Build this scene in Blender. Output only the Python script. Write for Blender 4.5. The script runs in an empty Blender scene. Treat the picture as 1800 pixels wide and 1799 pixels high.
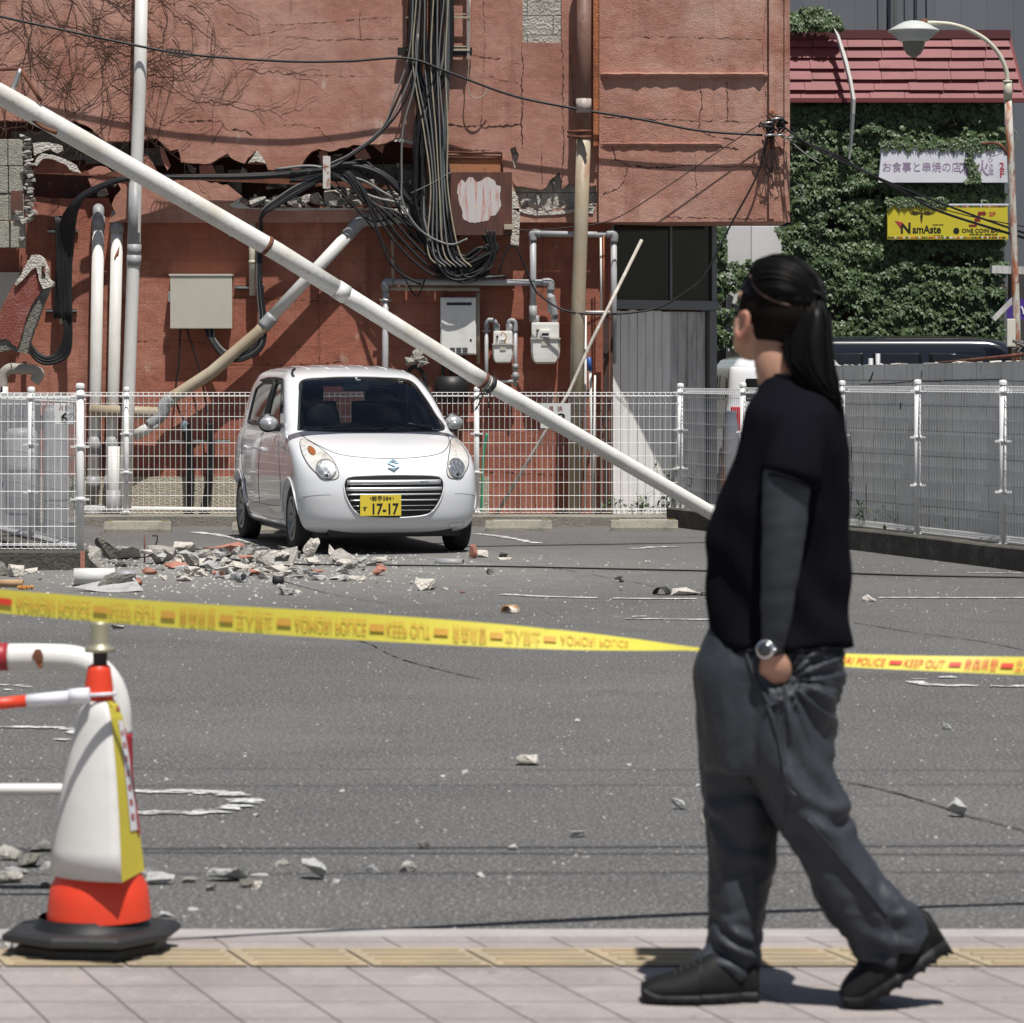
import bpy, bmesh, math, random
from math import sin, cos, tan, pi, radians, sqrt, atan2, exp
from mathutils import Vector, Matrix, noise
from mathutils.geometry import tessellate_polygon
from mathutils.bvhtree import BVHTree
# ---------------------------------------------------------------- camera, sky, sun, exposure
F, H, HZ = 6000.0, 1.45, 653.0            # focal length in pixels of the 1800 px wide photograph, eye height, horizon row
S = bpy.context.scene
COL = S.collection
cd = bpy.data.cameras.new('camera'); cam = bpy.data.objects.new('camera', cd); COL.objects.link(cam)
S.camera = cam
cam.location = (0, 0, H); cam.rotation_euler = (pi/2, 0, 0)
cd.sensor_width = 36; cd.sensor_fit = 'HORIZONTAL'; cd.lens = 36*F/1800; cd.shift_y = -(899.5-HZ)/1800
cd.clip_start = .5; cd.clip_end = 2000
cd.dof.use_dof = True; cd.dof.focus_distance = 28.5; cd.dof.aperture_fstop = 10
EL, AZ = radians(68.5), radians(20)         # sun height, and its turn to the right behind the camera
sd = Vector((sin(AZ)*cos(EL), -cos(AZ)*cos(EL), sin(EL)))
S.world = bpy.data.worlds.new('World'); S.world.use_nodes = True
nt = S.world.node_tree; nt.nodes.clear()
sky = nt.nodes.new('ShaderNodeTexSky'); sky.sky_type = 'NISHITA'; sky.sun_disc = False
sky.sun_elevation = EL; sky.sun_rotation = pi - AZ; sky.dust_density = 1.2; sky.ozone_density = 1.0
bg = nt.nodes.new('ShaderNodeBackground'); bg.inputs[1].default_value = .05
ow = nt.nodes.new('ShaderNodeOutputWorld')
tc = nt.nodes.new('ShaderNodeTexCoord'); mp = nt.nodes.new('ShaderNodeMapping'); mp.inputs['Scale'].default_value = (1, 1, 2.4)
nz = nt.nodes.new('ShaderNodeTexNoise'); nz.inputs['Scale'].default_value = 3.2; nz.inputs['Detail'].default_value = 8; nz.inputs['Roughness'].default_value = .58
rp = nt.nodes.new('ShaderNodeValToRGB'); rp.color_ramp.elements[0].position = .50; rp.color_ramp.elements[1].position = .72
rp.color_ramp.elements[1].color = (.8, .8, .8, 1)
mx = nt.nodes.new('ShaderNodeMix'); mx.data_type = 'RGBA'; mx.inputs[7].default_value = (7.5, 7.7, 8.0, 1)
L = nt.links.new
L(tc.outputs['Generated'], mp.inputs[0]); L(mp.outputs[0], nz.inputs[0]); L(nz.outputs[0], rp.inputs[0]); L(rp.outputs[0], mx.inputs[0])
L(sky.outputs[0], mx.inputs[6]); L(mx.outputs[2], bg.inputs[0]); L(bg.outputs[0], ow.inputs[0])
sl = bpy.data.lights.new('sun', 'SUN'); sl.energy = 5.0; sl.angle = radians(.55); sl.color = (1, .965, .91)
so = bpy.data.objects.new('sun', sl); COL.objects.link(so); so.rotation_euler = sd.to_track_quat('Z', 'Y').to_euler(); so.location = (5, -5, 20)
S.view_settings.view_transform = 'Standard'; S.view_settings.look = 'None'; S.view_settings.gamma = 1
S.view_settings.exposure = 0.14
S.cycles.max_bounces = 6; S.cycles.transparent_max_bounces = 12; S.cycles.use_denoising = True
random.seed(7)
R = random.uniform
# ---------------------------------------------------------------- helpers
def W(px, py, Y): return Vector(((px-900)*Y/F, Y, H-(py-HZ)*Y/F))        # a point of the photo at a real distance
def G(px, py, z=0.): Y = F*(H-z)/(py-HZ); return Vector(((px-900)*Y/F, Y, z))   # a point of the photo on the ground
def tag(o, label=None, cat=None, group=None, kind=None):
    if label: o['label'] = label
    if cat: o['category'] = cat
    if group: o['group'] = group
    if kind: o['kind'] = kind
    return o
def thing(name, label, cat, loc=(0, 0, 0), group=None):
    o = bpy.data.objects.new(name, None); COL.objects.link(o); o.location = loc; o.empty_display_size = .1
    return tag(o, label, cat, group)
def spline(pts, n=8):
    P = [Vector(p) for p in pts]
    if len(P) < 3: return [P[0].lerp(P[-1], i/n) for i in range(n+1)]
    Q = [P[0]*2-P[1]] + P + [P[-1]*2-P[-2]]
    out = []
    for i in range(1, len(Q)-2):
        a, b, c, d = Q[i-1:i+3]
        for k in range(n):
            t = k/n
            out.append(.5*((2*b)+(c-a)*t+(2*a-5*b+4*c-d)*t*t+(3*b-a-3*c+d)*t*t*t))
    out.append(P[-1]); return out
class MB:
    def __init__(s): s.v = []; s.f = []; s.m = []; s.cm = 0; s.sm = []; s.smooth = False
    def add(s, vs, fs, sm=None):
        b = len(s.v); s.v += [Vector(v) for v in vs]
        for f in fs: s.f.append(tuple(b+i for i in f)); s.m.append(s.cm); s.sm.append(s.smooth if sm is None else sm)
        return s
    def box(s, a, b, rot=None, piv=None):
        x0, y0, z0 = a; x1, y1, z1 = b
        vs = [Vector(p) for p in ((x0,y0,z0),(x1,y0,z0),(x1,y1,z0),(x0,y1,z0),(x0,y0,z1),(x1,y0,z1),(x1,y1,z1),(x0,y1,z1))]
        if rot is not None:
            c = Vector(piv) if piv is not None else (Vector(a)+Vector(b))/2
            vs = [rot @ (v-c) + c for v in vs]
        return s.add(vs, [(0,3,2,1),(4,5,6,7),(0,1,5,4),(1,2,6,5),(2,3,7,6),(3,0,4,7)], False)
    def bbox(s, a, b, e=.004, rot=None):        # a box with chamfered edges
        bm = bmesh.new(); bmesh.ops.create_cube(bm, size=1)
        a = Vector(a); b = Vector(b); c = (a+b)/2; d = b-a
        for v in bm.verts: v.co = Vector((v.co.x*d.x, v.co.y*d.y, v.co.z*d.z))
        bmesh.ops.bevel(bm, geom=bm.edges[:], offset=e, segments=2, profile=.7, affect='EDGES')
        for v in bm.verts: v.co = (rot @ v.co if rot is not None else v.co) + c
        bm.verts.index_update()
        s.add([v.co.copy() for v in bm.verts], [tuple(v.index for v in f.verts) for f in bm.faces], False); bm.free(); return s
    def beam(s, p, q, w, h=None):               # rectangular bar between two points
        p = Vector(p); q = Vector(q); d = (q-p).normalized(); h = h or w
        u = d.cross(Vector((0, 1, 0)));
        if u.length < .05: u = d.cross(Vector((1, 0, 0)))
        u.normalize(); v = d.cross(u).normalized()
        vs = [p+u*a*w/2+v*b*h/2 for a, b in ((-1,-1),(1,-1),(1,1),(-1,1))] + [q+u*a*w/2+v*b*h/2 for a, b in ((-1,-1),(1,-1),(1,1),(-1,1))]
        return s.add(vs, [(3,2,1,0),(4,5,6,7),(0,1,5,4),(1,2,6,5),(2,3,7,6),(3,0,4,7)], False)
    def tube(s, pts, r, n=10, caps=True, sm=True):
        pts = [Vector(p) for p in pts]; rs = r if isinstance(r, (list, tuple)) else [r]*len(pts)
        vs = []; fs = []
        t = (pts[1]-pts[0]).normalized(); u = t.cross(Vector((0, 0, 1)))
        if u.length < .1: u = t.cross(Vector((0, 1, 0)))
        u.normalize()
        for i, p in enumerate(pts):
            t = (pts[min(i+1, len(pts)-1)]-pts[max(i-1, 0)])
            if t.length < 1e-9: t = Vector((0, 0, 1))
            t.normalize(); u = (u-t*u.dot(t)).normalized(); v = t.cross(u)
            for k in range(n):
                a = 2*pi*k/n; vs.append(p+(u*cos(a)+v*sin(a))*rs[i])
        for i in range(len(pts)-1):
            for k in range(n): fs.append((i*n+k, i*n+(k+1) % n, (i+1)*n+(k+1) % n, (i+1)*n+k))
        s.add(vs, fs, sm)
        if caps:
            b = len(s.v)-len(vs)
            for idx in ([b+k for k in range(n)][::-1], [b+(len(pts)-1)*n+k for k in range(n)]):
                s.f.append(tuple(idx)); s.m.append(s.cm); s.sm.append(False)
        return s
    def wire(s, p, q, r): return s.tube([p, q], r, 4, False, False)
    def prism(s, outline, depth, holes=(), ax=Vector((0, 1, 0))):   # planar outline, extruded away along ax
        loops = [[Vector(p) for p in outline]] + [[Vector(p) for p in h] for h in holes]
        tri = tessellate_polygon(loops); fl = [p for l in loops for p in l]; n = len(fl)
        d = ax*depth; vs = fl + [p+d for p in fl]; fs = []
        for t in tri:
            a, b, c = (fl[i] for i in t); t = tuple(t)
            if (b-a).cross(c-a).dot(ax) > 0: t = t[::-1]
            fs.append(t); fs.append(tuple(i+n for i in t[::-1]))
        b = 0
        for l in loops:
            m = len(l)
            for i in range(m): fs.append((b+i, b+(i+1) % m, b+(i+1) % m+n, b+i+n))
            b += m
        return s.add(vs, fs, False)
    def lathe(s, prof, c, n=24, ax='z', sm=True, M=None):
        vs = []; fs = []
        for r, z in prof:
            for k in range(n):
                a = 2*pi*k/n; p = Vector((r*cos(a), r*sin(a), z))
                if ax == 'y': p = Vector((p.x, p.z, p.y))
                if ax == 'x': p = Vector((p.z, p.x, p.y))
                if M is not None: p = M @ p
                vs.append(p+Vector(c))
        for i in range(len(prof)-1):
            for k in range(n): fs.append((i*n+k, i*n+(k+1) % n, (i+1)*n+(k+1) % n, (i+1)*n+k))
        return s.add(vs, fs, sm)
    def rings(s, rr, sm=True, caps=True):       # list of equal length vertex rings
        n = len(rr[0]); vs = [p for r in rr for p in r]; fs = []
        for i in range(len(rr)-1):
            for k in range(n): fs.append((i*n+k, i*n+(k+1) % n, (i+1)*n+(k+1) % n, (i+1)*n+k))
        if caps: fs.append(tuple(range(n))[::-1]); fs.append(tuple((len(rr)-1)*n+k for k in range(n)))
        return s.add(vs, fs, sm)
    def hull(s, pts):
        bm = bmesh.new()
        for p in pts: bm.verts.new(p)
        r = bmesh.ops.convex_hull(bm, input=bm.verts[:])
        bmesh.ops.delete(bm, geom=list({g for g in r['geom_interior']+r['geom_unused'] if isinstance(g, bmesh.types.BMVert)}), context='VERTS')
        bmesh.ops.recalc_face_normals(bm, faces=bm.faces[:]); bm.verts.index_update()
        s.add([v.co.copy() for v in bm.verts], [tuple(v.index for v in f.verts) for f in bm.faces], False); bm.free(); return s
    def text(s, body, size, fn, bold=0., ax='CENTER', sub=0):
        c = bpy.data.curves.new('t', 'FONT'); c.body = body; c.size = size; c.align_x = ax; c.offset = bold; c.resolution_u = 3
        o = bpy.data.objects.new('t', c); COL.objects.link(o)
        dg = bpy.context.evaluated_depsgraph_get(); me = bpy.data.meshes.new_from_object(o.evaluated_get(dg))
        s.add([fn(v.co.x, v.co.y) for v in me.vertices], [tuple(p.vertices) for p in me.polygons], False)
        bpy.data.objects.remove(o); bpy.data.curves.remove(c); bpy.data.meshes.remove(me); return s
    def build(s, name, mats, parent=None, origin=None, merge=0, recalc=True):
        if not isinstance(mats, (list, tuple)): mats = [mats]
        if parent is not None: o0 = parent_loc(parent)
        elif origin is not None: o0 = Vector(origin)
        else:
            xs = [v.x for v in s.v]; ys = [v.y for v in s.v]; o0 = Vector(((min(xs)+max(xs))/2, (min(ys)+max(ys))/2, min(v.z for v in s.v)))
        me = bpy.data.meshes.new(name); me.from_pydata([v-o0 for v in s.v], [], s.f)
        for m in mats: me.materials.append(m)
        me.polygons.foreach_set('material_index', s.m); me.polygons.foreach_set('use_smooth', s.sm)
        if merge or recalc:
            bm = bmesh.new(); bm.from_mesh(me)
            if merge: bmesh.ops.remove_doubles(bm, verts=bm.verts[:], dist=merge)
            if recalc: bmesh.ops.recalc_face_normals(bm, faces=bm.faces[:])
            bm.to_mesh(me); bm.free()
        me.update()
        o = bpy.data.objects.new(name, me); COL.objects.link(o)
        if parent is not None: o.parent = parent
        else: o.location = o0
        return o
def parent_loc(p):
    v = Vector((0, 0, 0))
    while p is not None: v += p.location; p = p.parent
    return v
def copy_tree(o, loc=None, parent=None):
    c = o.copy(); COL.objects.link(c)
    if parent is not None: c.parent = parent
    if loc is not None: c.location = loc
    for ch in list(o.children): copy_tree(ch, None, c)
    return c
def remesh(o, vox, smooth=0, fn=None):
    m = o.modifiers.new('r', 'REMESH'); m.mode = 'VOXEL'; m.voxel_size = vox; m.use_smooth_shade = True
    if smooth:
        q = o.modifiers.new('s', 'SMOOTH'); q.iterations = smooth; q.factor = .6
    dg = bpy.context.evaluated_depsgraph_get(); me = bpy.data.meshes.new_from_object(o.evaluated_get(dg))
    o.modifiers.clear(); old = o.data; mats = list(old.materials); o.data = me
    me.materials.clear()
    for x in mats: me.materials.append(x)
    if fn:
        ns = [v.normal.copy() for v in me.vertices]; base = parent_loc(o)
        for v, n in zip(me.vertices, ns):
            v.co += n*fn(v.co+base, n)
    for p in me.polygons: p.use_smooth = True
    me.update(); return o
# ---------------------------------------------------------------- materials
def mat(name, col, rough=.7, metal=0, var=(), bump=None, spec=None, coat=0, trans=0, alpha=None, ior=None, bump2=None, world=False):
    """var: (scale, colour, low, high[, stretch, detail]) layers of noise laid over the base colour"""
    m = bpy.data.materials.new(name); m.use_nodes = True; t = m.node_tree; N = t.nodes; b = N['Principled BSDF']; K = t.links.new
    b.inputs['Base Color'].default_value = (*col, 1); b.inputs['Roughness'].default_value = rough; b.inputs['Metallic'].default_value = metal
    if spec is not None: b.inputs['Specular IOR Level'].default_value = spec
    if coat: b.inputs['Coat Weight'].default_value = coat; b.inputs['Coat Roughness'].default_value = .04
    if trans: b.inputs['Transmission Weight'].default_value = trans
    if ior: b.inputs['IOR'].default_value = ior
    if alpha is not None: b.inputs['Alpha'].default_value = alpha
    src = None
    if var or bump or bump2:
        if world: g = N.new('ShaderNodeNewGeometry'); src = g.outputs['Position']
        else: g = N.new('ShaderNodeTexCoord'); src = g.outputs['Object']
    prev = None
    for i, lay in enumerate(var):
        sc, c2, lo, hi = lay[:4]; st = lay[4] if len(lay) > 4 else (1, 1, 1); de = lay[5] if len(lay) > 5 else 6
        mpn = N.new('ShaderNodeMapping'); mpn.inputs['Scale'].default_value = st; mpn.inputs['Location'].default_value = (i*3.1, i*1.7, i*.9); K(src, mpn.inputs[0])
        n = N.new('ShaderNodeTexNoise'); n.inputs['Scale'].default_value = sc; n.inputs['Detail'].default_value = de; n.inputs['Roughness'].default_value = .6; K(mpn.outputs[0], n.inputs[0])
        r = N.new('ShaderNodeMapRange'); r.inputs[1].default_value = lo; r.inputs[2].default_value = hi; K(n.outputs[0], r.inputs[0])
        x = N.new('ShaderNodeMix'); x.data_type = 'RGBA'; K(r.outputs[0], x.inputs[0]); x.inputs[7].default_value = (*c2, 1)
        if prev is None: x.inputs[6].default_value = (*col, 1)
        else: K(prev, x.inputs[6])
        prev = x.outputs[2]
    if prev is not None: K(prev, b.inputs['Base Color'])
    last = None
    for bp in (bump, bump2):
        if not bp: continue
        n = N.new('ShaderNodeTexNoise'); n.inputs['Scale'].default_value = bp[0]; n.inputs['Detail'].default_value = 5; K(src, n.inputs[0])
        u = N.new('ShaderNodeBump'); u.inputs['Strength'].default_value = bp[1]; u.inputs['Distance'].default_value = bp[2] if len(bp) > 2 else .01; K(n.outputs[0], u.inputs['Height'])
        if last is not None: K(last, u.inputs['Normal'])
        last = u.outputs[0]; K(last, b.inputs['Normal'])
    m.diffuse_color = (*col, 1); return m
def brickify(m, bw, bh, mortar, col, fac, coords='XZ', off=.5, skew=None, loc=(0, 0, 0), bumpd=0):
    """adds joint lines to a material: a brick pattern in world metres"""
    t = m.node_tree; N = t.nodes; K = t.links.new; b = N['Principled BSDF']
    g = N.new('ShaderNodeNewGeometry'); sp = N.new('ShaderNodeSeparateXYZ'); K(g.outputs['Position'], sp.inputs[0])
    cb = N.new('ShaderNodeCombineXYZ')
    xo = sp.outputs['X']
    if skew:
        ml = N.new('ShaderNodeMath'); ml.operation = 'MULTIPLY_ADD'; K(sp.outputs['Y'], ml.inputs[0]); ml.inputs[1].default_value = skew; K(xo, ml.inputs[2]); xo = ml.outputs[0]
    if coords == 'YZ': xo = sp.outputs['Y']
    K(xo, cb.inputs[0]); K(sp.outputs['Y' if coords == 'XY' else 'Z'], cb.inputs[1])
    mpn = N.new('ShaderNodeMapping'); mpn.inputs['Location'].default_value = loc; K(cb.outputs[0], mpn.inputs[0])
    wn = N.new('ShaderNodeTexNoise'); wn.inputs['Scale'].default_value = 6
    K(g.outputs['Position'], wn.inputs[0])
    ad = N.new('ShaderNodeMix'); ad.data_type = 'VECTOR'; ad.inputs[0].default_value = .006
    K(mpn.outputs[0], ad.inputs[4]); K(wn.outputs[1], ad.inputs[5])
    br = N.new('ShaderNodeTexBrick'); br.offset = off; br.inputs['Scale'].default_value = 1; br.inputs['Brick Width'].default_value = bw; br.inputs['Row Height'].default_value = bh
    br.inputs['Mortar Size'].default_value = mortar; br.inputs['Mortar Smooth'].default_value = .2
    br.inputs['Color1'].default_value = (.86, .86, .86, 1); br.inputs['Color2'].default_value = (1, 1, 1, 1); br.inputs['Mortar'].default_value = (1, 1, 1, 1)
    K(ad.outputs[1], br.inputs[0])
    old = b.inputs['Base Color'].links[0].from_socket if b.inputs['Base Color'].links else None
    mu = N.new('ShaderNodeMix'); mu.data_type = 'RGBA'; mu.blend_type = 'MULTIPLY'; mu.inputs[0].default_value = .8
    if old: K(old, mu.inputs[6])
    else: mu.inputs[6].default_value = b.inputs['Base Color'].default_value
    K(br.outputs[0], mu.inputs[7])
    x = N.new('ShaderNodeMix'); x.data_type = 'RGBA'; K(mu.outputs[2], x.inputs[6]); x.inputs[7].default_value = (*col, 1)
    ml = N.new('ShaderNodeMath'); ml.operation = 'MULTIPLY'; K(br.outputs['Fac'], ml.inputs[0]); ml.inputs[1].default_value = fac; K(ml.outputs[0], x.inputs[0])
    K(x.outputs[2], b.inputs['Base Color'])
    if bumpd:
        u = N.new('ShaderNodeBump'); u.invert = True; u.inputs['Strength'].default_value = .6; u.inputs['Distance'].default_value = bumpd; K(br.outputs['Fac'], u.inputs['Height'])
        if b.inputs['Normal'].links: K(b.inputs['Normal'].links[0].from_socket, u.inputs['Normal'])
        K(u.outputs[0], b.inputs['Normal'])
    return m
MT = {}
MT['asphalt'] = mat('asphalt', (.112, .109, .106), .92, var=[(.5, (.142, .134, .126), .45, .68), (.9, (.082, .080, .079), .54, .74, (.5, 1.4, 1)), (2.5, (.090, .088, .087), .5, .75), (70, (.30, .295, .285), .54, .62, (1,1,1), 3), (105, (.028, .027, .028), .53, .62, (1,1,1), 3), (38, (.50, .49, .47), .70, .72, (1,1,1), 2), (6, (.085,.083,.082), .6, .85, (.15, 1.6, 1))], bump=(110, .8, .015), world=True)
MT['paving'] = brickify(mat('paving', (.325, .287, .275), .85, var=[(3, (.25, .22, .215), .4, .7), (18, (.14, .13, .125), .66, .72), (1.6, (.23, .21, .20), .56, .8), (7, (.36, .34, .33), .58, .75), (60, (.42, .38, .36), .55, .75), (11, (.24, .22, .215), .58, .8)], bump=(120, .25, .004), world=True), .215, .205, .0036, (.085, .075, .068), .95, 'XY', off=0, skew=.335, bumpd=.004)
MT['kerbstone'] = mat('kerbstone', (.36, .34, .33), .85, var=[(4, (.29, .275, .27), .45, .7), (50, (.43, .41, .4), .55, .7)], bump=(90, .3, .004), world=True)
MT['tactile'] = mat('tactile', (.37, .295, .19), .8, var=[(5, (.30, .25, .18), .42, .7), (50, (.46, .38, .25), .6, .75)], bump=(80, .3, .004), world=True)
MT['line'] = mat('line', (.66, .66, .64), .8, var=[(7, (.40, .40, .39), .46, .64), (11, (.12, .117, .113), .535, .56, (.7, 3, 1)), (60, (.12, .117, .114), .56, .60)], world=True)
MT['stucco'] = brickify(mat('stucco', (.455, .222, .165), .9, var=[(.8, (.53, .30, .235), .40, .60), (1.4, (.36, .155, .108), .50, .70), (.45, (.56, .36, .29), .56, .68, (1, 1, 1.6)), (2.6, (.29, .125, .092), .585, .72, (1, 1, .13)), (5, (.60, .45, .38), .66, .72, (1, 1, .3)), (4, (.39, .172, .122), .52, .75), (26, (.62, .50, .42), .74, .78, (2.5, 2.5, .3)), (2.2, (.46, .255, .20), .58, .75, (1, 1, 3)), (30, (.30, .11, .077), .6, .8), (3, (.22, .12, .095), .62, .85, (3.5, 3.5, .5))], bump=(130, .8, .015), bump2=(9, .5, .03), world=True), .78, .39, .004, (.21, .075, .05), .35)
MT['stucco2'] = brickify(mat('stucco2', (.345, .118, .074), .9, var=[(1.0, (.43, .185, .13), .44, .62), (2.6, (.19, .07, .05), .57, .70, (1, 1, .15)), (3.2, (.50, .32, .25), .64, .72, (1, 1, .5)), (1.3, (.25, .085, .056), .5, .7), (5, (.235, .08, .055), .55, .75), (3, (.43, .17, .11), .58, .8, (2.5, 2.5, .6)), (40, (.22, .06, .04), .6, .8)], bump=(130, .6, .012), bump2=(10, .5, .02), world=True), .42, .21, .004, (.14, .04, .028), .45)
MT['plinth'] = mat('plinth', (.42, .37, .28), .9, var=[(8, (.3, .26, .2), .45, .7), (60, (.5, .45, .36), .5, .7)], bump=(60, .9, .02))
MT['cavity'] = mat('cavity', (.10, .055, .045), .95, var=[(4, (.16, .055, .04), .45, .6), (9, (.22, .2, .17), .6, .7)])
MT['concrete'] = mat('concrete', (.40, .38, .34), .95, var=[(5, (.28, .27, .24), .42, .68), (40, (.52, .5, .46), .52, .7), (12, (.20, .19, .17), .6, .8)], bump=(45, 1, .03), bump2=(160, .6, .01))
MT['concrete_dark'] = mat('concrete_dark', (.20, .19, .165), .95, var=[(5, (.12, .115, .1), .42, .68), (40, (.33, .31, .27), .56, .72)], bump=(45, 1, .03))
MT['mortar'] = mat('mortar', (.60, .56, .50), .95, var=[(18, (.36, .33, .29), .5, .7)], bump=(50, 1, .03))
MT['redpaint'] = mat('redpaint', (.42, .19, .14), .9, var=[(30, (.33, .14, .10), .5, .7), (12, (.45, .36, .3), .64, .74)], bump=(120, .7, .01))
MT['white_pipe'] = mat('white_pipe', (.66, .65, .62), .45, var=[(3, (.56, .54, .49), .5, .75), (14, (.40, .37, .31), .64, .85), (60, (.5, .48, .44), .6, .8)], bump=(30, .1, .004))
MT['fallen_pole'] = mat('fallen_pole', (.72, .71, .68), .5, var=[(1.6, (.56, .52, .43), .50, .70), (9, (.36, .29, .19), .64, .78, (1, 1, 1)), (45, (.40, .36, .28), .58, .75)], bump=(40, .3, .005))
MT['grey_pipe'] = mat('grey_pipe', (.40, .40, .41), .45, var=[(7, (.30, .30, .31), .5, .75), (30, (.52, .52, .53), .6, .8)], bump=(60, .2, .004))
MT['cream_pipe'] = mat('cream_pipe', (.55, .52, .42), .5, var=[(6, (.45, .42, .33), .5, .7)])
MT['beige_pipe'] = mat('beige_pipe', (.36, .295, .205), .5, var=[(2, (.42, .37, .29), .45, .65), (9, (.33, .22, .14), .58, .75), (3, (.3, .13, .07), .62, .72, (1, 1, .4))])
MT['grey_joint'] = mat('grey_joint', (.30, .305, .31), .5, var=[(12, (.22, .22, .225), .5, .75)])
MT['rust'] = mat('rust', (.17, .062, .032), .85, var=[(7, (.09, .032, .02), .42, .65), (30, (.30, .12, .05), .58, .75)], bump=(60, .6, .006))
MT['rust_orange'] = mat('rust_orange', (.40, .14, .055), .85, var=[(14, (.22, .07, .035), .45, .62, (1, 1, .5)), (40, (.52, .22, .1), .58, .72)], bump=(70, 1, .008))
MT['steel'] = mat('steel', (.46, .46, .45), .4, .7, var=[(20, (.3, .3, .29), .5, .7)])
MT['cable'] = mat('cable', (.012, .012, .014), .5, spec=.35, var=[(14, (.03, .03, .031), .55, .8)])
MT['cable_grey'] = mat('cable_grey', (.17, .17, .165), .5, var=[(14, (.15, .15, .145), .5, .75)])
MT['cable_tan'] = mat('cable_tan', (.34, .30, .22), .5, var=[(14, (.2, .17, .12), .5, .75)])
MT['cabinet'] = mat('cabinet', (.50, .47, .40), .45, var=[(4, (.46, .43, .36), .45, .7), (40, (.42, .38, .31), .68, .8)])
MT['appliance'] = mat('appliance', (.74, .73, .69), .4, var=[(6, (.58, .56, .50), .5, .75), (18, (.45, .30, .15), .70, .80, (3, 3, .35))])
MT['fence'] = mat('fence', (.80, .80, .79), .4, var=[(8, (.70, .69, .66), .5, .75)])
MT['post'] = mat('post', (.74, .74, .73), .4, var=[(10, (.60, .59, .56), .5, .75), (30, (.45, .42, .38), .68, .8)])
MT['board'] = mat('board', (.80, .79, .76), .75, var=[(6, (.68, .66, .63), .45, .7, (3, 3, .4)), (50, (.84, .83, .80), .55, .8)], bump=(40, .2, .004))
MT['board_grey'] = mat('board_grey', (.55, .54, .53), .8, var=[(6, (.32, .31, .30), .45, .7, (3, 3, .4))], bump=(40, .3, .004))
MT['darkglass'] = mat('darkglass', (.012, .013, .014), .06, spec=.6, var=[(1.5, (.03, .03, .028), .5, .8)])
MT['vine'] = mat('vine', (.085, .05, .034), .9, var=[(20, (.04, .026, .02), .5, .7)])
MT['black'] = mat('black', (.012, .012, .013), .5)
DUST = G(430, 1000)
at_ = MT['asphalt'].node_tree; n_ = at_.nodes; b_ = n_['Principled BSDF']; old_ = b_.inputs['Base Color'].links[0].from_socket
gp_ = n_.new('ShaderNodeNewGeometry'); ds_ = n_.new('ShaderNodeVectorMath'); ds_.operation = 'DISTANCE'; at_.links.new(gp_.outputs['Position'], ds_.inputs[0]); ds_.inputs[1].default_value = DUST
mr_ = n_.new('ShaderNodeMapRange'); mr_.inputs[1].default_value = .6; mr_.inputs[2].default_value = 4.2; mr_.inputs[3].default_value = .55; mr_.inputs[4].default_value = 0; at_.links.new(ds_.outputs['Value'], mr_.inputs[0])
nz_ = n_.new('ShaderNodeTexNoise'); nz_.inputs['Scale'].default_value = 5; nz_.inputs['Detail'].default_value = 8; at_.links.new(gp_.outputs['Position'], nz_.inputs[0])
ml_ = n_.new('ShaderNodeMath'); ml_.operation = 'MULTIPLY'; at_.links.new(mr_.outputs[0], ml_.inputs[0]); at_.links.new(nz_.outputs[0], ml_.inputs[1])
md_ = n_.new('ShaderNodeMix'); md_.data_type = 'RGBA'; at_.links.new(ml_.outputs[0], md_.inputs[0]); at_.links.new(old_, md_.inputs[6]); md_.inputs[7].default_value = (.46, .44, .40, 1); at_.links.new(md_.outputs[2], b_.inputs['Base Color'])
MT['rubber'] = mat('rubber', (.022, .022, .023), .7, var=[(20, (.04, .04, .04), .5, .8)])
MT['cblock'] = brickify(mat('cblock', (.78, .77, .73), .92, var=[(1.6, (.66, .65, .61), .42, .68), (7, (.34, .33, .30), .55, .8, (3, 3, .5)), (60, (.66, .64, .6), .55, .75)], bump=(90, .5, .01), world=True), .40, .20, .005, (.2, .19, .17), .7, 'YZ', loc=(.1, .03, 0), bumpd=.006)
MT['kerb_dark'] = mat('kerb_dark', (.075, .07, .058), .95, var=[(5, (.14, .13, .11), .5, .7), (30, (.04, .04, .035), .5, .7)], bump=(50, .8, .015))
# ---------------------------------------------------------------- the setting
PED = 0.0
yk = G(900, 1636).y                     # where the asphalt lot meets the pavement
m = MB(); m.add([(-60, yk, 0), (60, yk, 0), (60, 90, 0), (-60, 90, 0)], [(0, 1, 2, 3)])
tag(m.build('ground', MT['asphalt'], origin=(0, 0, 0)), kind='structure')
m = MB(); m.box((-40, yk-.12, -.2), (40, yk, .004))
tag(m.build('kerb', MT['kerbstone'], origin=(0, 0, 0)), kind='structure')
m = MB(); m.add([(-40, -3, .003), (40, -3, .003), (40, yk-.12, .003), (-40, yk-.12, .003)], [(0, 1, 2, 3)])
tag(m.build('pavement', MT['paving'], origin=(0, 0, 0)), kind='structure')
y1, y0 = G(900, 1672).y, G(900, 1703).y
m = MB()
x = -6.0; k = 0
while x < 6:                             # tactile slabs, each with its raised bars
    m.add([(x+.004-.335*0, y0, .008), (x+.294, y0, .008), (x+.294-.335*(y1-y0), y1, .008), (x+.004-.335*(y1-y0), y1, .008)], [(0, 1, 2, 3)])
    for j in range(4):
        yy = y0+(y1-y0)*(.14+.24*j); m.bbox((x+.03-.3*(yy-y0), yy-.013, .006), (x+.27-.3*(yy-y0), yy+.013, .013), .003)
    x += .298
tag(m.build('tactile_paving', MT['tactile'], origin=(0, 0, 0)), kind='structure')
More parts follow.
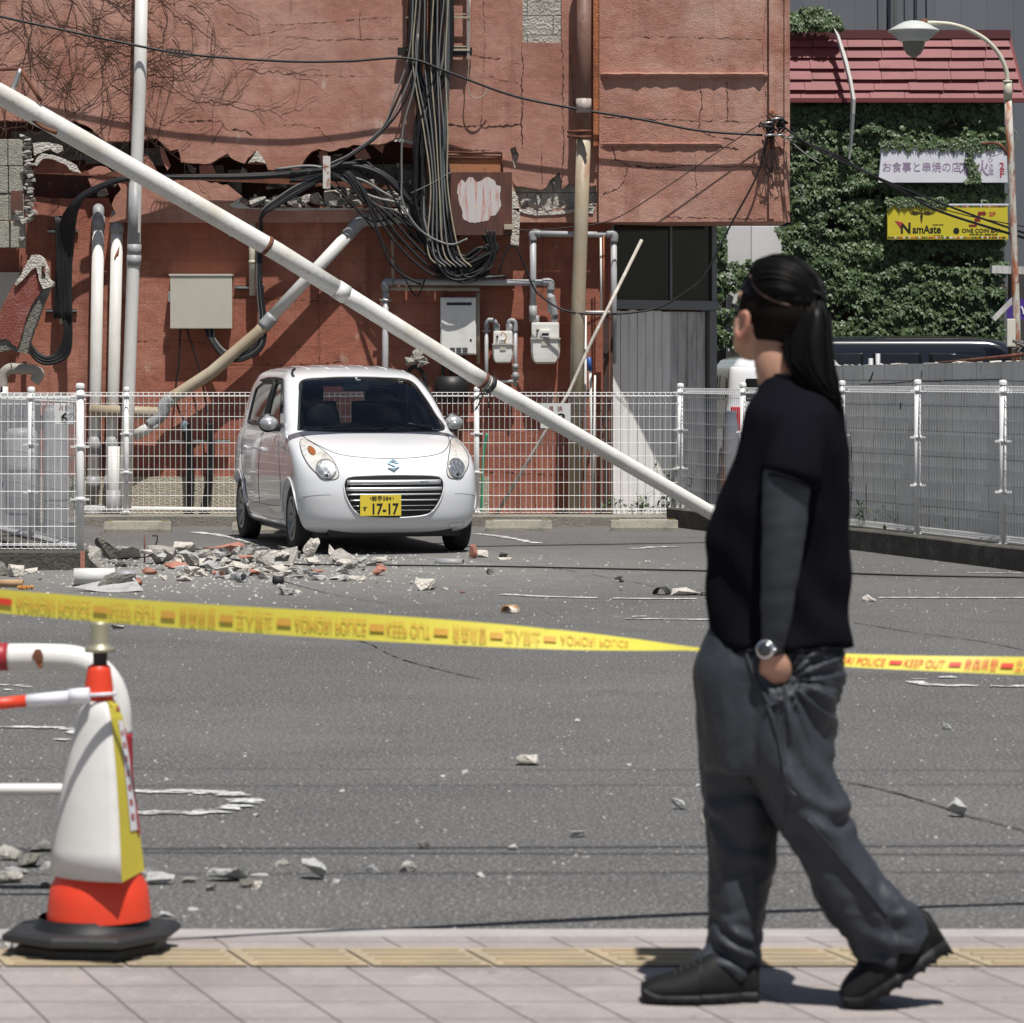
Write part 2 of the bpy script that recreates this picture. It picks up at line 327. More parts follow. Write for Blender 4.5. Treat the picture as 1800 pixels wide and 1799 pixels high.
def strip(m, pts, w, z=.005, jag=.0, seed=0, gap=0.):      # painted or cracked ribbon on the ground
    rnd = random.Random(seed); P = spline(pts, 10); n = len(P); vs = []
    for i, p in enumerate(P):
        d = (P[min(i+1, n-1)]-P[max(i-1, 0)]).normalized(); q = Vector((-d.y, d.x, 0))
        j1, j2 = 1+rnd.uniform(-jag, jag), 1+rnd.uniform(-jag, jag)
        vs += [Vector((p.x, p.y, z))+q*w/2*j1, Vector((p.x, p.y, z))-q*w/2*j2]
    m.add(vs, [(2*i, 2*i+1, 2*i+3, 2*i+2) for i in range(n-1) if noise.noise(Vector((i*.31, seed*1.7, gap*9)))*1.1+.5 >= gap])
m = MB()
def ustall(tip, x_end, ya, yb, xo, g1=.25, g2=.4, w=.085):              # the rounded end of a painted bay marking
    a = G(x_end, ya); b = G(tip-xo, ya+2); c = G(tip, (ya+yb)/2); d = G(tip-xo, yb-2); e = G(x_end, yb)
    strip(m, [a, b, G(tip-xo*.25, ya+(yb-ya)*.25), c], w, .005, .6, 3, g1); strip(m, [e, d, c], w, .0055, .6, 4, g2)
ustall(436, 215, 1393, 1431, 60)
ustall(140, -60, 1279, 1306, 45, .2, .65, .06)
ustall(45, -60, 1204, 1216, 25, .5, .5, .05)
ustall(1080, 1300, 1083, 1091, -30, .6, .35, .06); ustall(1605, 1850, 1190, 1208, -45, .6, .12, .07)
strip(m, [G(882, 1046), G(960, 1050), G(1090, 1053), G(1225, 1054)], .09, .0055, .25, 1)
strip(m, [G(1545, 1052), G(1680, 1052), G(1830, 1052)], .08, .0055, .25, 2)
strip(m, [G(343, 936), G(400, 944), G(440, 952)], .11, .005, .4, 5); strip(m, [G(835, 939), G(880, 944), G(945, 956)], .08, .005, .6, 6)
strip(m, [G(1112, 966), G(1150, 963), G(1190, 962)], .10, .0055, .8, 7)
strip(m, [G(1700, 1008), G(1760, 1008), G(1830, 1009)], .05, .0055, .8, 8)
tag(m.build('road_marking', MT['line'], origin=(0, 0, 0)), kind='structure')
m = MB()
for k, ln in enumerate([[(500, 1023), (560, 1040), (640, 1056), (690, 1062)], [(1120/2, 1118), (640, 1130), (700, 1158), (800, 1185), (850, 1196)], [(1470, 1372), (1560, 1392), (1640, 1415), (1700, 1436), (1810, 1464)],
                         [(840, 985), (960, 998), (1090, 1020), (1180, 1038)], [(1500, 1095), (1600, 1112), (1720, 1128), (1810, 1146)]]):
    strip(m, [G(*p) for p in ln], .009, .0045, .9, 20+k)
tag(m.build('asphalt_crack', mat('crack', (.03, .028, .026), .95), origin=(0, 0, 0)), kind='structure')
# bare ground behind the fences
m = MB(); m.box((-14, 32.05, -.3), (12, 34.5, .03)); m.box((-14, 25.3, -.3), (-4.6, 32.0, .02))
tag(m.build('soil', mat('soil', (.21, .19, .16), .95, var=[(3, (.15, .135, .11), .45, .65), (30, (.30, .28, .25), .55, .7)], bump=(30, 1, .03), world=True), origin=(0, 0, 0)), kind='structure')
# ---------------------------------------------------------------- the damaged red building
YA, YB = 33.20, 33.37
bl = thing('red_building', 'terracotta rendered building with a broken-open wall band and cracked overhanging upper storey', 'building', W(600, 900, YA)*Vector((1, 1, 0)) if False else Vector((-2, YA, 0)))
PA = lambda x, y, d=0: W(x, y, YA+d)
def jag(pts, amp, n, seed):            # roughen a polyline
    rnd = random.Random(seed); out = []
    for a, b in zip(pts, pts[1:]):
        k = max(1, int(sqrt((a[0]-b[0])**2+(a[1]-b[1])**2)/n))
        for i in range(k):
            t = i/k; j = amp if i else amp*.3
            out.append((a[0]+(b[0]-a[0])*t+rnd.uniform(-j, j), a[1]+(b[1]-a[1])*t+rnd.uniform(-j, j)))
    out.append(pts[-1]); return out
edge = jag([(-80, 208), (0, 212), (60, 215), (130, 212), (160, 226), (186, 250), (250, 247), (275, 243), (288, 256), (300, 265), (312, 262), (318, 285), (345, 288), (370, 287), (385, 278), (400, 270), (415, 283), (430, 288), (436, 278), (450, 265), (463, 278), (470, 298), (528, 298), (532, 288), (547, 267), (560, 262), (580, 267), (600, 260), (633, 255), (677, 252), (700, 242), (733, 248), (746, 252), (748, 320), (742, 364)], 1.8, 9, 1)
bot = jag([(742, 364), (700, 368), (650, 366), (600, 368), (520, 363), (440, 364), (405, 358), (425, 345), (400, 325), (330, 316), (262, 320), (215, 330), (203, 345), (196, 360), (204, 376), (190, 391)], 1.8, 9, 2)
out = [PA(-80, -68)] + [PA(*p) for p in edge] + [PA(*p) for p in bot[1:]] + [PA(1052, 391), PA(1052, -68)]
h2 = jag([(900, 317), (907, 328), (927, 330), (950, 334), (960, 330), (967, 317), (983, 302), (987, 320), (988, 333), (1000, 323), (1013, 325), (1048, 327), (1050, 352), (1046, 366), (1020, 370), (990, 366), (960, 372), (940, 370), (915, 368), (903, 366)], 1.0, 8, 3)[:-1]
h3 = [(918, -60), (987, -60), (987, 76), (919, 75)]
h4 = jag([(897, 262), (906, 258), (912, 272), (905, 300), (897, 296)], 1, 6, 4)[:-1]
m = MB(); m.prism(out, YB-YA, [[PA(*p) for p in h] for h in (h2, h3, h4)])
m.build('upper_wall', MT['stucco'], bl)
m = MB()                                   # right hand bay, a little proud, with a corner pilaster and a floor band
m.prism([PA(1052.5, -68, -.05), PA(1388, -68, -.05), PA(1388, 389, -.05), PA(1052.5, 391, -.05)], 1.0)
m.build('bay_wall', MT['stucco'], bl)
m = MB(); m.prism([PA(1352, -68, -.10), PA(1361, -68, -.10), PA(1361, 385, -.10), PA(1352, 385, -.10)], .048)
m.prism([PA(1379, -68, -.075), PA(1388.5, -68, -.075), PA(1388.5, 391, -.075), PA(1379, 391, -.075)], .024)
m.build('corner_trim', MT['stucco'], bl)
rnd = random.Random(5)
def ledge(y, x0, x1, d, th, seed, nm='ledge'):
    m = MB(); rnd = random.Random(seed); n = 26; rr = []
    for i in range(n+1):
        x = x0+(x1-x0)*i/n; dd = d*(.8+.35*rnd.random()) if i not in (0, n) else d*.3; t = th*(.8+.5*rnd.random()); yy = y+rnd.uniform(-.5, .5)
        p = PA(x, yy, -.05); rr.append([p+Vector((0, .004, th*.6)), p+Vector((0, -dd*.8, th*.5)), p+Vector((0, -dd, 0)), p+Vector((0, -dd*.6, -t)), p+Vector((0, .004, -t*1.2))])
    m.rings(rr, False); m.build(nm, MT['stucco'], bl)
ledge(131, 1056, 1350, .055, .03, 1); ledge(253, 1056, 1270, .028, .022, 2); ledge(-180, 1056, 1350, .05, .03, 3)
# roof slab and the mass of the building behind the front skin
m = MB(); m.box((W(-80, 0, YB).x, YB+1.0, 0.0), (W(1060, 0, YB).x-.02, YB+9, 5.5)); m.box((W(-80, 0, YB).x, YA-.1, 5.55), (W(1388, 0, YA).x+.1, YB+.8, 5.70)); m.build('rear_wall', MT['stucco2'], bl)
m = MB()                                  # lower wall: recessed
lw = jag([(-80, 344), (60, 346), (120, 350), (190, 348), (196, 362), (744, 362), (744, 360), (1060, 360)], 1.2, 12, 7)
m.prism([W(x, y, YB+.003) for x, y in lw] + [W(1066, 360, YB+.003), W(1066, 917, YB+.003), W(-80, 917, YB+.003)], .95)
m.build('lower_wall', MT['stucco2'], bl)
m = MB(); m.box((W(-80, 0, YB).x, YB-.05, -.05), (W(860, 0, YB).x, YB, W(0, 838, YB).z)); m.build('plinth', MT['plinth'], bl)
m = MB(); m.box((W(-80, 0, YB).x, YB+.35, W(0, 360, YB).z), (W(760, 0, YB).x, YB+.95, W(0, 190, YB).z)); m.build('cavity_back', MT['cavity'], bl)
m = MB(); m.prism([PA(900-6, 296, .07), PA(1056, 296, .07), PA(1056, 378, .07), PA(894, 378, .07)], .05); m.prism([PA(912, -70, .02), PA(992, -70, .02), PA(992, 82, .02), PA(912, 82, .02)], .05)
m.prism([PA(892, 250, .05), PA(916, 250, .05), PA(916, 306, .05), PA(892, 306, .05)], .05)
m.build('exposed_blockwork', brickify(mat('blockwork', (.47, .45, .40), .95, var=[(5, (.34, .32, .28), .42, .68), (30, (.60, .58, .52), .55, .7)], bump=(40, 1, .03), world=True), .5, .19, .006, (.16, .15, .13), .9, loc=(0.1, .055, 0), bumpd=.01), bl)
# rough hollow blocks and rubble left in the opening: fragments still built into the wall
rnd = random.Random(11)
m = MB()
class ChunkParts:
    def hull(s, pts): q = MB(); q.hull(pts); q.build('broken_chunk', MT['concrete'], bl)
m = ChunkParts()
def chunk(m, c, sx, sy, sz, rnd, n=14, rot=None):
    c = Vector(c); pts = []
    R3 = Matrix.Rotation(rnd.uniform(0, 6.28), 3, 'Z') if rot is None else rot
    for _ in range(n):
        v = Vector((rnd.uniform(-1, 1), rnd.uniform(-1, 1), rnd.uniform(-1, 1)))
        k = max(abs(v.x), abs(v.y), abs(v.z)); v = v/k*rnd.uniform(.78, 1)
        pts.append(c + R3 @ Vector((v.x*sx/2, v.y*sy/2, v.z*sz/2)))
    m.hull(pts)
x = 402
while x < 740:
    w = rnd.uniform(12, 30); h = rnd.uniform(14, 32)
    chunk(m, PA(x+w/2, 364-h/2, rnd.uniform(.05, .16)), w*.0062, .14, h*.0058, rnd, 16, Matrix.Rotation(rnd.uniform(-.2, .2), 3, 'Y')); x += w*.8
for _ in range(40):
    chunk(m, PA(rnd.uniform(405, 740), rnd.uniform(345, 366), rnd.uniform(-.01, .12)), rnd.uniform(.03, .08), .06, rnd.uniform(.02, .07), rnd, 10)
for _ in range(26):
    chunk(m, PA(rnd.uniform(900, 1048), rnd.uniform(352, 370), rnd.uniform(.0, .05)), rnd.uniform(.03, .09), .05, rnd.uniform(.02, .06), rnd, 10)
for k in range(30): chunk(m, PA(rnd.uniform(150, 740), rnd.uniform(262, 330) if k % 2 else rnd.uniform(315, 345), rnd.uniform(.06, .22)), rnd.uniform(.05, .16), .08, rnd.uniform(.03, .11), rnd, 11)
chunk(m, PA(945, 352, .04), .22, .06, .12, rnd, 8); chunk(m, PA(975, 330, .05), .13, .06, .16, rnd, 7)

m = MB()                                   # inner blocks seen at the back of the opening
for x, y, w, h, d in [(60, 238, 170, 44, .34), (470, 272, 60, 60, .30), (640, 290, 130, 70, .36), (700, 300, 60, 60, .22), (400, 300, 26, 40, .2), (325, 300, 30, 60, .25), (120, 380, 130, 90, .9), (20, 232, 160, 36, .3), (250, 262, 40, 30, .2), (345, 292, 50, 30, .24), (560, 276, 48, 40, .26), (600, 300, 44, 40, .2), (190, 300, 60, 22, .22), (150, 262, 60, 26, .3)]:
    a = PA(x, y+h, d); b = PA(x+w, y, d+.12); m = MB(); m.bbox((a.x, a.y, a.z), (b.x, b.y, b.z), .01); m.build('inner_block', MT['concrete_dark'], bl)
m = MB()
for pts in ([(232, 258), (262, 275), (290, 330), (270, 345), (240, 300)], [(280, 256), (288, 262), (300, 292), (294, 300), (284, 280)], [(155, 315), (180, 300), (200, 312), (198, 326), (160, 328)], [(440, 272), (452, 264), (464, 280), (468, 290), (436, 288)], [(705, 250), (722, 244), (740, 252), (738, 262), (708, 258)], [(350, 292), (372, 288), (380, 306), (362, 316), (352, 308)], [(478, 300), (500, 299), (508, 316), (486, 322)], [(560, 266), (575, 264), (578, 286), (566, 296)], [(618, 262), (640, 258), (652, 278), (628, 284)], [(205, 318), (236, 312), (250, 330), (215, 338)], [(655, 256), (676, 254), (672, 270)]):
    m = MB(); m.prism([PA(x, y, .06) for x, y in pts], .05); m.build('render_scrap', MT['redpaint'], bl)
m = MB(); m.prism([PA(436, 287, -.012), PA(452, 265, -.012), PA(462, 277, -.012), PA(468, 288, -.012), PA(450, 284, -.012)], .01); m.prism([PA(690, 249, -.012), PA(701, 243, -.012), PA(735, 249, -.012), PA(733, 256, -.012), PA(710, 250, -.012)], .01)
m.prism([PA(403, 360, -.012), PA(426, 346, -.012), PA(420, 354, -.012), PA(440, 366, -.012), PA(560, 366, -.012), PA(742, 367, -.012), PA(742, 371, -.012), PA(600, 369, -.012), PA(500, 371, -.012), PA(410, 366, -.012)], .01)
m.prism([PA(900, 366, -.012), PA(960, 372, -.012), PA(1046, 366, -.012), PA(1042, 376, -.012), PA(1015, 372, -.012), PA(985, 377, -.012), PA(940, 379, -.012), PA(915, 374, -.012)], .01)
m.prism([PA(900, 330, -.012), PA(910, 345, -.012), PA(914, 380, -.012), PA(912, 432, -.012), PA(898, 430, -.012), PA(897, 380, -.012)], .01)
m.build('bare_plaster', MT['mortar'], bl)
# cracks: thin dark gaps following traced lines
CRK = mat('crack_dark', (.05, .022, .016), .95)
def ribbon(m, pts, w, Y, seed, amp=1.6):
    m = MB()
    rnd = random.Random(seed); P = []
    for a, b in zip(pts, pts[1:]):
        L_ = sqrt((a[0]-b[0])**2+(a[1]-b[1])**2); k = max(1, int(L_/5))
        for i in range(k): t = i/k; P.append((a[0]+(b[0]-a[0])*t+rnd.uniform(-amp, amp), a[1]+(b[1]-a[1])*t+rnd.uniform(-amp, amp)))
    P.append(pts[-1]); vs = []
    for i, p in enumerate(P):
        q = P[min(i+1, len(P)-1)]; o = P[max(i-1, 0)]; dx, dy = q[0]-o[0], q[1]-o[1]; l = sqrt(dx*dx+dy*dy) or 1; ww = w*rnd.choice([.12, .35, .7, 1, 1.5])*rnd.uniform(.6, 1.1)
        vs += [W(p[0]-dy/l*ww/2, p[1]+dx/l*ww/2, Y), W(p[0]+dy/l*ww/2, p[1]-dx/l*ww/2, Y)]
    m.add(vs, [(2*i, 2*i+1, 2*i+3, 2*i+2) for i in range(len(P)-1)]); m.build('crack', CRK, bl)
cr = None; k = 0
YR = YA-.0525
for w, pts in [(1.6, [(1277, 145), (1279, 170), (1278, 215)]), (1.6, [(1232, 150), (1233, 180), (1230, 213), (1228, 228), (1250, 240), (1290, 246)]), (2.6, [(1056, 250), (1100, 252), (1180, 256), (1240, 256), (1300, 262)]), (2.4, [(1074, 253), (1082, 280), (1104, 292), (1150, 296), (1215, 291)]), (1.2, [(1250, 293), (1350, 294)]), (2.0, [(1104, 295), (1096, 320), (1085, 333), (1060, 342)]), (1.2, [(1170, 381), (1240, 384), (1345, 386)]), (1.0, [(1058, 66), (1200, 66), (1340, 69)]), (1.0, [(1250, 105), (1280, 105)]), (.9, [(1345, 10), (1340, 90), (1346, 170)]), (1.0, [(1383, 10), (1380, 120), (1381, 260)]), (1.2, [(1058, 206), (1150, 210), (1340, 216)]), (.9, [(1222, 262), (1224, 350)])]:
    ribbon(cr, pts, w, YR, 50+k); k += 1
YR = YA-.003
for w, pts in [(2.4, [(917, 78), (919, 115), (917, 150), (918, 180), (916, 215), (919, 262)]), (1.8, [(988, 78), (990, 130), (989, 180), (991, 240), (988, 320)]), (2.6, [(785, 218), (810, 223), (845, 220), (850, 224), (900, 221), (917, 217)]), (1.2, [(818, 95), (840, 100), (880, 103), (908, 112), (916, 114)]), (1.0, [(852, 130), (880, 142), (910, 146)]), (1.0, [(952, 260), (953, 330)]), (1.2, [(786, 262), (880, 266), (882, 300)]), (1.4, [(392, 217), (380, 240), (370, 258)]), (2.2, [(315, 215), (345, 212), (390, 213), (398, 228), (430, 230), (445, 238)]), (1.0, [(400, 40), (440, 62), (490, 55), (520, 48)]), (1.0, [(500, 65), (560, 70), (700, 68)]), (1.0, [(500, 130), (560, 132), (640, 136)]), (.9, [(632, 20), (634, 70)]), (.9, [(250, 60), (262, 90), (270, 130), (268, 180)]), (1, [(690, 30), (560, 40), (470, 44)]), (.9, [(850, 0), (852, 90), (846, 220)]), (1.0, [(590, 258), (560, 225), (520, 218), (480, 222)]), (1.2, [(1000, 60), (1005, 130), (1010, 200)])]:
    ribbon(cr, pts, w, YR, 80+k); k += 1
YR = YB+.0
for w, pts in [(1, [(560, 480), (562, 640)]), (1, [(380, 520), (560, 530), (665, 532)]), (1.4, [(400, 640), (480, 642), (560, 640), (600, 636)]), (.9, [(955, 392), (953, 520)]), (1, [(930, 470), (928, 560)]), (1.1, [(35, 440), (36, 520)]), (.9, [(700, 580), (800, 584)]), (1.1, [(850, 830), (1060, 838)]), (.9, [(940, 750), (941, 900)]), (1.2, [(240, 600), (300, 598), (360, 604)])]:
    ribbon(cr, pts, w, YR, 120+k); k += 1

# entrance recess under the bay: glazed transom over an angled board partition
RX0, RX1 = W(1066, 0, YB).x, W(1257, 0, YA+1.2).x
ye0, ye1 = YA+.50, YA+1.25
p0 = Vector((W(1076, 0, ye0).x, ye0, 0)); p1 = Vector((W(1257, 0, ye1).x, ye1, 0)); dv = (p1-p0); L0 = dv.length; dn = dv.normalized(); nn = Vector((dn.y, -dn.x, 0))
en = W(0, 545, ye0).z; tz = W(0, 525, ye0).z; top = W(0, 385, YA+.3).z+.1
def slab(m, s0, s1, z0, z1, o, t):
    a, b = p0+dn*s0+nn*o, p0+dn*s1+nn*o
    m.add([a+Vector((0,0,z0)), b+Vector((0,0,z0)), b+Vector((0,0,z1)), a+Vector((0,0,z1)), a-nn*t+Vector((0,0,z0)), b-nn*t+Vector((0,0,z0)), b-nn*t+Vector((0,0,z1)), a-nn*t+Vector((0,0,z1))], [(0,1,2,3),(5,4,7,6),(4,0,3,7),(1,5,6,2),(3,2,6,7),(4,5,1,0)])
m = MB(); nb = 7; Lb = L0*.56
for i in range(nb): slab(m, Lb*i/nb+.004, Lb*(i+1)/nb-.004, .03, en+random.uniform(-.015, .015), .002*(i % 2), .02)
m.build('white_boards', MT['board'], bl)
m = MB()
for i in range(4): slab(m, Lb+(L0-.1-Lb)*i/4+.004, Lb+(L0-.1-Lb)*(i+1)/4-.004, .03, en-.01, -.03-.002*(i % 2), .02)
m.build('grey_boards', MT['board_grey'], bl)
m = MB(); slab(m, -.05, L0, en+.01, en+.1, .05, .1); slab(m, L0-.09, L0, .03, en, .03, .1); slab(m, L0-.06, L0, en+.1, top, .03, .08); slab(m, -.05, .0, en+.1, top, .03, .08)
slab(m, L0*.55, L0*.57, en+.1, top, .015, .04)
m.build('window_frame', mat('aluminium_dark', (.20, .205, .21), .45, .5), bl)
m = MB(); slab(m, 0, L0-.06, en+.1, top, 0, .02); m.build('window_glass', MT['darkglass'], bl)
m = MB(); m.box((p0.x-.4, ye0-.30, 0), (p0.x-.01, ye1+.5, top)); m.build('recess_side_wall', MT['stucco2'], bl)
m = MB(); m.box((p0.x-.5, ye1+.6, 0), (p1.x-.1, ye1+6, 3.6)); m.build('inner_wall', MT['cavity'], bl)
# ---------------------------------------------------------------- pipes, boxes and cables on the wall
def pathY(pts, Y): return [W(p[0], p[1], (p[2] if len(p) > 2 else Y)) for p in pts]
def pr(r, Y=33.2): return r*Y/F            # radius in photo pixels to metres
def pipe_thing(name, label, cat, parts, group=None):   # parts: (part name, material, [list of (pts, r) tubes])
    lo = parts[0][2][0][0]; base = min(lo, key=lambda p: p.z)
    t = thing(name, label, cat, base, group)
    for nm, mt, tubes in parts:
        for pts, r in tubes: m = MB(); m.tube(pts, r, 14); m.build(nm, mt, t)
    return t
YP1 = YA-.10; YP2 = YB-.10
# tall white pole of the whole height
pipe_thing('drain_pipe', 'tall white drainpipe running from top of photo to the ground, crossed by the fallen pole', 'pipe', [
    ('pipe', MT['white_pipe'], [(pathY([(250, -80), (246, 150), (239, 320), (235, 455), (226, 700), (219, 918)], YP1-.06), pr(11.2))]),
    ('grey_section', MT['grey_joint'], [(pathY([(238.2, 322), (235.4, 432)], YP1-.06), pr(11.5))]),
    ('coupling', MT['grey_joint'], [(pathY([(236.3, 430), (236, 450)], YP1-.06), pr(12.2)), (pathY([(235.8, 449), (235.2, 468)], YP1-.06), pr(12.8))])])
for nm, lab, x0, y0, x1, y1, xe, ye in [('vent_pipe', 'left of the two capped white pipes beside the tall drainpipe', 173, 383, 168, 690, 163, 918), ('vent_pipe', 'right of the two capped white pipes, with a rusty scratch near its top', 206, 391, 200, 690, 194, 918)]:
    Yq = YP2
    ps = [('pipe', MT['white_pipe'], [(pathY([(x0, y0+10), (x1, y1-20), (xe+1, ye-70)], Yq), pr(10.6))]),
          ('cap_elbow', MT['grey_joint'], [(pathY([(x0, y0+20), (x0, y0-2)], Yq), pr(11.8)), (spline([W(x0, y0, Yq), W(x0, y0-8, Yq+.005), W(x0, y0-14, Yq+.04), W(x0, y0-15, Yq+.12)], 5), pr(10.4))]),
          ('lower_sleeve', MT['grey_joint'], [(pathY([(xe+3, ye-150), (xe+2.5, ye-120)], Yq), pr(12.2)), (pathY([(xe+.5, ye-30), (xe, ye)], Yq), pr(12.8)), (pathY([(xe+1, ye-80), (xe+.6, ye-55)], Yq), pr(12.3))])]
    pipe_thing(nm, lab, 'pipe', ps)
m = MB(); m.prism([W(206, 440, YP2-.0645), W(210, 432, YP2-.064), W(209, 444, YP2-.064), W(202, 456, YP2-.0645), W(201, 452, YP2-.0645)], .006)
sc = m.build('scratch', MT['rust_orange'], bpy.data.objects['vent_pipe.001'])
Yd = YP2-.08
pipe_thing('diagonal_pipe', 'thick white drainpipe slanting down left across the wall from the cable bundle', 'pipe', [
    ('pipe', MT['white_pipe'], [(pathY([(760, 374), (655, 389)], Yd), pr(11)), (pathY([(632, 392), (470, 566)], Yd), pr(11)), (pathY([(276, 742), (236, 768)], Yd), pr(10))]),
    ('yellowed_run', MT['beige_pipe'], [(pathY([(474, 562), (455, 584), (372, 655), (312, 694), (297, 702)], Yd), pr(11.2)), (pathY([(158, 722), (286, 727)], Yd), pr(11))]),
    ('elbow', MT['grey_joint'], [(spline(pathY([(662, 388), (640, 387), (624, 399), (610, 416)], Yd), 6), pr(12)), (spline(pathY([(480, 556), (462, 576)], Yd), 4), pr(12.3)), (spline(pathY([(302, 700), (290, 712), (284, 728), (262, 748)], Yd), 6), pr(12))])])
pipe_thing('soil_pipe', 'short capped white pipe standing behind the fence below the drainpipes', 'pipe', [
    ('pipe', MT['white_pipe'], [(pathY([(200, 785), (199, 918)], YP2-.25), pr(10.5)), (pathY([(222, 815), (221, 880)], YP2-.2), pr(7))]), ('collar', MT['grey_joint'], [(pathY([(199.4, 862), (199, 918)], YP2-.25), pr(12.5))])])
pipe_thing('overflow_pipe', 'grey bent waste pipe emerging at the left edge above the fence', 'pipe', [
    ('pipe', MT['white_pipe'], [(pathY([(5, 680), (4, 900)], YP2-.3), pr(9.5))]), ('elbow', mat('oldgrey', (.36, .33, .29), .6, var=[(9, (.25, .23, .2), .5, .7)]), [(spline(pathY([(4, 690), (5, 662), (16, 649), (34, 649), (55, 650), (68, 656), (66, 664), (60, 672)], YP2-.3), 6), pr(9.5))])])
pipe_thing('ground_pipe', 'white pipe lying low along the foot of the wall behind the fence', 'pipe', [('pipe', MT['white_pipe'], [(pathY([(140, 893), (415, 896)], YP2-.2), pr(3.6))])])
# rusty brown downpipe and rusty angle iron
pipe_thing('downpipe', 'brown rust-stained downpipe turning beige lower down, left of the overhanging bay', 'pipe', [
    ('upper_pipe', mat('brown_pipe', (.19, .10, .075), .55, var=[(5, (.26, .18, .14), .5, .72, (1, 1, .4)), (18, (.16, .07, .045), .55, .7), (60, (.5, .45, .38), .66, .72, (1, 1, .3))]), [(pathY([(1027, -80), (1026, 242)], YA-.2), pr(12.6))]),
    ('lower_pipe', MT['beige_pipe'], [(pathY([(1026, 240), (1021, 400), (1017, 520), (1010, 918)], YA-.2), pr(12.4))]),
    ('socket', mat('grey_patch', (.42, .37, .33), .6, var=[(20, (.25, .16, .12), .5, .7)]), [(pathY([(1026, 174), (1026, 199)], YA-.2), pr(13.4))]),
    ('clamp', MT['rust'], [(pathY([(1026, 229), (1026, 233)], YA-.2), pr(14)), (pathY([(1026, 239), (1026, 243)], YA-.2), pr(14)), ([W(998, 232, YA-.21), W(1036, 231, YA-.35)], .014), ([W(998, 240, YA-.21), W(1036, 242, YA-.35)], .014)])])
m = MB(); a = W(1043, -80, YA-.12); b = W(1053, 258, YA-.05); m.box((a.x, YA-.13, b.z), (b.x, YA-.12, a.z)); m.box((b.x-.006, YA-.13, b.z), (b.x, YA-.052, a.z))
tag(m.build('angle_iron', MT['rust_orange']), 'rusty orange steel angle fixed upright beside the brown downpipe', 'steel angle')
# the fallen pole lying across the lot
fp = [(-60, 140, 25.9), (5, 168, 26.1), (470, 432, 26.9), (850, 670, 27.7), (1290, 925, 28.9)]
fr = lambda x: (24 if x < 450 else 19.5 if x < 600 else 17.5)
def fpt(t):
    P = [W(*p) for p in fp]; i = min(int(t), 3); return P[i].lerp(P[i+1], t-i)
t = thing('fallen_pole', 'long off-white tapered steel pole fallen diagonally across the car park in front of the wall', 'pole', (fpt(4).x, fpt(4).y, 0))
def seg(nm, a, b, r0, r1, mt, n=8):
    m = MB(); m.tube([fpt(a+(b-a)*i/n) for i in range(n+1)], [r0+(r1-r0)*i/n for i in range(n+1)], 24); return m.build(nm, mt, t)
kx = lambda px: (2+(px-470)/380) if px > 470 else (1+(px-5)/465)
seg('thick_section', 0, kx(600), .088, .072, MT['fallen_pole']); seg('middle_section', kx(595), kx(855), .070, .067, MT['fallen_pole']); seg('thin_section', kx(852), 4, .065, .058, MT['fallen_pole'])
seg('rust_band', kx(466), kx(472), .079, .079, MT['rust'], 1); seg('rust_band', kx(847), kx(851), .074, .074, MT['rust'], 1); seg('steel_band', kx(856), kx(862), .072, .072, MT['rubber'], 1); seg('collar', kx(588), kx(606), .0765, .076, MT['fallen_pole'], 1)
m = MB()
for dx, dy in ((-14, 42), (8, 38), (-22, 30)): m.tube(spline([W(858, 675, 27.62), W(858+dx*.5, 690, 27.6), W(850+dx, 680+dy, 27.62)], 5), .006, 5)
m.build('tie_wire', MT['rubber'], t)
m = MB(); m.tube([W(1128, 422, 32.95), W(1040, 600, 32.7), W(1000, 690, 32.55), W(868, 912, 32.3)], .0165, 10)
tag(m.build('thin_pole', mat('thin_pole', (.42, .38, .33), .6, var=[(14, (.62, .58, .52), .5, .7), (30, (.2, .15, .12), .6, .7)])), 'thin weathered stick leaning diagonally against the wall behind the fence', 'pole')
# old sign bracket at the top left that the pole broke from
t = thing('sign_bracket', 'rusty bent steel bracket at the left edge above the fallen pole', 'bracket', W(30, 190, 26.3))
for nm, mt, pts, r in [('bar', MT['rust'], [(-40, 124), (38, 121)], .014), ('strut', MT['steel'], [(36, 122), (22, 160)], .02), ('strut', MT['rust'], [(36, 122), (72, 178)], .016), ('bent_bar', MT['rust'], [(-10, 168), (30, 176), (52, 205), (75, 224), (100, 234)], .016), ('rod', MT['rust'], [(-20, 180), (40, 200)], .01)]:
    m = MB(); m.tube(spline(pathY(pts, 26.15), 4), r, 8); m.build(nm, mt, t)
# ---- electrical cabinets
def cabinet(label, x0, y0, x1, y1, d, mt, Yb):
    a = W(x0, y1, Yb-d); b = W(x1, y0, Yb-d); c = W((x0+x1)/2, y1, Yb)
    t = thing('electrical_cabinet', label, 'cabinet', c)
    m = MB(); m.bbox((a.x+.02, Yb-d+.02, a.z+.02), (b.x-.02, Yb, b.z-.03), .006); m.build('case', mt, t)
    m = MB(); m.bbox((a.x, Yb-d-.0, a.z), (b.x, Yb-d+.025, b.z-.012), .008); m.build('door', mt, t)
    m = MB(); m.bbox((a.x-.012, Yb-d-.01, b.z-.014), (b.x+.004, Yb, b.z+.006), .004); m.build('rain_lid', mt, t)
    m = MB(); m.bbox((a.x-.02, Yb-d+.0, (a.z+b.z)/2), (a.x+.0, Yb-d+.03, (a.z+b.z)/2+.10), .004); m.build('latch', MT['steel'], t)
    return t
cabinet('beige electrical cabinet on the wall above the parked car, black cables leaving below', 299, 483, 408, 578, .19, MT['cabinet'], YB)
cabinet('beige cabinet cut off by the left edge, behind the hanging red slab', -60, 480, 34, 580, .19, MT['cabinet'], YB)
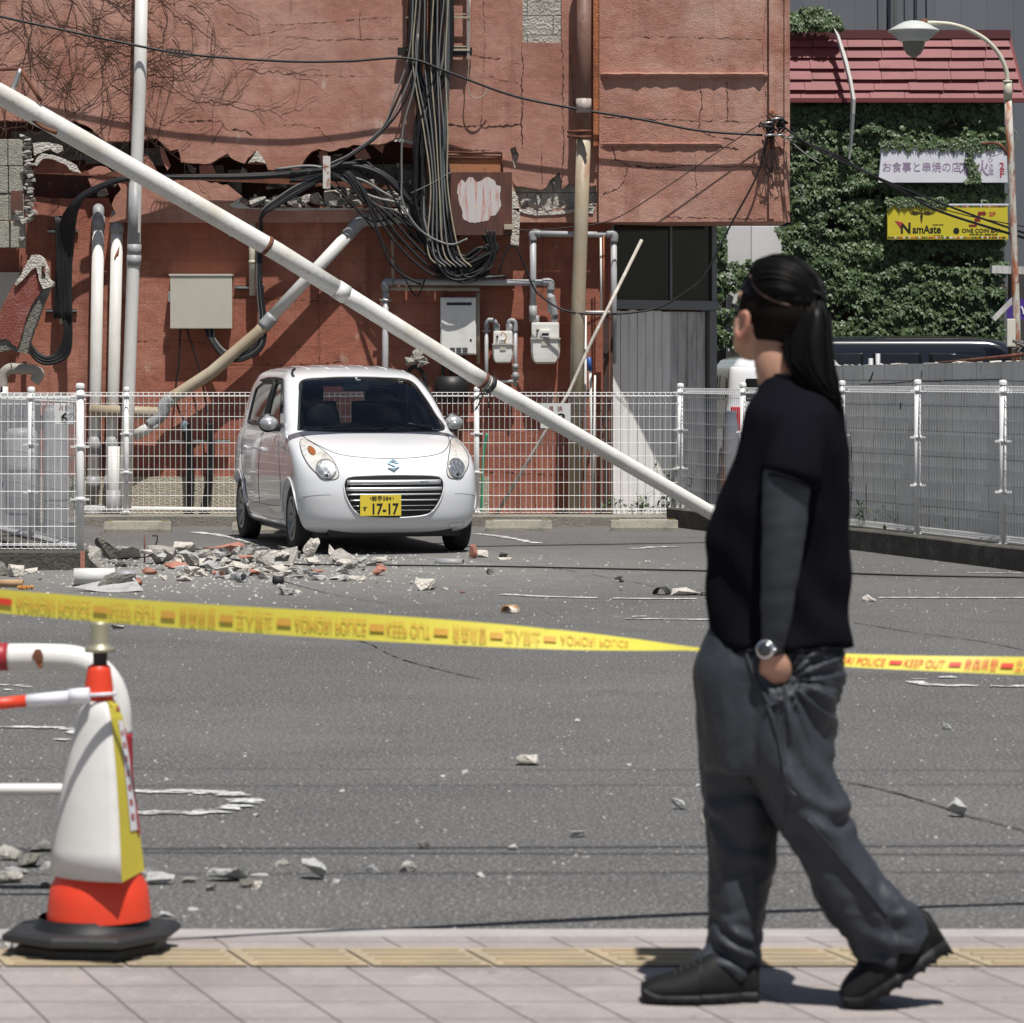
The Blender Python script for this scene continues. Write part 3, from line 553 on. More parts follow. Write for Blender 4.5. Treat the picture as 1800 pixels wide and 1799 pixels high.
def rail(label, x0, x1, y, Yr):
    a = W(x0, y, Yr); b = W(x1, y, Yr); m = MB(); m.box((a.x, Yr-.03, a.z-.018), (b.x, Yr-.027, a.z+.018)); m.box((a.x, Yr-.03, a.z+.012), (b.x, Yr, a.z+.018)); m.box((a.x, Yr-.03, a.z-.018), (b.x, Yr, a.z-.012))
    m.box((a.x, Yr-.034, a.z-.004), (b.x, Yr-.0305, a.z+.004)); tag(m.build('mounting_rail', MT['steel']), label, 'bracket')
rail('short steel rail above the hanging loop of cables at left', 84, 138, 407, YB-.002); rail('short steel rail across the cream pipe stub at left', 81, 136, 547, YB-.002)
rail('short steel rail just under the fallen pole', 402, 432, 415, YB-.002); rail('steel rail right of the beige electrical cabinet', 413, 465, 506, YB-.002); rail('long steel rail holding the two ribbed black conduits', 298, 405, 776, YB-.06)
pipe_thing('cable_conduit', 'cream conduit stub between the hanging black cables at left', 'conduit', [('pipe', MT['cream_pipe'], [(pathY([(107, 385), (111, 570)], YB-.10), pr(6.2))]), ('coupling', MT['cream_pipe'], [(pathY([(109, 462), (109, 468)], YB-.10), pr(6.8))])])
pipe_thing('cable_conduit', 'cream conduit stub right of the beige electrical cabinet', 'conduit', [('pipe', MT['cream_pipe'], [(pathY([(443, 372), (444, 520)], YB-.10), pr(6))]), ('coupling', MT['cream_pipe'], [(pathY([(443.7, 458), (443.7, 464)], YB-.10), pr(6.6))])])
def ribbed(label, pts, r):
    P = spline([W(x, y, YB-.14) for x, y in pts], 40); rs = [r*(1+.16*(1 if (i//1) % 2 else -1)) for i in range(len(P))]
    m = MB(); m.tube(P, rs, 12); tag(m.build('ribbed_conduit', MT['black']), label, 'conduit')
ribbed('left of the two ribbed black conduits behind the fence', [(326, 745), (333, 790), (335, 850), (332, 918)], pr(7.2)); ribbed('right of the two ribbed black conduits behind the fence', [(368, 745), (371, 800), (366, 860), (352, 918)], pr(6.6))
m = MB(); m.tube(spline([W(326, 758, YB-.16), W(324, 748, YB-.17), W(328, 742, YB-.17)], 4), .03, 8); tag(m.build('cable_end', mat('blue_tape', (.20, .26, .30), .6)), 'pale blue taped cable end on the left ribbed conduit', 'cable')
# ---- rusty junction box with its torn paint
Yj = YA-.21
t = thing('junction_box', 'large rusty steel box with a scraped pale patch, under the vertical cable bundle', 'junction box', W(846, 413, YA))
a = W(793, 413, Yj); b = W(899, 304, Yj)
m = MB(); m.bbox((a.x, Yj+.008, a.z), (b.x, YA+.05, b.z), .006); m.build('case', MT['rust'], t)
m = MB(); m.bbox((a.x-.006, Yj-.008, a.z-.006), (b.x+.006, Yj+.008, b.z+.006), .004); dr = m.build('door', mat('rust_door', (.075, .03, .022), .6, var=[(6, (.14, .05, .03), .5, .7, (1, 1, .3)), (60, (.2, .08, .04), .62, .75)], bump=(80, .4, .004)), t)
pt = jag([(805, 325), (811, 316), (818, 322), (824, 312), (832, 313), (838, 320), (846, 318), (852, 313), (860, 312), (868, 316), (872, 325), (880, 328), (879, 345), (881, 362), (872, 378), (862, 380), (858, 388), (842, 391), (826, 392), (815, 386), (812, 370), (806, 352), (804, 335)], 1.0, 4, 9)
m = MB(); m.prism([W(x, y, Yj-.0105) for x, y in pt], .002)
m.build('scraped_paint', mat('scraped', (.54, .50, .49), .7, var=[(9, (.48, .20, .17), .50, .62, (3.5, 1, .25)), (16, (.58, .50, .40), .55, .75), (60, (.3, .14, .08), .64, .7, (2, 1, .4))]), dr)
m = MB(); m.bbox((W(886, 396, Yj).x, Yj-.05, W(0, 404, Yj).z), (W(900, 396, Yj).x+.02, Yj+.02, W(0, 395, Yj).z), .004); m.build('hasp', MT['beige_pipe'], t)
m = MB(); fr_ = [(783, 268), (882, 270), (883, 306)]; m.tube(pathY(fr_, YA-.02), .012, 6); m.tube(pathY([(783, 277), (880, 278)], YA-.02), .008, 6)
tag(m.build('wall_frame', MT['rust']), 'rusty rectangular steel frame on the wall just above the junction box', 'frame')
m = MB(); m.prism([W(784, 281, YA-.005), W(880, 281, YA-.005), W(880, 304, YA-.005), W(784, 304, YA-.005)], .004); m.build('discoloured_patch', mat('patch', (.36, .16, .075), .9, var=[(20, (.2, .08, .05), .55, .7)]), bl)
# ---- ladder-like cable rack
t = thing('cable_rack', 'upright cable ladder with rungs behind the vertical cables', 'cable rack', W(770, 100, YA))
for x in (717, 823):
    m = MB(); m.beam(W(x, -80, YA-.10), W(x, 103, YA-.10), .02, .05); m.build('rail', MT['rust'] if x < 800 else MT['steel'], t)
for y in (-330, -240, -150, -60, 31, 88):
    m = MB(); m.beam(W(714, y, YA-.12), W(826, y, YA-.12), .02, .03); m.beam(W(714, y-6, YA-.09), W(826, y-6, YA-.09), .012, .02); m.build('rung', MT['beige_pipe'], t)
m = MB(); m.beam(W(699, 91, YA-.07), W(830, 91, YA-.07), .075, .06); m.build('bottom_bar', MT['black'], t)
# ---- bundles of black cable
def cab(pts, r, mt, name, label, grp=None, n=7, k=7, Y=None):
    fl = lambda y: YA-.14-(YA-.14-y)*.35 if YA-.6 < y < YA-.14 else y
    m = MB(); m.tube(spline([W(p[0], p[1], fl(p[2] if len(p) > 2 else Y)) for p in pts], k), r, n)
    return tag(m.build(name, mt), label, 'cable', grp)
rnd = random.Random(21)
GV = 'cables of the vertical bundle'
for i in range(30):                        # down from the top, behind the junction box, and looping up beneath it
    x = 722+rnd.random()*66; q = x+rnd.uniform(-6, 6); Y = YA-rnd.uniform(.15, .42); r = rnd.choice([.011, .013, .016, .019])
    mt = MT['cable'] if rnd.random() < .86 else MT['cable_grey']
    d = rnd.uniform(0, 1); e = rnd.uniform(455, 498)
    pts = [(x+6, -80, Y), (x+3, -100, Y), (q, 100+rnd.uniform(-20, 20), Y), (732+d*40, 210, Y), (722+d*66+rnd.uniform(-8, 8), 330, Y), (730+d*60, 400, Y-.02), (765+d*40, e-22, Y-.05), (810+rnd.uniform(-10, 15), e, Y-.05), (850+rnd.uniform(-10, 14), e-22+rnd.uniform(-5, 8), Y), (868+rnd.uniform(-12, 8), 435, Y+.02), (858+rnd.uniform(-20, 12), 405, Y+.04)]
    cab(pts, r, mt, 'bundle_cable', 'dark cable of the dense bundle hanging mid wall and looping under the rusty box', GV)
for i in range(7):
    x = 724+i*10+rnd.uniform(-4, 4); Y = YA-.40-rnd.uniform(0, .05)
    cab([(x+rnd.uniform(-6, 12), -80, Y), (x+5, 0, Y), (x+rnd.uniform(-6, 8), 110, Y), (745+i*7, 230, Y), (757+i*5, 330, Y), (752+i*9, 440, Y-.03), (775+i*9, 470, Y-.05)], .008, [MT['cable_tan'], MT['cable_grey'], MT['cable_grey']][i % 3], 'bundle_wire', 'thin pale wire running down the front of the vertical cable bundle', 'pale wires of the vertical bundle')
cab([(789, -80), (787, 0), (786, 150), (778, 300), (776, 415)], .024, mat('bundle_tube', (.075, .085, .09), .4), 'bundle_tube', 'thick straight slate grey tube at the right side of the vertical bundle', Y=YA-.36, n=10)
cab([(752, -80), (748, 40), (745, 130), (752, 260), (757, 380)], .03, MT['rust_orange'], 'rusty_conduit', 'rust-brown tube buried inside the vertical cable bundle', Y=YA-.17, n=10)
for i, (x, y) in enumerate([(716, 110), (722, 115), (728, 112), (734, 120)]):    # those that sweep down left to the horizontal run
    cab([(x+6, -80, YA-.34), (x+10, -30, YA-.34), (x+4, y-20, YA-.36), (x-22-i*2, 170+i*6, YA-.38), (672-i*4, 225+i*6, YA-.4), (620-i*4, 268+i*4, YA-.4), (582, 287+i*3, YA-.36), (540-i*10, 305, YA-.3)], .009+.002*(i % 2), [MT['cable_grey'], MT['cable']][i % 2], 'swept_cable', 'cable sweeping down left from the vertical bundle to the horizontal run', 'cables sweeping off the vertical bundle')
cab([(735, 60), (728, 150), (708, 230), (706, 320), (706, 345), (716, 375), (745, 410), (790, 430), (822, 420)], .010, MT['cable_grey'], 'loose_cable', 'single pale grey cable curving below the bundle in front of the rusty box shadow', Y=YA-.46)
cab([(826, 0), (824, 110), (822, 150), (830, 170), (845, 172), (862, 153)], .006, MT['cable_tan'], 'loose_cable', 'thin tan wire with a hooked end dangling right of the cable rack', Y=YA-.12)
cab([(722, 340), (760, 322), (793, 303)], .005, MT['cable_grey'], 'loose_cable', 'thin wire strung up to the top left corner of the rusty box', Y=YA-.42)
# horizontal run through the opening
GH = 'black cables of the horizontal run'
for i in range(9):
    o = rnd.uniform(-7, 7); Y = YA-.10-.03*i/2; r = rnd.choice([.013, .017, .021, .024])
    pts = [(96+i*3.5, 560, YB-.14-.01*i), (100+i*3, 470, YB-.16), (106+i*3, 400, YB-.2), (122+i*2, 362+o*.6, YA-.2), (160, 335+o*.8, YA-.22), (230, 312+o*.5, YA-.22), (330, 311+o*.5, Y), (450, 309+o*.8, Y), (540, 301+o, Y-.03), (580, 294+o*.7, Y-.05), (622, 290+o, Y-.06), (670, 305+o*1.2, Y-.08), (710, 340+o*1.6, Y-.08), (735+i*4, 400+o, Y-.1), (765+i*5, 455, Y-.1), (800+i*5, 480+i, Y-.08), (845+i*2, 470+i, Y-.05)]
    cab(pts, r, MT['cable'], 'run_cable', 'black cable running level across the wall opening, then dropping at left', GH, n=8)
for i in range(5):
    o = i*5
    cab([(575, 292+i, YA-.2), (610, 300+o*.6, YA-.26), (640, 335+o, YA-.3), (660+o*2, 375, YA-.34), (690+o*3, 420, YA-.35), (730+o*3, 462-i, YA-.35), (770+o*3, 487, YA-.33), (810+o*4, 486, YA-.28)], .013+.002*(i % 3), MT['cable'], 'slack_cable', 'black cable sagging from the horizontal run down to the coil under the rusty box', 'sagging black cables left of the coil')
cab([(610, 296, YA-.2), (640, 340, YA-.34), (662, 400, YA-.4), (682, 455, YA-.4), (705, 482, YA-.36), (740, 500, YA-.3)], .015, MT['cable'], 'slack_cable', 'leftmost black cable drooping to the grey gas pipe corner')
for i in range(6):                         # branch into the cabinet, right of the cream stub
    cab([(585, 300+i, YA-.2), (530, 322+i*3, YA-.22), (492, 345+i*3, YA-.2), (462, 370+i*2, YA-.2), (454+i*1.2, 410, YB-.16), (452+i*1.5, 500, YB-.18), (456+i*2, 560, YB-.18), (452+i*2, 600+i*2, YB-.2), (425, 619+i*3.0, YB-.2), (398-i, 618+i*2, YB-.18), (378-i*2, 596, YB-.15), (376-i*3, 575, YB-.12)], .009+.002*(i % 3), MT['cable'] if i % 3 else MT['cable_grey'], 'cabinet_cable', 'cable looping up into the bottom of the whole beige electrical cabinet', 'looped cables of the electrical cabinet')
for i in range(6):                         # coil at far left
    cab([(98+i*3.6, 380, YB-.15), (101+i*3.4, 480, YB-.18), (106+i*3, 540, YB-.18), (114+i*2.2, 580, YB-.2), (104+i*3, 615+i*2, YB-.2), (84, 628+i*2.4, YB-.22), (64-i, 618+i*2, YB-.2), (52-i, 600, YB-.18), (50-i, 580, YB-.12)], .012+.003*(i % 2), MT['cable'], 'hanging_cable', 'thick black cable hanging in a U loop left of the capped pipes', 'black cables looping at the left')
cab([(317, 578, YB-.12), (314, 640, YB-.12), (309, 680, YB-.13), (312, 715, YB-.13), (326, 745, YB-.14)], .009, MT['cable'], 'drop_cable', 'thin black cable dropping straight from the beige cabinet to the left ribbed conduit')
cab([(328, 578, YB-.12), (340, 615, YB-.12), (354, 665, YB-.13), (362, 710, YB-.13), (368, 745, YB-.14)], .009, MT['cable'], 'drop_cable', 'thin black cable slanting from the beige cabinet to the right ribbed conduit')
cab([(878, 480, YA-.3), (888, 445, YA-.3), (903, 432, YA-.3), (915, 450, YA-.3), (935, 500, YA-.3), (950, 520, YA-.33), (985, 543, YA-.4), (1030, 552, YA-.5), (1100, 551, YA-.5), (1160, 540, YA-.45), (1210, 510, YA-.42), (1240, 482, YA-.40), (1283, 398, YA-.3), (1330, 310, YA-.2), (1350, 240, YA-.16)], .010, MT['cable'], 'loose_cable', 'black cable drooping from the rusty box across the entrance and up to the bay corner')
cab([(897, 398, YA-.3), (925, 405, YA-.3), (1000, 400, YA-.34), (1080, 385, YA-.25), (1170, 330, YA-.22), (1280, 255, YA-.2), (1345, 213, YA-.17)], .005, MT['cable'], 'loose_cable', 'thin black wire rising from the rusty box hasp to the bay corner')
rnd = random.Random(61)
for i in range(9):                         # messy loops between the run and the bundle
    x0, x1 = rnd.uniform(470, 600), rnd.uniform(690, 770); ya, yb = rnd.uniform(288, 312), rnd.uniform(330, 470); sg_ = rnd.uniform(-25, 45)
    cab([(x0, ya+8, YA-.16), (x0+(x1-x0)*.35, ya+sg_*.3, YA-.2), (x0+(x1-x0)*.7, (ya+yb)/2+sg_, YA-.24), (x1, yb, YA-.22), (x1+rnd.uniform(10, 60), yb+rnd.uniform(20, 60), YA-.2), (x1+rnd.uniform(50, 100), min(492, yb+rnd.uniform(10, 60)), YA-.16)], rnd.choice([.006, .008, .012, .015]), MT['cable'] if i % 4 else MT['cable_grey'], 'tangled_cable', 'dark cable of the loose tangle between the horizontal run and the rusty box', 'loose tangle of cables')
# post and bracket that carry the run
m = MB(); a = W(568, 332, YA-.2); b = W(581, 275, YA-.2); m.bbox((a.x, YA-.24, a.z), (b.x, YA-.19, b.z), .004); m.box((a.x+.01, YA-.2, a.z), (b.x-.01, YA-.0, a.z+.05)); tag(m.build('support_stub', mat('peeling', (.58, .55, .52), .7, var=[(20, (.28, .10, .05), .5, .65)])), 'short upright steel stub with peeling white paint in front of the cable run', 'bracket')
m = MB(); m.beam(W(60, 301, YA+.1), W(560, 322, YA-.02), .05, .05); m.beam(W(560, 322, YA-.02), W(700, 330, YA+.02), .05, .05); tag(m.build('rusty_rail', MT['rust']), 'long rusty steel rail lying along the bottom of the wall opening', 'rail')
# the span wire across the whole facade, knotted at the bay corner
sw = [(-90, 5, YA-.55), (0, 29, YA-.55), (120, 55, YA-.55), (258, 84, YA-.55), (340, 97, YA-.55), (500, 108, YA-.55), (610, 108, YA-.5), (715, 103, YA-.46), (790, 128, YA-.46), (900, 168, YA-.42), (1010, 191, YA-.38), (1120, 209, YA-.34), (1230, 230, YA-.26), (1340, 238, YA-.20)]
cab(sw, .0125, MT['cable'], 'span_wire', 'twisted black wire strung right across the facade above the opening', k=10)
m = MB()
for k in range(5):
    c = W(300+k*7, 92+k, YA-.55); m.tube([c+Vector((cos(a)*.05, sin(a)*.02, sin(a)*.035)) for a in [j*.7 for j in range(10)]], .005, 5)
m.build('splice', MT['cable'], bpy.data.objects['span_wire'])
t = thing('wire_anchor', 'rusty hook plate with a tangle of clamped wires at the bay corner', 'wire anchor', W(1357, 262, YA-.15))
m = MB(); m.bbox(W(1352, 262, YA-.16), W(1361, 195, YA-.11), .003); m.build('plate', MT['rust_orange'], t)
m = MB(); rnd = random.Random(3)
for k in range(22):
    c = Vector((1357+rnd.uniform(-14, 24), 225+rnd.uniform(-18, 20), 0)); m.tube(spline([W(c.x+rnd.uniform(-12, 12), c.y+rnd.uniform(-9, 9), YA-.18+rnd.uniform(-.04, .04)) for _ in range(5)], 5), rnd.choice([.004, .006, .009]), 5)
for k in range(9): m.tube(spline([W(1355+rnd.uniform(-8, 8), 240, YA-.17), W(1355+rnd.uniform(-22, 26), 275+rnd.uniform(0, 20), YA-.17), W(1356+rnd.uniform(-14, 14), 300+rnd.uniform(0, 30), YA-.14)], 6), .004, 5)
m.build('wire_tangle', MT['cable'], t)
m = MB()
for x, y in ((1352, 238), (1370, 238), (1350, 216), (1386, 243), (1364, 209)): m.tube([W(x-9, y+1, YA-.21), W(x+9, y-1, YA-.21)], .012, 6)
m.build('wire_clamp', MT['steel'], t)
for i, (pts, r, lab) in enumerate([([(1375, 222, YA-.2), (1440, 265, YA-.6), (1560, 320, YA-1.6), (1700, 375, YA-3), (1830, 420, YA-4.5)], .010, 'upper of the two thick black wires sloping down right past the ivy signs'), ([(1388, 240, YA-.2), (1470, 275, YA-.7), (1600, 345, YA-1.8), (1660, 375, YA-2.4), (1830, 428, YA-4.5)], .012, 'lower of the two thick black wires sloping down right past the ivy signs'), ([(1380, 240, YA-.2), (1412, 268, YA-.3), (1440, 287, YA-.4)], .007, 'pale stub of wire poking out right of the bay corner'), ([(1388, 222, YA-.2), (1500, 290, YA-1), (1650, 365, YA-2.5), (1830, 405, YA-4.5)], .005, 'thinnest black wire sloping down right across the ivy')]):
    cab(pts, r, MT['cable_grey'] if i == 2 else MT['cable'], 'service_wire', lab)
cab([(1392, 330), (1402, 345), (1412, 350), (1413, 338), (1404, 325), (1396, 318)], .006, MT['cable_grey'], 'wire_loop', 'small pale loop of wire hanging right of the bay', Y=YA-.2)
# ---- grey steel gas pipes and meters
Yg = YB-.16
def gp(pts, r=6.0, Y=Yg): return (pathY(pts, Y), pr(r))
def elb(pts, r=7.2, Y=Yg): return (spline(pathY(pts, Y), 5), pr(r))
pipe_thing('gas_pipe', 'grey steel gas pipe boxing round above the larger gas meter', 'pipe', [
    ('pipe', MT['grey_pipe'], [gp([(937, 418), (937, 560)], 5.6), gp([(945, 411), (1072, 413)], 5.2), gp([(1079, 420), (1079, 510), (1078, 640)], 5.4)]), ('elbow', MT['grey_joint'], [elb([(937, 424), (937, 411), (950, 411)]), elb([(1066, 412), (1079, 412), (1079, 426)]), gp([(937, 538), (937, 566)], 7)])])
pipe_thing('gas_pipe', 'long grey steel gas pipe running level behind the cable coil', 'pipe', [
    ('pipe', MT['grey_pipe'], [gp([(678, 505), (677, 640), (676, 720)], 5.6), gp([(686, 496), (780, 497), (958, 497)], 5.6), gp([(967, 505), (968, 550)], 5.6)]), ('elbow', MT['grey_joint'], [elb([(678, 512), (678, 497), (690, 496)]), elb([(954, 497), (967, 497), (968, 512)]), elb([(968, 520), (972, 540), (975, 556)], 7)]), ('clamp', MT['steel'], [([W(667, 528, Yg-.03), W(689, 528, Yg-.03)], .012)])])
pipe_thing('drain_pipe', 'thin cream pipe turning level over the water heater', 'pipe', [('pipe', MT['beige_pipe'], [gp([(690, 385), (691, 500)], 2.8), gp([(686, 508), (843, 509)], 3.4), gp([(840, 515), (841, 640)], 3.2)])])
def meter(label, x0, x1, y0, y1, ysplit, Ym):
    t = thing('gas_meter', label, 'gas meter', W((x0+x1)/2, y1, Ym)); cx = (x0+x1)/2; w = x1-x0
    m = MB(); a = W(x0+1, ysplit, Ym-.13); b = W(x1-1, y0, Ym-.13); m.bbox((a.x, Ym-.14, a.z), (b.x, Ym, b.z), .022); m.build('upper_body', MT['appliance'], t)
    m = MB(); zz = lambda y: W(0, y, Ym).z; xx = lambda x: W(x, 0, Ym).x
    h = y1-ysplit; rr = []
    for f, ww in ((0, 1.0), (.55, 1.0), (.78, .93), (.92, .8), (1, .6)):
        hw = (xx(x1)-xx(x0))/2*ww; c = xx(cx); z = zz(ysplit+h*f); d = .17*(.9+.1*ww) if f < 1 else .12
        rr.append([Vector((c-hw, Ym, z)), Vector((c+hw, Ym, z)), Vector((c+hw, Ym-d*.8, z)), Vector((c+hw*.86, Ym-d, z)), Vector((c-hw*.86, Ym-d, z)), Vector((c-hw, Ym-d*.8, z))])
    m.rings(rr, False); m.build('lower_body', MT['appliance'], t)
    m = MB(); a = W(x0-1, ysplit+1.5, Ym); b = W(x1+1, ysplit-1.5, Ym); m.bbox((a.x, Ym-.185, a.z), (b.x, Ym, b.z), .004); m.build('flange', mat('flange', (.42, .40, .36), .6), t)
    m = MB(); a = W(cx-w*.17, ysplit-3, Ym-.15); b = W(cx+w*.17, ysplit-w*.3, Ym-.15); m.bbox((a.x, Ym-.165, a.z), (b.x, Ym-.13, b.z), .005); rg = m.build('register', MT['appliance'], t)
    m = MB(); a = W(cx-w*.12, ysplit-6, Ym-.16); b = W(cx+w*.12, ysplit-w*.2, Ym-.16); m.box((a.x, Ym-.168, a.z), (b.x, Ym-.160, b.z)); m.build('counter_window', MT['black'], rg)
    m = MB(); a = W(cx-w*.14, ysplit+6+w*.12, Ym); b = W(cx+w*.14, ysplit+4, Ym); m.box((a.x, Ym-.178, a.z), (b.x, Ym-.16, b.z)); m.build('tag_plate', MT['cabinet'], t)
    m = MB(); c = W(x0+w*.23, y0+w*.28, Ym); m.lathe([(.0, -.165), (.012, -.165), (.012, -.13)], (c.x, Ym, c.z), 10, 'y'); m.build('inlet_cap', MT['black'], t)
    for sx in (.18, .82):
        m = MB(); x = x0+w*sx; m.tube([W(x, y0+3, Ym-.07), W(x, y0-12, Ym-.07)], pr(6), 10); m.build('union', MT['grey_joint'], t)
    return t
meter('larger white gas meter, hanging below the grey pipes left of the downpipe', 933, 984, 567, 640, 596, Yg+.08)
meter('smaller white gas meter with yellow wires, between the water heater and the larger meter', 866, 902, 582, 639, 606, Yg+.08)
pipe_thing('gas_pipe', 'thin grey pipes bending into the top of the smaller gas meter', 'pipe', [
    ('pipe', MT['grey_pipe'], [gp([(855, 572), (855, 700)], 3.4), gp([(906, 575), (906, 680)], 3.4), gp([(820, 671), (910, 671)], 3.0)]), ('elbow', MT['grey_joint'], [elb([(855, 585), (855, 566), (862, 563), (870, 566), (872, 580)], 4.2), elb([(895, 582), (895, 566), (901, 564), (906, 568), (906, 584)], 4.2), gp([(906, 655), (906, 668)], 5), gp([(906, 640), (906, 650)], 5)]), ('wall_clip', MT['steel'], [([W(847, 582, Yg), W(863, 582, Yg)], .010), ([W(898, 662, Yg), W(914, 662, Yg)], .012)])])
cab([(880, 590), (884, 584), (890, 592), (887, 600), (892, 606)], .005, mat('yellow_wire', (.42, .25, .06), .5), 'meter_wire', 'yellow wire twisted in front of the smaller gas meter', Y=Yg-.09, k=5)
t = thing('water_heater', 'off-white wall-mounted water heater with a louvred vent, beside the gas meters', 'water heater', W(805, 625, YB))
a = W(774, 624, YB-.24); b = W(837, 523, YB-.24)
m = MB(); m.bbox((a.x, YB-.235, a.z), (b.x, YB, b.z), .012); m.build('case', MT['appliance'], t)
m = MB(); m.bbox((a.x+.01, YB-.25, a.z+.012), (b.x-.01, YB-.23, b.z-.012), .006); fp_ = m.build('front_panel', MT['appliance'], t)
m = MB(); c = W(785, 537, YB-.25); d = W(829, 532, YB-.25); m.bbox((c.x, YB-.257, c.z), (d.x, YB-.245, d.z), .004); m.build('flue_slot', MT['black'], fp_)
m = MB(); rnd = random.Random(2)
for r_ in range(5):
    for s_ in range(3):
        c = W(791+s_*11, 612+r_*3.0, YB-.25); m.box((c.x, YB-.2535, c.z-.005), (c.x+.05, YB-.249, c.z+.003))
m.build('vent_louvres', MT['rubber'], fp_)
m = MB(); c = W(826, 600, YB-.25); m.box((c.x, YB-.254, c.z), (c.x+.018, YB-.249, c.z+.02)); m.build('inspection_hole', MT['black'], fp_)
# clutter under the heater: valve pipes and a chunk of mortar
m = MB()
for x, y in ((775, 650), (792, 640), (800, 660), (815, 650)): m.tube(spline(pathY([(x, 626), (x+4, y), (x-4, y+40)], YB-.16), 5), .014, 7)
tag(m.build('heater_pipes', MT['rubber']), 'black lagged pipes dropping out of the water heater behind the fallen pole', 'pipe')
m = MB(); m.lathe([(0, .0), (.15, .0), (.17, -.1), (.16, -.24), (.0, -.26)], W(793, 662, YB-.2), 18); tag(m.build('rubber_bucket', MT['black']), 'black bucket-like tub under the water heater', 'tub')
m = MB(); rnd = random.Random(9); [chunk(m, W(733+rnd.uniform(-12, 12), 628+rnd.uniform(-10, 12), YB-.2), .12, .12, .10, rnd, 12) for _ in range(6)]
tag(m.build('mortar_lump', MT['concrete']), 'jagged grey lump of broken mortar caught above the right side of the car roof', 'rubble')
cab([(724, 690), (716, 662), (728, 645), (745, 660), (752, 700)], .02, MT['cable'], 'wrapped_cable', 'black cable hoop hanging under the mortar lump', Y=YB-.2)
m = MB(); m.box(W(848, 500, YB-.12), W(905, 508, YB-.02)); m.build('shelf', MT['rust'], bpy.data.objects['gas_pipe.001'])
# dark posts and rods at the entrance edge
t = thing('door_post', 'black rusted steel post standing left of the white boards', 'post', W(1066, 915, YA-.1))
m = MB(); m.box((W(1060, 0, YA).x, YA-.12, 0), (W(1070, 0, YA).x, YA-.02, W(0, 560, YA).z)); m.box((W(1072, 0, YA).x, YA-.14, 0), (W(1077, 0, YA).x, YA-.1, W(0, 552, YA).z)); m.build('post', mat('black_rust', (.05, .03, .024), .8, var=[(25, (.25, .22, .2), .62, .7, (1, 1, .3)), (9, (.1, .04, .03), .5, .7)]), t)
pipe_thing('thin_conduit', 'thin pale conduit beside the downpipe, ending in a short elbow', 'conduit', [('pipe', MT['white_pipe'], [gp([(1056, 418), (1057, 560)], 1.8, YA-.05), gp([(1029, 555), (1029, 900)], 2.4, YA-.12), gp([(1029, 549), (1072, 549)], 2.4, YA-.12)]), ('rusty_strip', MT['rust_orange'], [gp([(1061, 415), (1061, 555)], 1.4, YA-.05)])])
m = MB(); m.tube(pathY([(1037, 640), (1044, 912)], YA-.25), .014, 8); m.tube(pathY([(1046, 660), (1042, 912)], YA-.3), .010, 8); o = m.build('broom_handle', MT['white_pipe']); tag(o, 'white broom handles propped upright behind the fence near the downpipe', 'broom')
m = MB(); m.tube(pathY([(1035, 628), (1037, 652)], YA-.25), .024, 8); m.build('blue_grip', mat('blue', (.03, .09, .30), .5), o)
cab([(856, 762), (850, 800), (848, 850), (846, 905)], .015, mat('green_hose', (.03, .25, .13), .5), 'green_hose', 'green garden hose hanging behind the fence right of the car', Y=YA-.3)
# ---------------------------------------------------------------- mesh fences, kerbs, wheel stops, block wall
def mesh_panel(name, parent, a, b, z0, z1, wr=.0021, hr=.0026, pitch=.0505, hp=.124, roll=.055):
    a = Vector(a); b = Vector(b); d = b-a; L_ = d.length; u = d/L_; q = Vector((u.y, -u.x, 0))
    m = MB(); m.smooth = False; n = int(L_/pitch)
    for i in range(n+1):
        p = a+u*(i*pitch+.01); z = Vector((0, 0, 1))
        m.wire(p+z*(z0+.035), p+z*(z1-.035), wr)
        for zz, s in ((z1, -1), (z0, 1)):       # rolled triangular edges
            k0, k1, k2 = p+z*(zz+s*.035), p+z*zz+q*roll/2, p+z*(zz+s*.028)+q*roll
            m.wire(k0, p+z*zz, wr); m.wire(p+z*zz, k2, wr); m.wire(k2, p+z*(zz+s*.05)+q*.0, wr)
    zs = [z0+.035+hp*i for i in range(int((z1-z0-.07)/hp)+1)]
    for z in zs+[z1-.035]: m.wire(a+Vector((0, 0, z)), b+Vector((0, 0, z)), hr)
    for z, s in ((z1, -1), (z0, 1)):
        m.wire(a+Vector((0, 0, z)), b+Vector((0, 0, z)), hr); m.wire(a+q*roll+Vector((0, 0, z+s*.028)), b+q*roll+Vector((0, 0, z+s*.028)), hr)
    return m.build(name, MT['fence'], parent)
def fpost(parent, p, z0, z1, r=.024, off=Vector((0, 0, 0))):
    m = MB(); p = Vector(p)+off; m.tube([p+Vector((0, 0, z0)), p+Vector((0, 0, z1))], r, 16); m.lathe([(r*1.15, z1-.01), (r*1.2, z1+.012), (r*.9, z1+.026), (0, z1+.03)], p, 16)
    o = m.build('post', MT['post'], parent)
    for z in (z0+.06, z0+(z1-z0)*.36, z0+(z1-z0)*.66, z1-.06):
        m = MB(); m.tube([p+Vector((0, 0, z-.014)), p+Vector((0, 0, z+.014))], r*1.25, 12); m.box((p.x-r*2.4, p.y-r*.9, p.z+z-.008), (p.x+r*2.4, p.y-r*.2, p.z+z+.008)); m.build('bracket', MT['post'], o)
    return o
YF = 32.15
xw = lambda px, Y: (px-900)*Y/F
t = thing('mesh_fence', 'white wire mesh fence along the back of the lot, behind the parked car', 'fence', (-1, YF, .1))
posts = [148, 222, 530, 838, 1195]
for i, (p, q) in enumerate(zip(posts, posts[1:])): mesh_panel('mesh_panel', t, (xw(p, YF), YF, 0), (xw(q, YF), YF, 0), .12, 1.25)
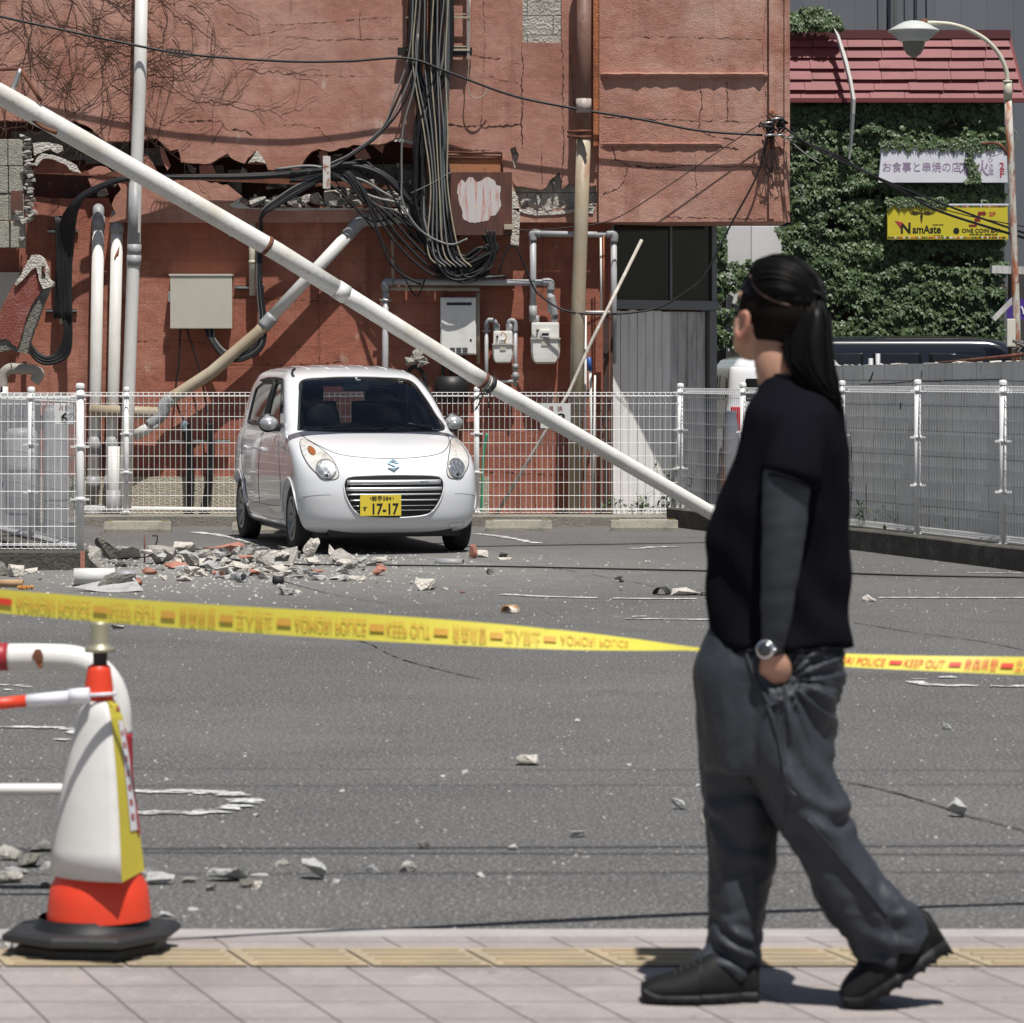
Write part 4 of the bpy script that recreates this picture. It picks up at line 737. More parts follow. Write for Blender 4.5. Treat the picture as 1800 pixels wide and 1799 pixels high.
for p in posts[1:4]: fpost(t, (xw(p, YF), YF+.01, 0), .06, 1.275)
LA, LB = Vector((1.585, YF, 0)), Vector((3.95, 24.4, 0))       # right boundary line, skewed as the lot is
t = thing('mesh_fence', 'white wire mesh fence on the dark kerb along the right side of the lot', 'fence', (LA.x, LA.y, .15))
def lerpY(px, A, B):            # where the column px meets the line A-B
    k = (px-900)/F; tt = (A.x-k*A.y)/(k*(B.y-A.y)-(B.x-A.x)); return A+(B-A)*tt
pr_ = [lerpY(p, LA, LB) for p in (1196, 1306, 1389, 1480, 1613, 1763, 1935)]
for i, (p, q) in enumerate(zip(pr_, pr_[1:])):
    z0, z1 = .15, 1.29+.012*min(i, 4); mesh_panel('mesh_panel', t, q, p, z0+.03, z1)
for i, p in enumerate(pr_[:-1]): fpost(t, p, .1, 1.31+.012*min(i, 4), .026 if i else .028)
PN = Vector((xw(141, 25.0), 25.0, 0))
t = thing('mesh_fence', 'white wire mesh fence on a low concrete kerb at the left edge, nearest the rubble', 'fence', (PN.x, 25, .12))
mesh_panel('mesh_panel', t, (xw(-130, 25.), 25.03, 0), (PN.x-.015, 25.0, 0), .15, 1.29, .0023, .0028, .049, .128)
fpost(t, PN, .05, 1.335, .029); 
UD = Vector((-.319, .948, 0))
t = thing('mesh_fence', 'white mesh fence receding behind the left edge fence, with grey posts', 'fence', PN+UD*.1)
for i in range(4): mesh_panel('mesh_panel', t, PN+UD*(.05+1.9*i), PN+UD*(1.95+1.9*i), .15, 1.27)
for i in range(1, 5): fpost(t, PN+UD*1.93*i, .05, 1.30, .026)
# kerbs
def kerbline(name, label, a, b, w, z, mt, side=1, seed=0):
    a = Vector(a); b = Vector(b); d = (b-a); u = d.normalized(); q = Vector((u.y, -u.x, 0))*side; m = MB(); n = max(2, int(d.length/.6)); rnd = random.Random(seed); rr = []
    for i in range(n+1):
        p = a+d*i/n; j = rnd.uniform(-.006, .006)
        rr.append([p+q*0+Vector((0, 0, -.1)), p+q*0+Vector((0, 0, z-.012+j)), p+q*.012+Vector((0, 0, z+j)), p+q*w+Vector((0, 0, z)), p+q*w+Vector((0, 0, -.1))])
    m.rings(rr, False); return tag(m.build(name, mt), kind='structure')
kerbline('kerb', '', (xw(140, 31.95), 31.93, 0), (xw(1196, 31.95), 31.93, 0), .32, .10, mat('kerb_old', (.24, .225, .19), .95, var=[(3, (.17, .16, .135), .42, .68), (40, (.34, .32, .28), .55, .75), (9, (.10, .10, .06), .6, .8)], bump=(50, .8, .012)), -1, 1)
kerbline('kerb', '', LA+Vector((-.14, -.2, 0)), LB+Vector((-.1, -.2, 0)), .34, .17, MT['kerb_dark'], -1, 2)
kerbline('kerb', '', (xw(-140, 24.86), 24.86, 0), (xw(147, 24.86), 24.86, 0), .22, .14, MT['kerb_dark'], -1, 3)
m = MB(); m.box((xw(141, 24.85), 24.852, 0), (xw(148, 24.85)+.004, 24.858, .14)); tag(m.build('kerb', MT['redpaint'], origin=(0, 0, 0)), kind='structure')
kerbline('kerb', '', PN+Vector((-.16, -.1, 0)), PN+Vector((-.16, -.1, 0))+UD*7.4, .24, .13, MT['kerb_dark'], 1, 4)
# wheel stops
GRV = mat('groove', (.12, .11, .09), .95)
def wheelstop(label, x0, x1, yb):
    Y = F*H/(yb-HZ); a = xw(x0, Y); b = xw(x1, Y)
    t = thing('wheel_stop', label, 'wheel stop', ((a+b)/2, Y, 0), 'concrete wheel stops along the back kerb')
    m = MB(); h = .105; d = .15; w = (b-a)/2; c = Vector(((a+b)/2, Y, 0)); e = .035
    rr = [[Vector((-w+s*.0, 0, 0)), ] for s in (0,)]
    prof = [(0, 0), (0, .03), (.03, h-.008), (.045, h), (d-.045, h), (d-.02, h-.01), (d, .03), (d, 0)]
    rr = []
    for x, k in ((-w, .0), (-w+e, 1.0), (w-e, 1.0), (w, .0)): rr.append([c+Vector((x, d/2+(p[0]-d/2)*(.88+.12*k), p[1]*(.90+.10*k))) for p in prof])
    m.rings(rr, False); m.build('block', mat('stopc', (.30, .28, .235), .95, var=[(8, (.20, .19, .155), .45, .7), (60, (.40, .37, .32), .55, .75)], bump=(70, .8, .01)), t)
    m = MB()
    for j in range(4): z = .038+j*.014; yy = Y+(z-.03)*.448+.005; m.box((c.x-w*.84, yy-.004, z), (c.x-.015, yy+.01, z+.003)); m.box((c.x+.015, yy-.004, z), (c.x+w*.84, yy+.01, z+.003))
    m.build('grooves', GRV, t)
    m = MB(); m.box((c.x-w*.9, Y+.035, h), (c.x-w*.75, Y+.06, h+.003)); m.box((c.x+w*.72, Y+.035, h), (c.x+w*.88, Y+.06, h+.003)); m.build('reflector', mat('refl', (.5, .36, .08), .5), t)
wheelstop('concrete wheel stop behind the rubble heap, nearest the left fence post', 182, 300, 937)
wheelstop('concrete wheel stop mostly hidden behind the rear wheel of the car', 408, 520, 938)
wheelstop('concrete wheel stop just right of the parked car', 853, 970, 935)
wheelstop('concrete wheel stop in front of the white boards, near the fallen pole end', 1074, 1192, 934)
# block wall behind the right hand fence
WA, WB = Vector((2.42, 30.0, 0)), Vector((4.25, 24.5, 0)); dw = (WB-WA).normalized(); qw = Vector((-dw.y, dw.x, 0))*-1
if qw.x < 0: qw = -qw
m = MB(); zt = 1.49; z2 = 1.535; m.add([WA, WB, WB+qw*.13, WA+qw*.13] + [WA+Vector((0, 0, zt)), WB+Vector((0, 0, z2)), WB+qw*.13+Vector((0, 0, z2)), WA+qw*.13+Vector((0, 0, zt))], [(0, 3, 2, 1), (4, 5, 6, 7), (0, 1, 5, 4), (1, 2, 6, 5), (2, 3, 7, 6), (3, 0, 4, 7)], False)
bw = m.build('block_wall', MT['cblock'], origin=(WA.x, WA.y, 0)); tag(bw, 'weathered grey concrete block wall behind the right side fence', 'wall')
m = MB(); rnd = random.Random(4)
for k in range(46):
    s = rnd.random(); p = WA.lerp(WB, s)+qw*rnd.uniform(.0, .12)+Vector((0, 0, zt+(z2-zt)*s)); chunk(m, p, rnd.uniform(.03, .1), .04, rnd.uniform(.01, .03), rnd, 8)
m.build('crumbled_top', MT['mortar'], bw)
m = MB(); fn_ = -qw*.004
def on_wall(px, py):
    p = lerpY(px, WA, WB); return Vector((p.x, p.y, H-(py-HZ)*p.y/F))+fn_
for pts, w in [([(1535, 655), (1532, 664), (1528, 672)], .018), ([(1621, 652), (1620, 665)], .012), ([(1512, 676), (1560, 675), (1603, 671), (1610, 667), (1616, 671), (1655, 671)], .006), ([(1660, 669), (1765, 667)], .006), ([(1495, 760), (1500, 840), (1496, 880)], .012), ([(1584, 708), (1583, 720)], .02), ([(1523, 850), (1524, 905)], .01)]:
    P = [on_wall(*p) for p in pts]; vs = []
    for i, p in enumerate(P):
        d = (P[min(i+1, len(P)-1)]-P[max(i-1, 0)]).normalized(); n_ = d.cross(qw); vs += [p+n_*w/2, p-n_*w/2]
    m.add(vs, [(2*i, 2*i+1, 2*i+3, 2*i+2) for i in range(len(P)-1)])
m.build('cracks', mat('wallcrack', (.02, .018, .016), .95), bw)
m = MB(); m.tube([lerpY(1585, WA, WB)+qw*.2+Vector((0, 0, 1.5)), lerpY(1775, WA, WB)+qw*.2+Vector((0, 0, 1.585))], .016, 6); tag(m.build('rusty_rail', MT['rust']), 'rusty rail along the top of the concrete block wall', 'rail')
m = MB(); p = lerpY(1486, WA, WB)+qw*.3; m.tube([p+Vector((0, 0, .0)), p+Vector((0, 0, 1.6))], .02, 8); m.tube([p+Vector((-.06, 0, 0)), p+Vector((-.06, 0, 1.56))], .02, 8); tag(m.build('steel_post', MT['grey_pipe']), 'grey steel post tops peeping over the block wall beside the long hair', 'post')
# parking number plates on the back fence
def numplate(label, x0, x1, y0, y1, num, Y, small=None, flipx=False):
    t = thing('number_plate_sign', label, 'sign', W((x0+x1)/2, y1, Y)); a = W(x0, y1, Y); b = W(x1, y0, Y)
    m = MB(); m.bbox((a.x, Y-.004, a.z), (b.x, Y+.0, b.z), .0015); m.build('plate', mat('signw', (.66, .66, .64), .5, var=[(9, (.5, .49, .46), .55, .8)]), t)
    c = (a+b)/2; m = MB(); sz = (b.z-a.z)
    m.text(num, sz*.62, lambda x, y: Vector((c.x+x*1.2+(.05 if num == '8' else 0), Y-.0065, a.z+sz*(.24 if num == '8' else .10)+y*(.8 if num == '8' else 1))), sz*.012); m.build('number', MT['black'], t)
    if small:
        m = MB(); m.text(small, sz*.22, lambda x, y: Vector((c.x+x, Y-.0065, a.z+sz*.70+y)), .001); m.build('lettering', mat('redtext', (.28, .1, .08), .6), t)
numplate('white parking bay sign reading 8 on the fence behind the fallen pole', 950, 1003, 709, 753, '8', YF-.06, '月  決')
numplate('white parking bay sign reading 6, seen through the left fence', 95, 131, 709, 746, '6', PN.y+.5, '月 決')
# things behind the left fence
t = thing('fuel_tank', 'grey cylindrical tank with a domed shiny top behind the left fence', 'tank', W(38, 905, 28.5))
m = MB(); c = W(38, 905, 28.5); zt_ = W(38, 752, 28.5).z-c.z; m.lathe([(.0, 0), (.13, 0), (.135, .02), (.135, zt_-.05), (.11, zt_-.01), (0, zt_)], c, 24); m.build('body', MT['grey_pipe'], t)
m = MB(); m.lathe([(.138, zt_*.5), (.138, zt_*.5+.02)], c, 24); m.build('band', MT['steel'], t)
m = MB(); a = W(-60, 905, 29.2); b = W(62, 700, 29.2); m.bbox((a.x, 29.2, .02), (b.x, 29.5, b.z), .01); t = thing('outdoor_unit', 'grey ribbed metal cabinet behind the left fence, left of the tall white tank', 'cabinet', (a.x, 29.2, .02)); m.build('case', mat('greybox', (.36, .35, .37), .5, var=[(4, (.28, .27, .28), .5, .7)]), t)
m = MB()
for k in range(16): x = a.x+.03+k*(b.x-a.x-.06)/15; m.box((x, 29.18, .5), (x+.012, 29.2, b.z-.05))
m.build('ribs', MT['grey_joint'], t)
c = W(98, 905, 29.0)*Vector((1, 1, 0)); t = thing('water_tank', 'white insulated cylinder standing behind the left fence below the number 6', 'tank', c)
m = MB(); m.lathe([(0, 0), (.10, 0), (.105, .05), (.105, 1.1), (.08, 1.15), (0, 1.17)], c, 24); m.build('body', MT['grey_pipe'], t)
m = MB(); m.lathe([(.106, 0.35), (.109, .36), (.106, .37)], c, 24); m.build('band', MT['steel'], t)
# weeds
def weed(label, px, py, n, h, spread, seed, Y=None):
    rnd = random.Random(seed); b = W(px, py, Y) if Y else G(px, py); t = thing('weed', label, 'plant', b, 'weeds along the fence foot'); m = MB()
    for k in range(n):
        o = b+Vector((rnd.uniform(-1, 1)*spread, rnd.uniform(-.08, .08), 0)); hh = h*rnd.uniform(.4, 1); tip = o+Vector((rnd.uniform(-.3, .3)*hh, rnd.uniform(-.2, .2)*hh, hh)); m.wire(o, tip, .002)
        for j in range(5):
            f = rnd.uniform(.25, 1); p = o.lerp(tip, f); d = Vector((rnd.uniform(-1, 1), rnd.uniform(-1, .4), rnd.uniform(-.1, .6))).normalized()*rnd.uniform(.04, .09); s_ = d.cross(Vector((0, 0, 1))).normalized()*.014
            m.add([p, p+d*.5+s_, p+d, p+d*.5-s_], [(0, 1, 2, 3)])
    m.build('leaves', MT['leaf'], t, recalc=False)
MT['leaf'] = mat('leaf', (.075, .13, .03), .55, var=[(2.5, (.045, .085, .022), .45, .65), (9, (.14, .20, .05), .62, .8)])
weed('green weed growing up through the fence left of the corner post', 1184, 905, 22, .62, .12, 1, 32.4)
weed('low weed at the foot of the white boards', 1100, 907, 18, .2, .3, 2, 32.6); weed('low leafy weed at the foot of the boards, right of the dark post', 1155, 907, 26, .24, .3, 3, 32.6)
weed('green weed behind the left fence below the number 6 sign', 118, 905, 16, .5, .12, 4, 29.5); weed('sparse weed on the dark kerb behind the right fence', 1555, 925, 14, .22, .3, 5, 27.9); weed('weed at the foot of the kerb right of the person', 1640, 940, 10, .12, .4, 6, 27.0)
# ---------------------------------------------------------------- ivy-covered building, grey building, lamp, vans
YI = 45.0
PI_ = lambda x, y, d=0: W(x, y, YI+d)
t = thing('ivy_building', 'building smothered in ivy with a red tiled mansard roof, right of the red building', 'building', PI_(1600, 690)*Vector((1, 1, 0)))
m = MB(); a = PI_(1250, 0); b = PI_(1768, 0); m.box((a.x, YI+.12, -.2), (b.x, YI+5, PI_(0, 160).z)); m.build('wall', mat('ivywall', (.10, .095, .085), .9, var=[(3, (.05, .05, .045), .4, .7)]), t)
m = MB(); a = PI_(1277, 690); b = PI_(1388, 398); m.bbox((a.x, YI-.04, 0), (b.x, YI+.1, b.z), .01)
m.build('white_panel_wall', brickify(mat('whitepanel', (.70, .70, .70), .6, var=[(2, (.60, .60, .60), .5, .75)], world=True), .455, 1.6, .008, (.25, .25, .25), .9, off=0, loc=(.05, .4, 0)), t)
MT['shingle'] = mat('shingle', (.20, .040, .044), .6, var=[(1.5, (.24, .055, .058), .4, .65), (8, (.16, .033, .036), .55, .75)], bump=(40, .2, .004))
m = MB(); rows = 6; ys = [62+(176-62)*i/rows for i in range(rows+1)]; rnd = random.Random(8)
for i in range(rows):
    y0, y1 = ys[i], ys[i+1]+1.5; d0, d1 = -.12-.26*i/rows, -.12-.26*(i+1)/rows-.02
    xr0 = 1776+(y0-62)*.27; x = 1378-rnd.uniform(0, 40)
    while x < xr0:
        x2 = min(x+61, xr0+1); j = rnd.uniform(-.008, .008); sk = 3
        A, B_, C_, D_ = PI_(x+.4, y1+rnd.uniform(-.5, .5), d1+j-.01), PI_(x2-.4, y1+rnd.uniform(-.5, .5), d1+j-.01), PI_(min(x2-.4-sk, xr0-6), y0, d0+j+.02), PI_(x+.4-sk, y0, d0+j+.02)
        m.add([A, B_, C_, D_]+[p+Vector((0, .03, -.0)) for p in (A, B_, C_, D_)], [(0, 1, 2, 3), (4, 7, 6, 5), (0, 4, 5, 1), (1, 5, 6, 2), (3, 2, 6, 7), (0, 3, 7, 4)], False); x = x2
m.prism([PI_(1370, 176, -.33), PI_(1806, 180, -.33), PI_(1776, 62, -.1), PI_(1370, 62, -.1)], .05)
rf = m.build('roof', MT['shingle'], t)
m = MB(); A = PI_(1370, 62, -.30); B_ = PI_(1778, 52, -.22); m.box((A.x, YI-.15, A.z-.03), (B_.x, YI+.2, B_.z)); m.build('ridge_cap', mat('ridge', (.10, .025, .025), .6), rf)
m = MB(); m.box((PI_(1370, 0, -.4).x, YI-.44, PI_(0, 178, -.4).z-.02), (PI_(1812, 0, -.4).x, YI-.36, PI_(0, 173, -.4).z)); m.build('fascia', mat('fascia', (.15, .03, .032), .6), rf)
# ivy: thousands of small lobed leaves in clumps over the wall
LEAF = mat('ivy_leaf', (.058, .098, .032), .48, spec=.45, var=[(1.1, (.036, .066, .022), .42, .62), (7, (.12, .17, .055), .58, .78)])
def leafmesh(m, p, n, s, rnd):
    n = n.normalized(); dn = Vector((rnd.uniform(-.5, .5), 0, -1)); dn = (dn-n*dn.dot(n)).normalized(); r_ = n.cross(dn)
    c = p; q = lambda u, v, w=0: c+(r_*u+dn*v+n*w)*s
    m.add([q(0, -.25, .06), q(.5, -.35, -.10), q(.55, .12, -.14), q(.2, .2, .02), q(0, .78, -.12), q(-.2, .2, .02), q(-.55, .12, -.14), q(-.5, -.35, -.10)], [(0, 3, 2, 1), (0, 4, 3), (0, 5, 4), (0, 7, 6, 5)], False)
def ivy(name, label, inside, x0, x1, y0, y1, N, Yb, seed, dep=.35, smin=.05, smax=.085, parent=None, void=.0):
    rnd = random.Random(seed); m = MB()
    for _ in range(N):
        px, py = rnd.uniform(x0, x1), rnd.uniform(y0, y1)
        if not inside(px, py): continue
        v = noise.noise(Vector((px/42., py/24., seed))); v2 = noise.noise(Vector((px/14., py/11., seed+5)))
        k = .5+.5*v+.25*v2
        vd = noise.noise(Vector((px/95., py/40., seed+9)))
        if void and vd > void and rnd.random() < .93: continue
        d = dep*(.62+.38*k)*rnd.uniform(.7, 1)
        nrm = Vector((rnd.uniform(-.45, .45)+.12, -1, rnd.uniform(-.1, .85)))
        leafmesh(m, W(px, py, Yb-d), nrm, rnd.uniform(smin, smax), rnd)
    o = m.build(name, LEAF, parent, recalc=False)
    if parent is None: tag(o, label, 'plant')
    return o
sgnA = (1547, 1778, 262, 320); sgnB = (1562, 1772, 364, 418)
def insA(x, y):
    if x > 1764+6*sin(y*.11)+4*sin(y*.37): return False
    if 1275 < x < 1378-6+8*sin(y*.12) and 398 < y < 462+4*sin(x*.3): return False
    if x < 1390 and y < 400: return False
    if x < 1300+ 14*sin(y*.05) and x > 1272 and y > 470: return rnd0.random() < .25
    if sgnA[0]+2 < x and sgnA[2]-6 < y < sgnA[3]+3: return False
    if sgnB[0]+2 < x and sgnB[2]-7 < y < sgnB[3]+3: return False
    return True
rnd0 = random.Random(1)
iv = ivy('ivy', 'dense dark green ivy covering the wall around the two shop signs', insA, 1256, 1775, 166, 618, 28000, YI, 3, .40, .038, .088, void=.40)
m = MB()
rnd = random.Random(5)
for k in range(60):
    x = rnd.uniform(1400, 1760); y = rnd.uniform(180, 600); m.tube(spline([PI_(x+rnd.uniform(-20, 20), y-i*30, -.08) for i in range(4)], 4), .008, 4)
m.build('stems', MT['vine'], iv)
ivy('ivy', 'bushy tuft of ivy on top of the red roof beside the bay', lambda x, y: y > 16+((x-1428)/60)**2*34+5*sin(x*.4) and y < 54, 1388, 1480, 10, 56, 1500, YI-.1, 4, .3, .05, .08)
ivy('ivy', 'trailing ivy strand hanging over the white sign', lambda x, y: abs(x-(1708+4*sin(y*.13))) < (6+3*sin(y*.2)) or (y > 302 and abs(x-1713) < 9), 1690, 1728, 244, 322, 460, YI-.45, 5, .03, .045, .07)
ivy('ivy', 'strands of ivy hanging at the top edge of the white sign', lambda x, y: y < 258+5*abs(sin(x*.17))+5*abs(sin(x*.05)), 1548, 1770, 248, 270, 420, YI-.44, 6, .02, .045, .07)
ivy('ivy', 'ivy fringe drooping over the top left of the yellow sign', lambda x, y: y < 359+6*abs(sin(x*.16)), 1560, 1665, 348, 370, 320, YI-.44, 7, .02, .045, .07)
# signs
MT['signwhite'] = mat('signwhite', (.72, .73, .78), .5, var=[(2, (.55, .56, .61), .5, .75)])
YS = YI-.44
def S_(x, y, d=0): return W(x, y, YS-d)
t = thing('shop_sign', 'long white sign with faded purple Japanese lettering on the ivy wall', 'sign', S_(1660, 320))
m = MB(); m.prism([S_(1550, 262), S_(1774, 262), S_(1774, 321), S_(1544, 321)], .1); m.build('board', MT['signwhite'], t)
m = MB(); m.box(S_(1548, 263.5, .004), S_(1774, 261, -.1)); m.build('frame', MT['signwhite'], t)
PUR = mat('purple', (.30, .20, .33), .6, var=[(14, (.42, .36, .46), .5, .7)])
px2m = YS/F
def sgtext(nm, s, cx, base, size, mt, par, bold=0., sx=1., serif=False):
    m = MB(); c = S_(cx, base, .003); m.text(s, size*px2m, lambda x, y: Vector((c.x+x*sx, c.y, c.z+y)), bold); return m.build(nm, mt, par)
sgtext('lettering', 'お食事と串焼の店', 1620, 301, 19, PUR, t, .0005, .92); sgtext('large_lettering', '木', 1700, 305, 30, PUR, t, .004, .9); sgtext('large_lettering', '火', 1727, 307, 30, PUR, t, .004, .75)
sgtext('small_lettering', 'ひ', 1741, 285, 10, PUR, t, .0, 1); sgtext('small_lettering', 'さ', 1742, 296, 10, PUR, t, .0, 1); sgtext('small_lettering', '亘', 1742, 307, 11, PUR, t, .0, 1)
RED = mat('signred', (.42, .04, .05), .6); sgtext('floor_number', '2', 1761, 298, 17, RED, t, .003); sgtext('floor_number', 'F', 1761, 312, 17, RED, t, .003)
t = thing('shop_sign', 'yellow sign with painted eyes, black lettering and a red arrow on the ivy', 'sign', S_(1667, 420))
YEL = mat('signyellow', (.62, .53, .035), .5, var=[(3, (.56, .48, .04), .5, .7)])
m = MB(); m.prism([S_(1560, 360), S_(1771, 360), S_(1772, 421), S_(1560, 421)], .1); m.build('board', YEL, t)
m = MB(); m.box(S_(1559, 361.5, .006), S_(1772, 359, -.1)); m.build('frame', MT['signwhite'], t)
sgtext('lettering', 'N', 1592, 410, 26, MT['black'], t, .006, .95); sgtext('lettering', 'amAste', 1629, 410, 19.5, MT['black'], t, .0035, .84)
sgtext('lettering', 'ナマステ', 1649, 416, 3.2, MT['black'], t, .001, 1.4); sgtext('lettering', 'ONE COIN BAR', 1725, 409, 9.6, MT['black'], t, .0015, 1.02)
sgtext('lettering', 'OPEN PM 6:00 ~ AM2:00 CLOSE', 1729, 413.8, 4, MT['black'], t, .001, .9)
sgtext('floor_number', '2F', 1744, 380, 10, RED, t, .002, 1.25); sgtext('lettering', 'FOOD & BAR', 1649, 396.5, 3.2, MT['black'], t, .001, 1)
m = MB(); E_ = .004
for s_ in (-1, 1):
    cx, cy = 1620+s_*11, 375.5
    up = [(cx-9+i*1.8, cy-4.2*sin(pi*i/10)) for i in range(11)]; lo_ = [(cx+9-i*1.8, cy+2.6*sin(pi*i/10)) for i in range(1, 10)]
    inn = [(cx+(x-cx)*.72, cy-.4+(y-cy)*.55) for x, y in up+lo_]
    m.prism([S_(x, y, E_) for x, y in up+lo_], .002, [[S_(x, y, E_) for x, y in inn]]); m.prism([S_(cx-4, cy-1.6, E_), S_(cx+4, cy-1.6, E_), S_(cx+3, cy+.9, E_), S_(cx-3, cy+.9, E_)], .002)
m.prism([S_(1618.5, 372, E_), S_(1621.5, 372, E_), S_(1622.5, 380, E_), S_(1621.5, 386, E_), S_(1620.2, 393, E_), S_(1619.6, 393, E_), S_(1618, 386, E_), S_(1617.5, 380, E_)], .002)
m.build('eyes_emblem', mat('brownblack', (.035, .02, .01), .6), t)
m = MB(); m.prism([S_(x, y, E_) for x, y in [(1703, 395), (1713, 395), (1713, 384), (1719, 384), (1719, 372.5), (1729, 372.5), (1729, 370), (1734, 375.5), (1729, 381), (1729, 378), (1723.5, 378), (1723.5, 389), (1716, 389), (1716, 390), (1714.5, 398.5), (1703, 398.5)][:13]+[(1717, 389), (1717, 398.5), (1703, 398.5)]], .002)
m.build('arrow', mat('arrowred', (.22, .015, .015), .6), t)
m = MB(); m.prism([S_(1573, 388, E_), S_(1588, 392, E_), S_(1583, 398, E_), S_(1584, 403, E_)], .002); m.build('pennant', RED, t)
m = MB(); m.lathe([(0, 0), (5.4*px2m, 0), (5.4*px2m, .003), (0, .003)], S_(1681, 406, .004), 20, 'y', False); m.build('coin_mark', MT['black'], t)
cols = [RED, MT['signwhite'], mat('sgreen', (.05, .2, .07), .6), MT['black'], mat('sorange', (.6, .22, .04), .6)]; rnd = random.Random(6)
bm_ = [MB() for _ in cols]
for y in (362.6, 417.6):
    x = 1561.
    while x < 1768:
        if not (y < 370 and x < 1680): bm_[rnd.randrange(5)].box(S_(x, y+1.7, .003), S_(x+2.5, y-1.2, -.001))
        x += 3.0
for b_, c_ in zip(bm_, cols): b_.build('border_squares', c_, t)
# grey building behind, eaves, drain strip hanging on the roof
m = MB(); a = W(1380, 0, 52); b = W(2100, 0, 52); m.box((a.x, 52, -.5), (b.x, 60, 12)); gb = m.build('grey_building', brickify(mat('greypanel', (.155, .165, .185), .5, var=[(.6, (.135, .145, .165), .4, .7)], world=True), .40, 30, .006, (.09, .095, .11), .8, off=0), origin=(a.x, 52, 0)); tag(gb, 'plain grey panelled building rising behind the ivy roof', 'building')
m = MB(); m.tube(pathY([(1573, -300), (1573, 48)], 51.8), .035, 8); tag(m.build('drain_pipe', MT['white_pipe']), 'white pipe up the grey building above the street lamp head', 'pipe')
for x, y1 in ((1560, 60), (1607, 40), (1628, 40)): cab([(x-2, -300), (x, y1)], .012, MT['cable'], 'hanging_wire', 'thin black wire running down the grey building' + {1560: ' left of the white pipe', 1607: ' just right of the white pipe', 1628: ', rightmost of three'}[x], Y=51.7)
m = MB(); m.rings([[W(x-w, y, YI-.62+dz*.4) , W(x-w*.2, y-.0, YI-.68+dz*.4), W(x+w, y, YI-.62+dz*.4), W(x, y, YI-.57+dz*.4)] for x, y, w, dz in [(1466, 50, 2, .75), (1472, 62, 3.4, .7), (1485, 105, 4.6, .35), (1494, 140, 4, .1), (1500, 175, 4, -.12), (1499, 200, 4, 0), (1497, 235, 3.4, .3), (1495, 262, 2.6, .5), (1492, 280, 2.2, .5)]], False)
tag(m.build('loose_gutter', MT['white_pipe']), 'bent white gutter strip hanging down over the red roof and ivy', 'gutter')
# street lamp
YL = 29.0
PL = lambda x, y: W(x, y, YL)
t = thing('street_lamp', 'rusty curved street lamp with a ribbed pale shade, at right edge', 'street lamp', PL(1789, 720)*Vector((1, 1, 0)))
m = MB(); m.tube([PL(1790, 860), PL(1787, 560), PL(1781, 400), PL(1776, 260), PL(1772, 176)], pr(6.6, YL), 14); m.build('pole', mat('lamppole', (.52, .50, .45), .7, var=[(7, (.36, .12, .05), .45, .58, (2, 2, .5)), (30, (.22, .075, .035), .55, .7, (1, 1, .4))], bump=(60, .5, .004)), t)
m = MB(); m.tube([PL(1771.5, 176), PL(1771.5, 144)], pr(7.6, YL), 14); m.tube([PL(1771, 146), PL(1771, 142)], pr(8.2, YL), 14); m.build('sleeve', MT['cream_pipe'], t)
m = MB(); m.tube(spline([PL(1771, 150), PL(1769, 125), PL(1757, 97), (PL(1735, 72)), PL(1705, 54), PL(1675, 44), PL(1645, 41), PL(1622, 41)], 7), pr(4, YL), 12); m.build('arm', MT['cream_pipe'], t)
m = MB(); k = YL/F; c = PL(1606, 70)
prof = [(0, 33), (8, 33), (18, 31), (30, 25), (44, 17), (45, 14), (38, 11), (39, 9.5), (33, 6), (34, 4.5), (28, 1.5), (28.5, 0), (24, -3), (20, -4)]
m.lathe([(r*k, z*k) for r, z in prof], c, 32); sh = m.build('lamp_shade', mat('shade', (.50, .52, .49), .55, var=[(12, (.36, .18, .09), .60, .68), (5, (.42, .44, .42), .5, .7)]), t)
m = MB(); m.lathe([(r*k, z*k) for r, z in [(20, -3.5), (19.5, -8), (17.5, -17), (12, -26), (5, -30.5), (0, -31.5)]], c, 24); m.build('globe', mat('globe', (.16, .155, .13), .25), sh)
m = MB(); m.tube([PL(1617, 40), PL(1630, 38)], pr(5, YL), 8); m.build('joint', MT['rust'], t)
m = MB(); m.tube(spline([PL(1725, 253), PL(1748, 252), PL(1762, 258), PL(1771, 272)], 6), pr(2.6, YL), 8); m.build('bracket_arm', MT['rust'], t)
m = MB(); m.tube(spline([PL(1727, 256), PL(1730, 268), PL(1745, 275), PL(1760, 270), PL(1772, 268)], 6), .004, 5); m.tube(spline([PL(1778, 225), PL(1788, 238), PL(1784, 258), PL(1778, 265)], 6), .008, 5); m.tube(spline([PL(1772, 235), PL(1784, 232), PL(1790, 250), PL(1782, 268)], 6), .006, 5); m.build('wiring', MT['cable_grey'], t)
m = MB(); a = W(1768, 610, YL-.05); b = W(1783, 561, YL-.05); m.bbox((a.x, YL-.13, a.z), (b.x, YL-.035, b.z), .01); tag(m.build('meter_box', mat('mbox', (.66, .63, .55), .6, var=[(9, (.45, .33, .2), .6, .75)])), 'small white weathered box strapped to the lamp pole base', 'box')
m = MB(); rnd = random.Random(4)
for i in range(14): m.tube(spline([W(1790+rnd.uniform(-12, 22), 612+rnd.uniform(-16, 14), YL-.1+rnd.uniform(-.05, .05)) for _ in range(4)], 5), .006, 5)
tag(m.build('wire_coil', MT['cable_grey']), 'messy coil of grey and black wire at the foot of the lamp pole', 'cable')
for nm, lab, pts in [('timber_brace', 'grey timber prop slanting down left beside the lamp pole', [(1786, 522), (1746, 562)])]:
    m = MB(); m.beam(W(*pts[0], 36), W(*pts[1], 36), .05, .05); tag(m.build(nm, MT['board_grey']), lab, 'timber')
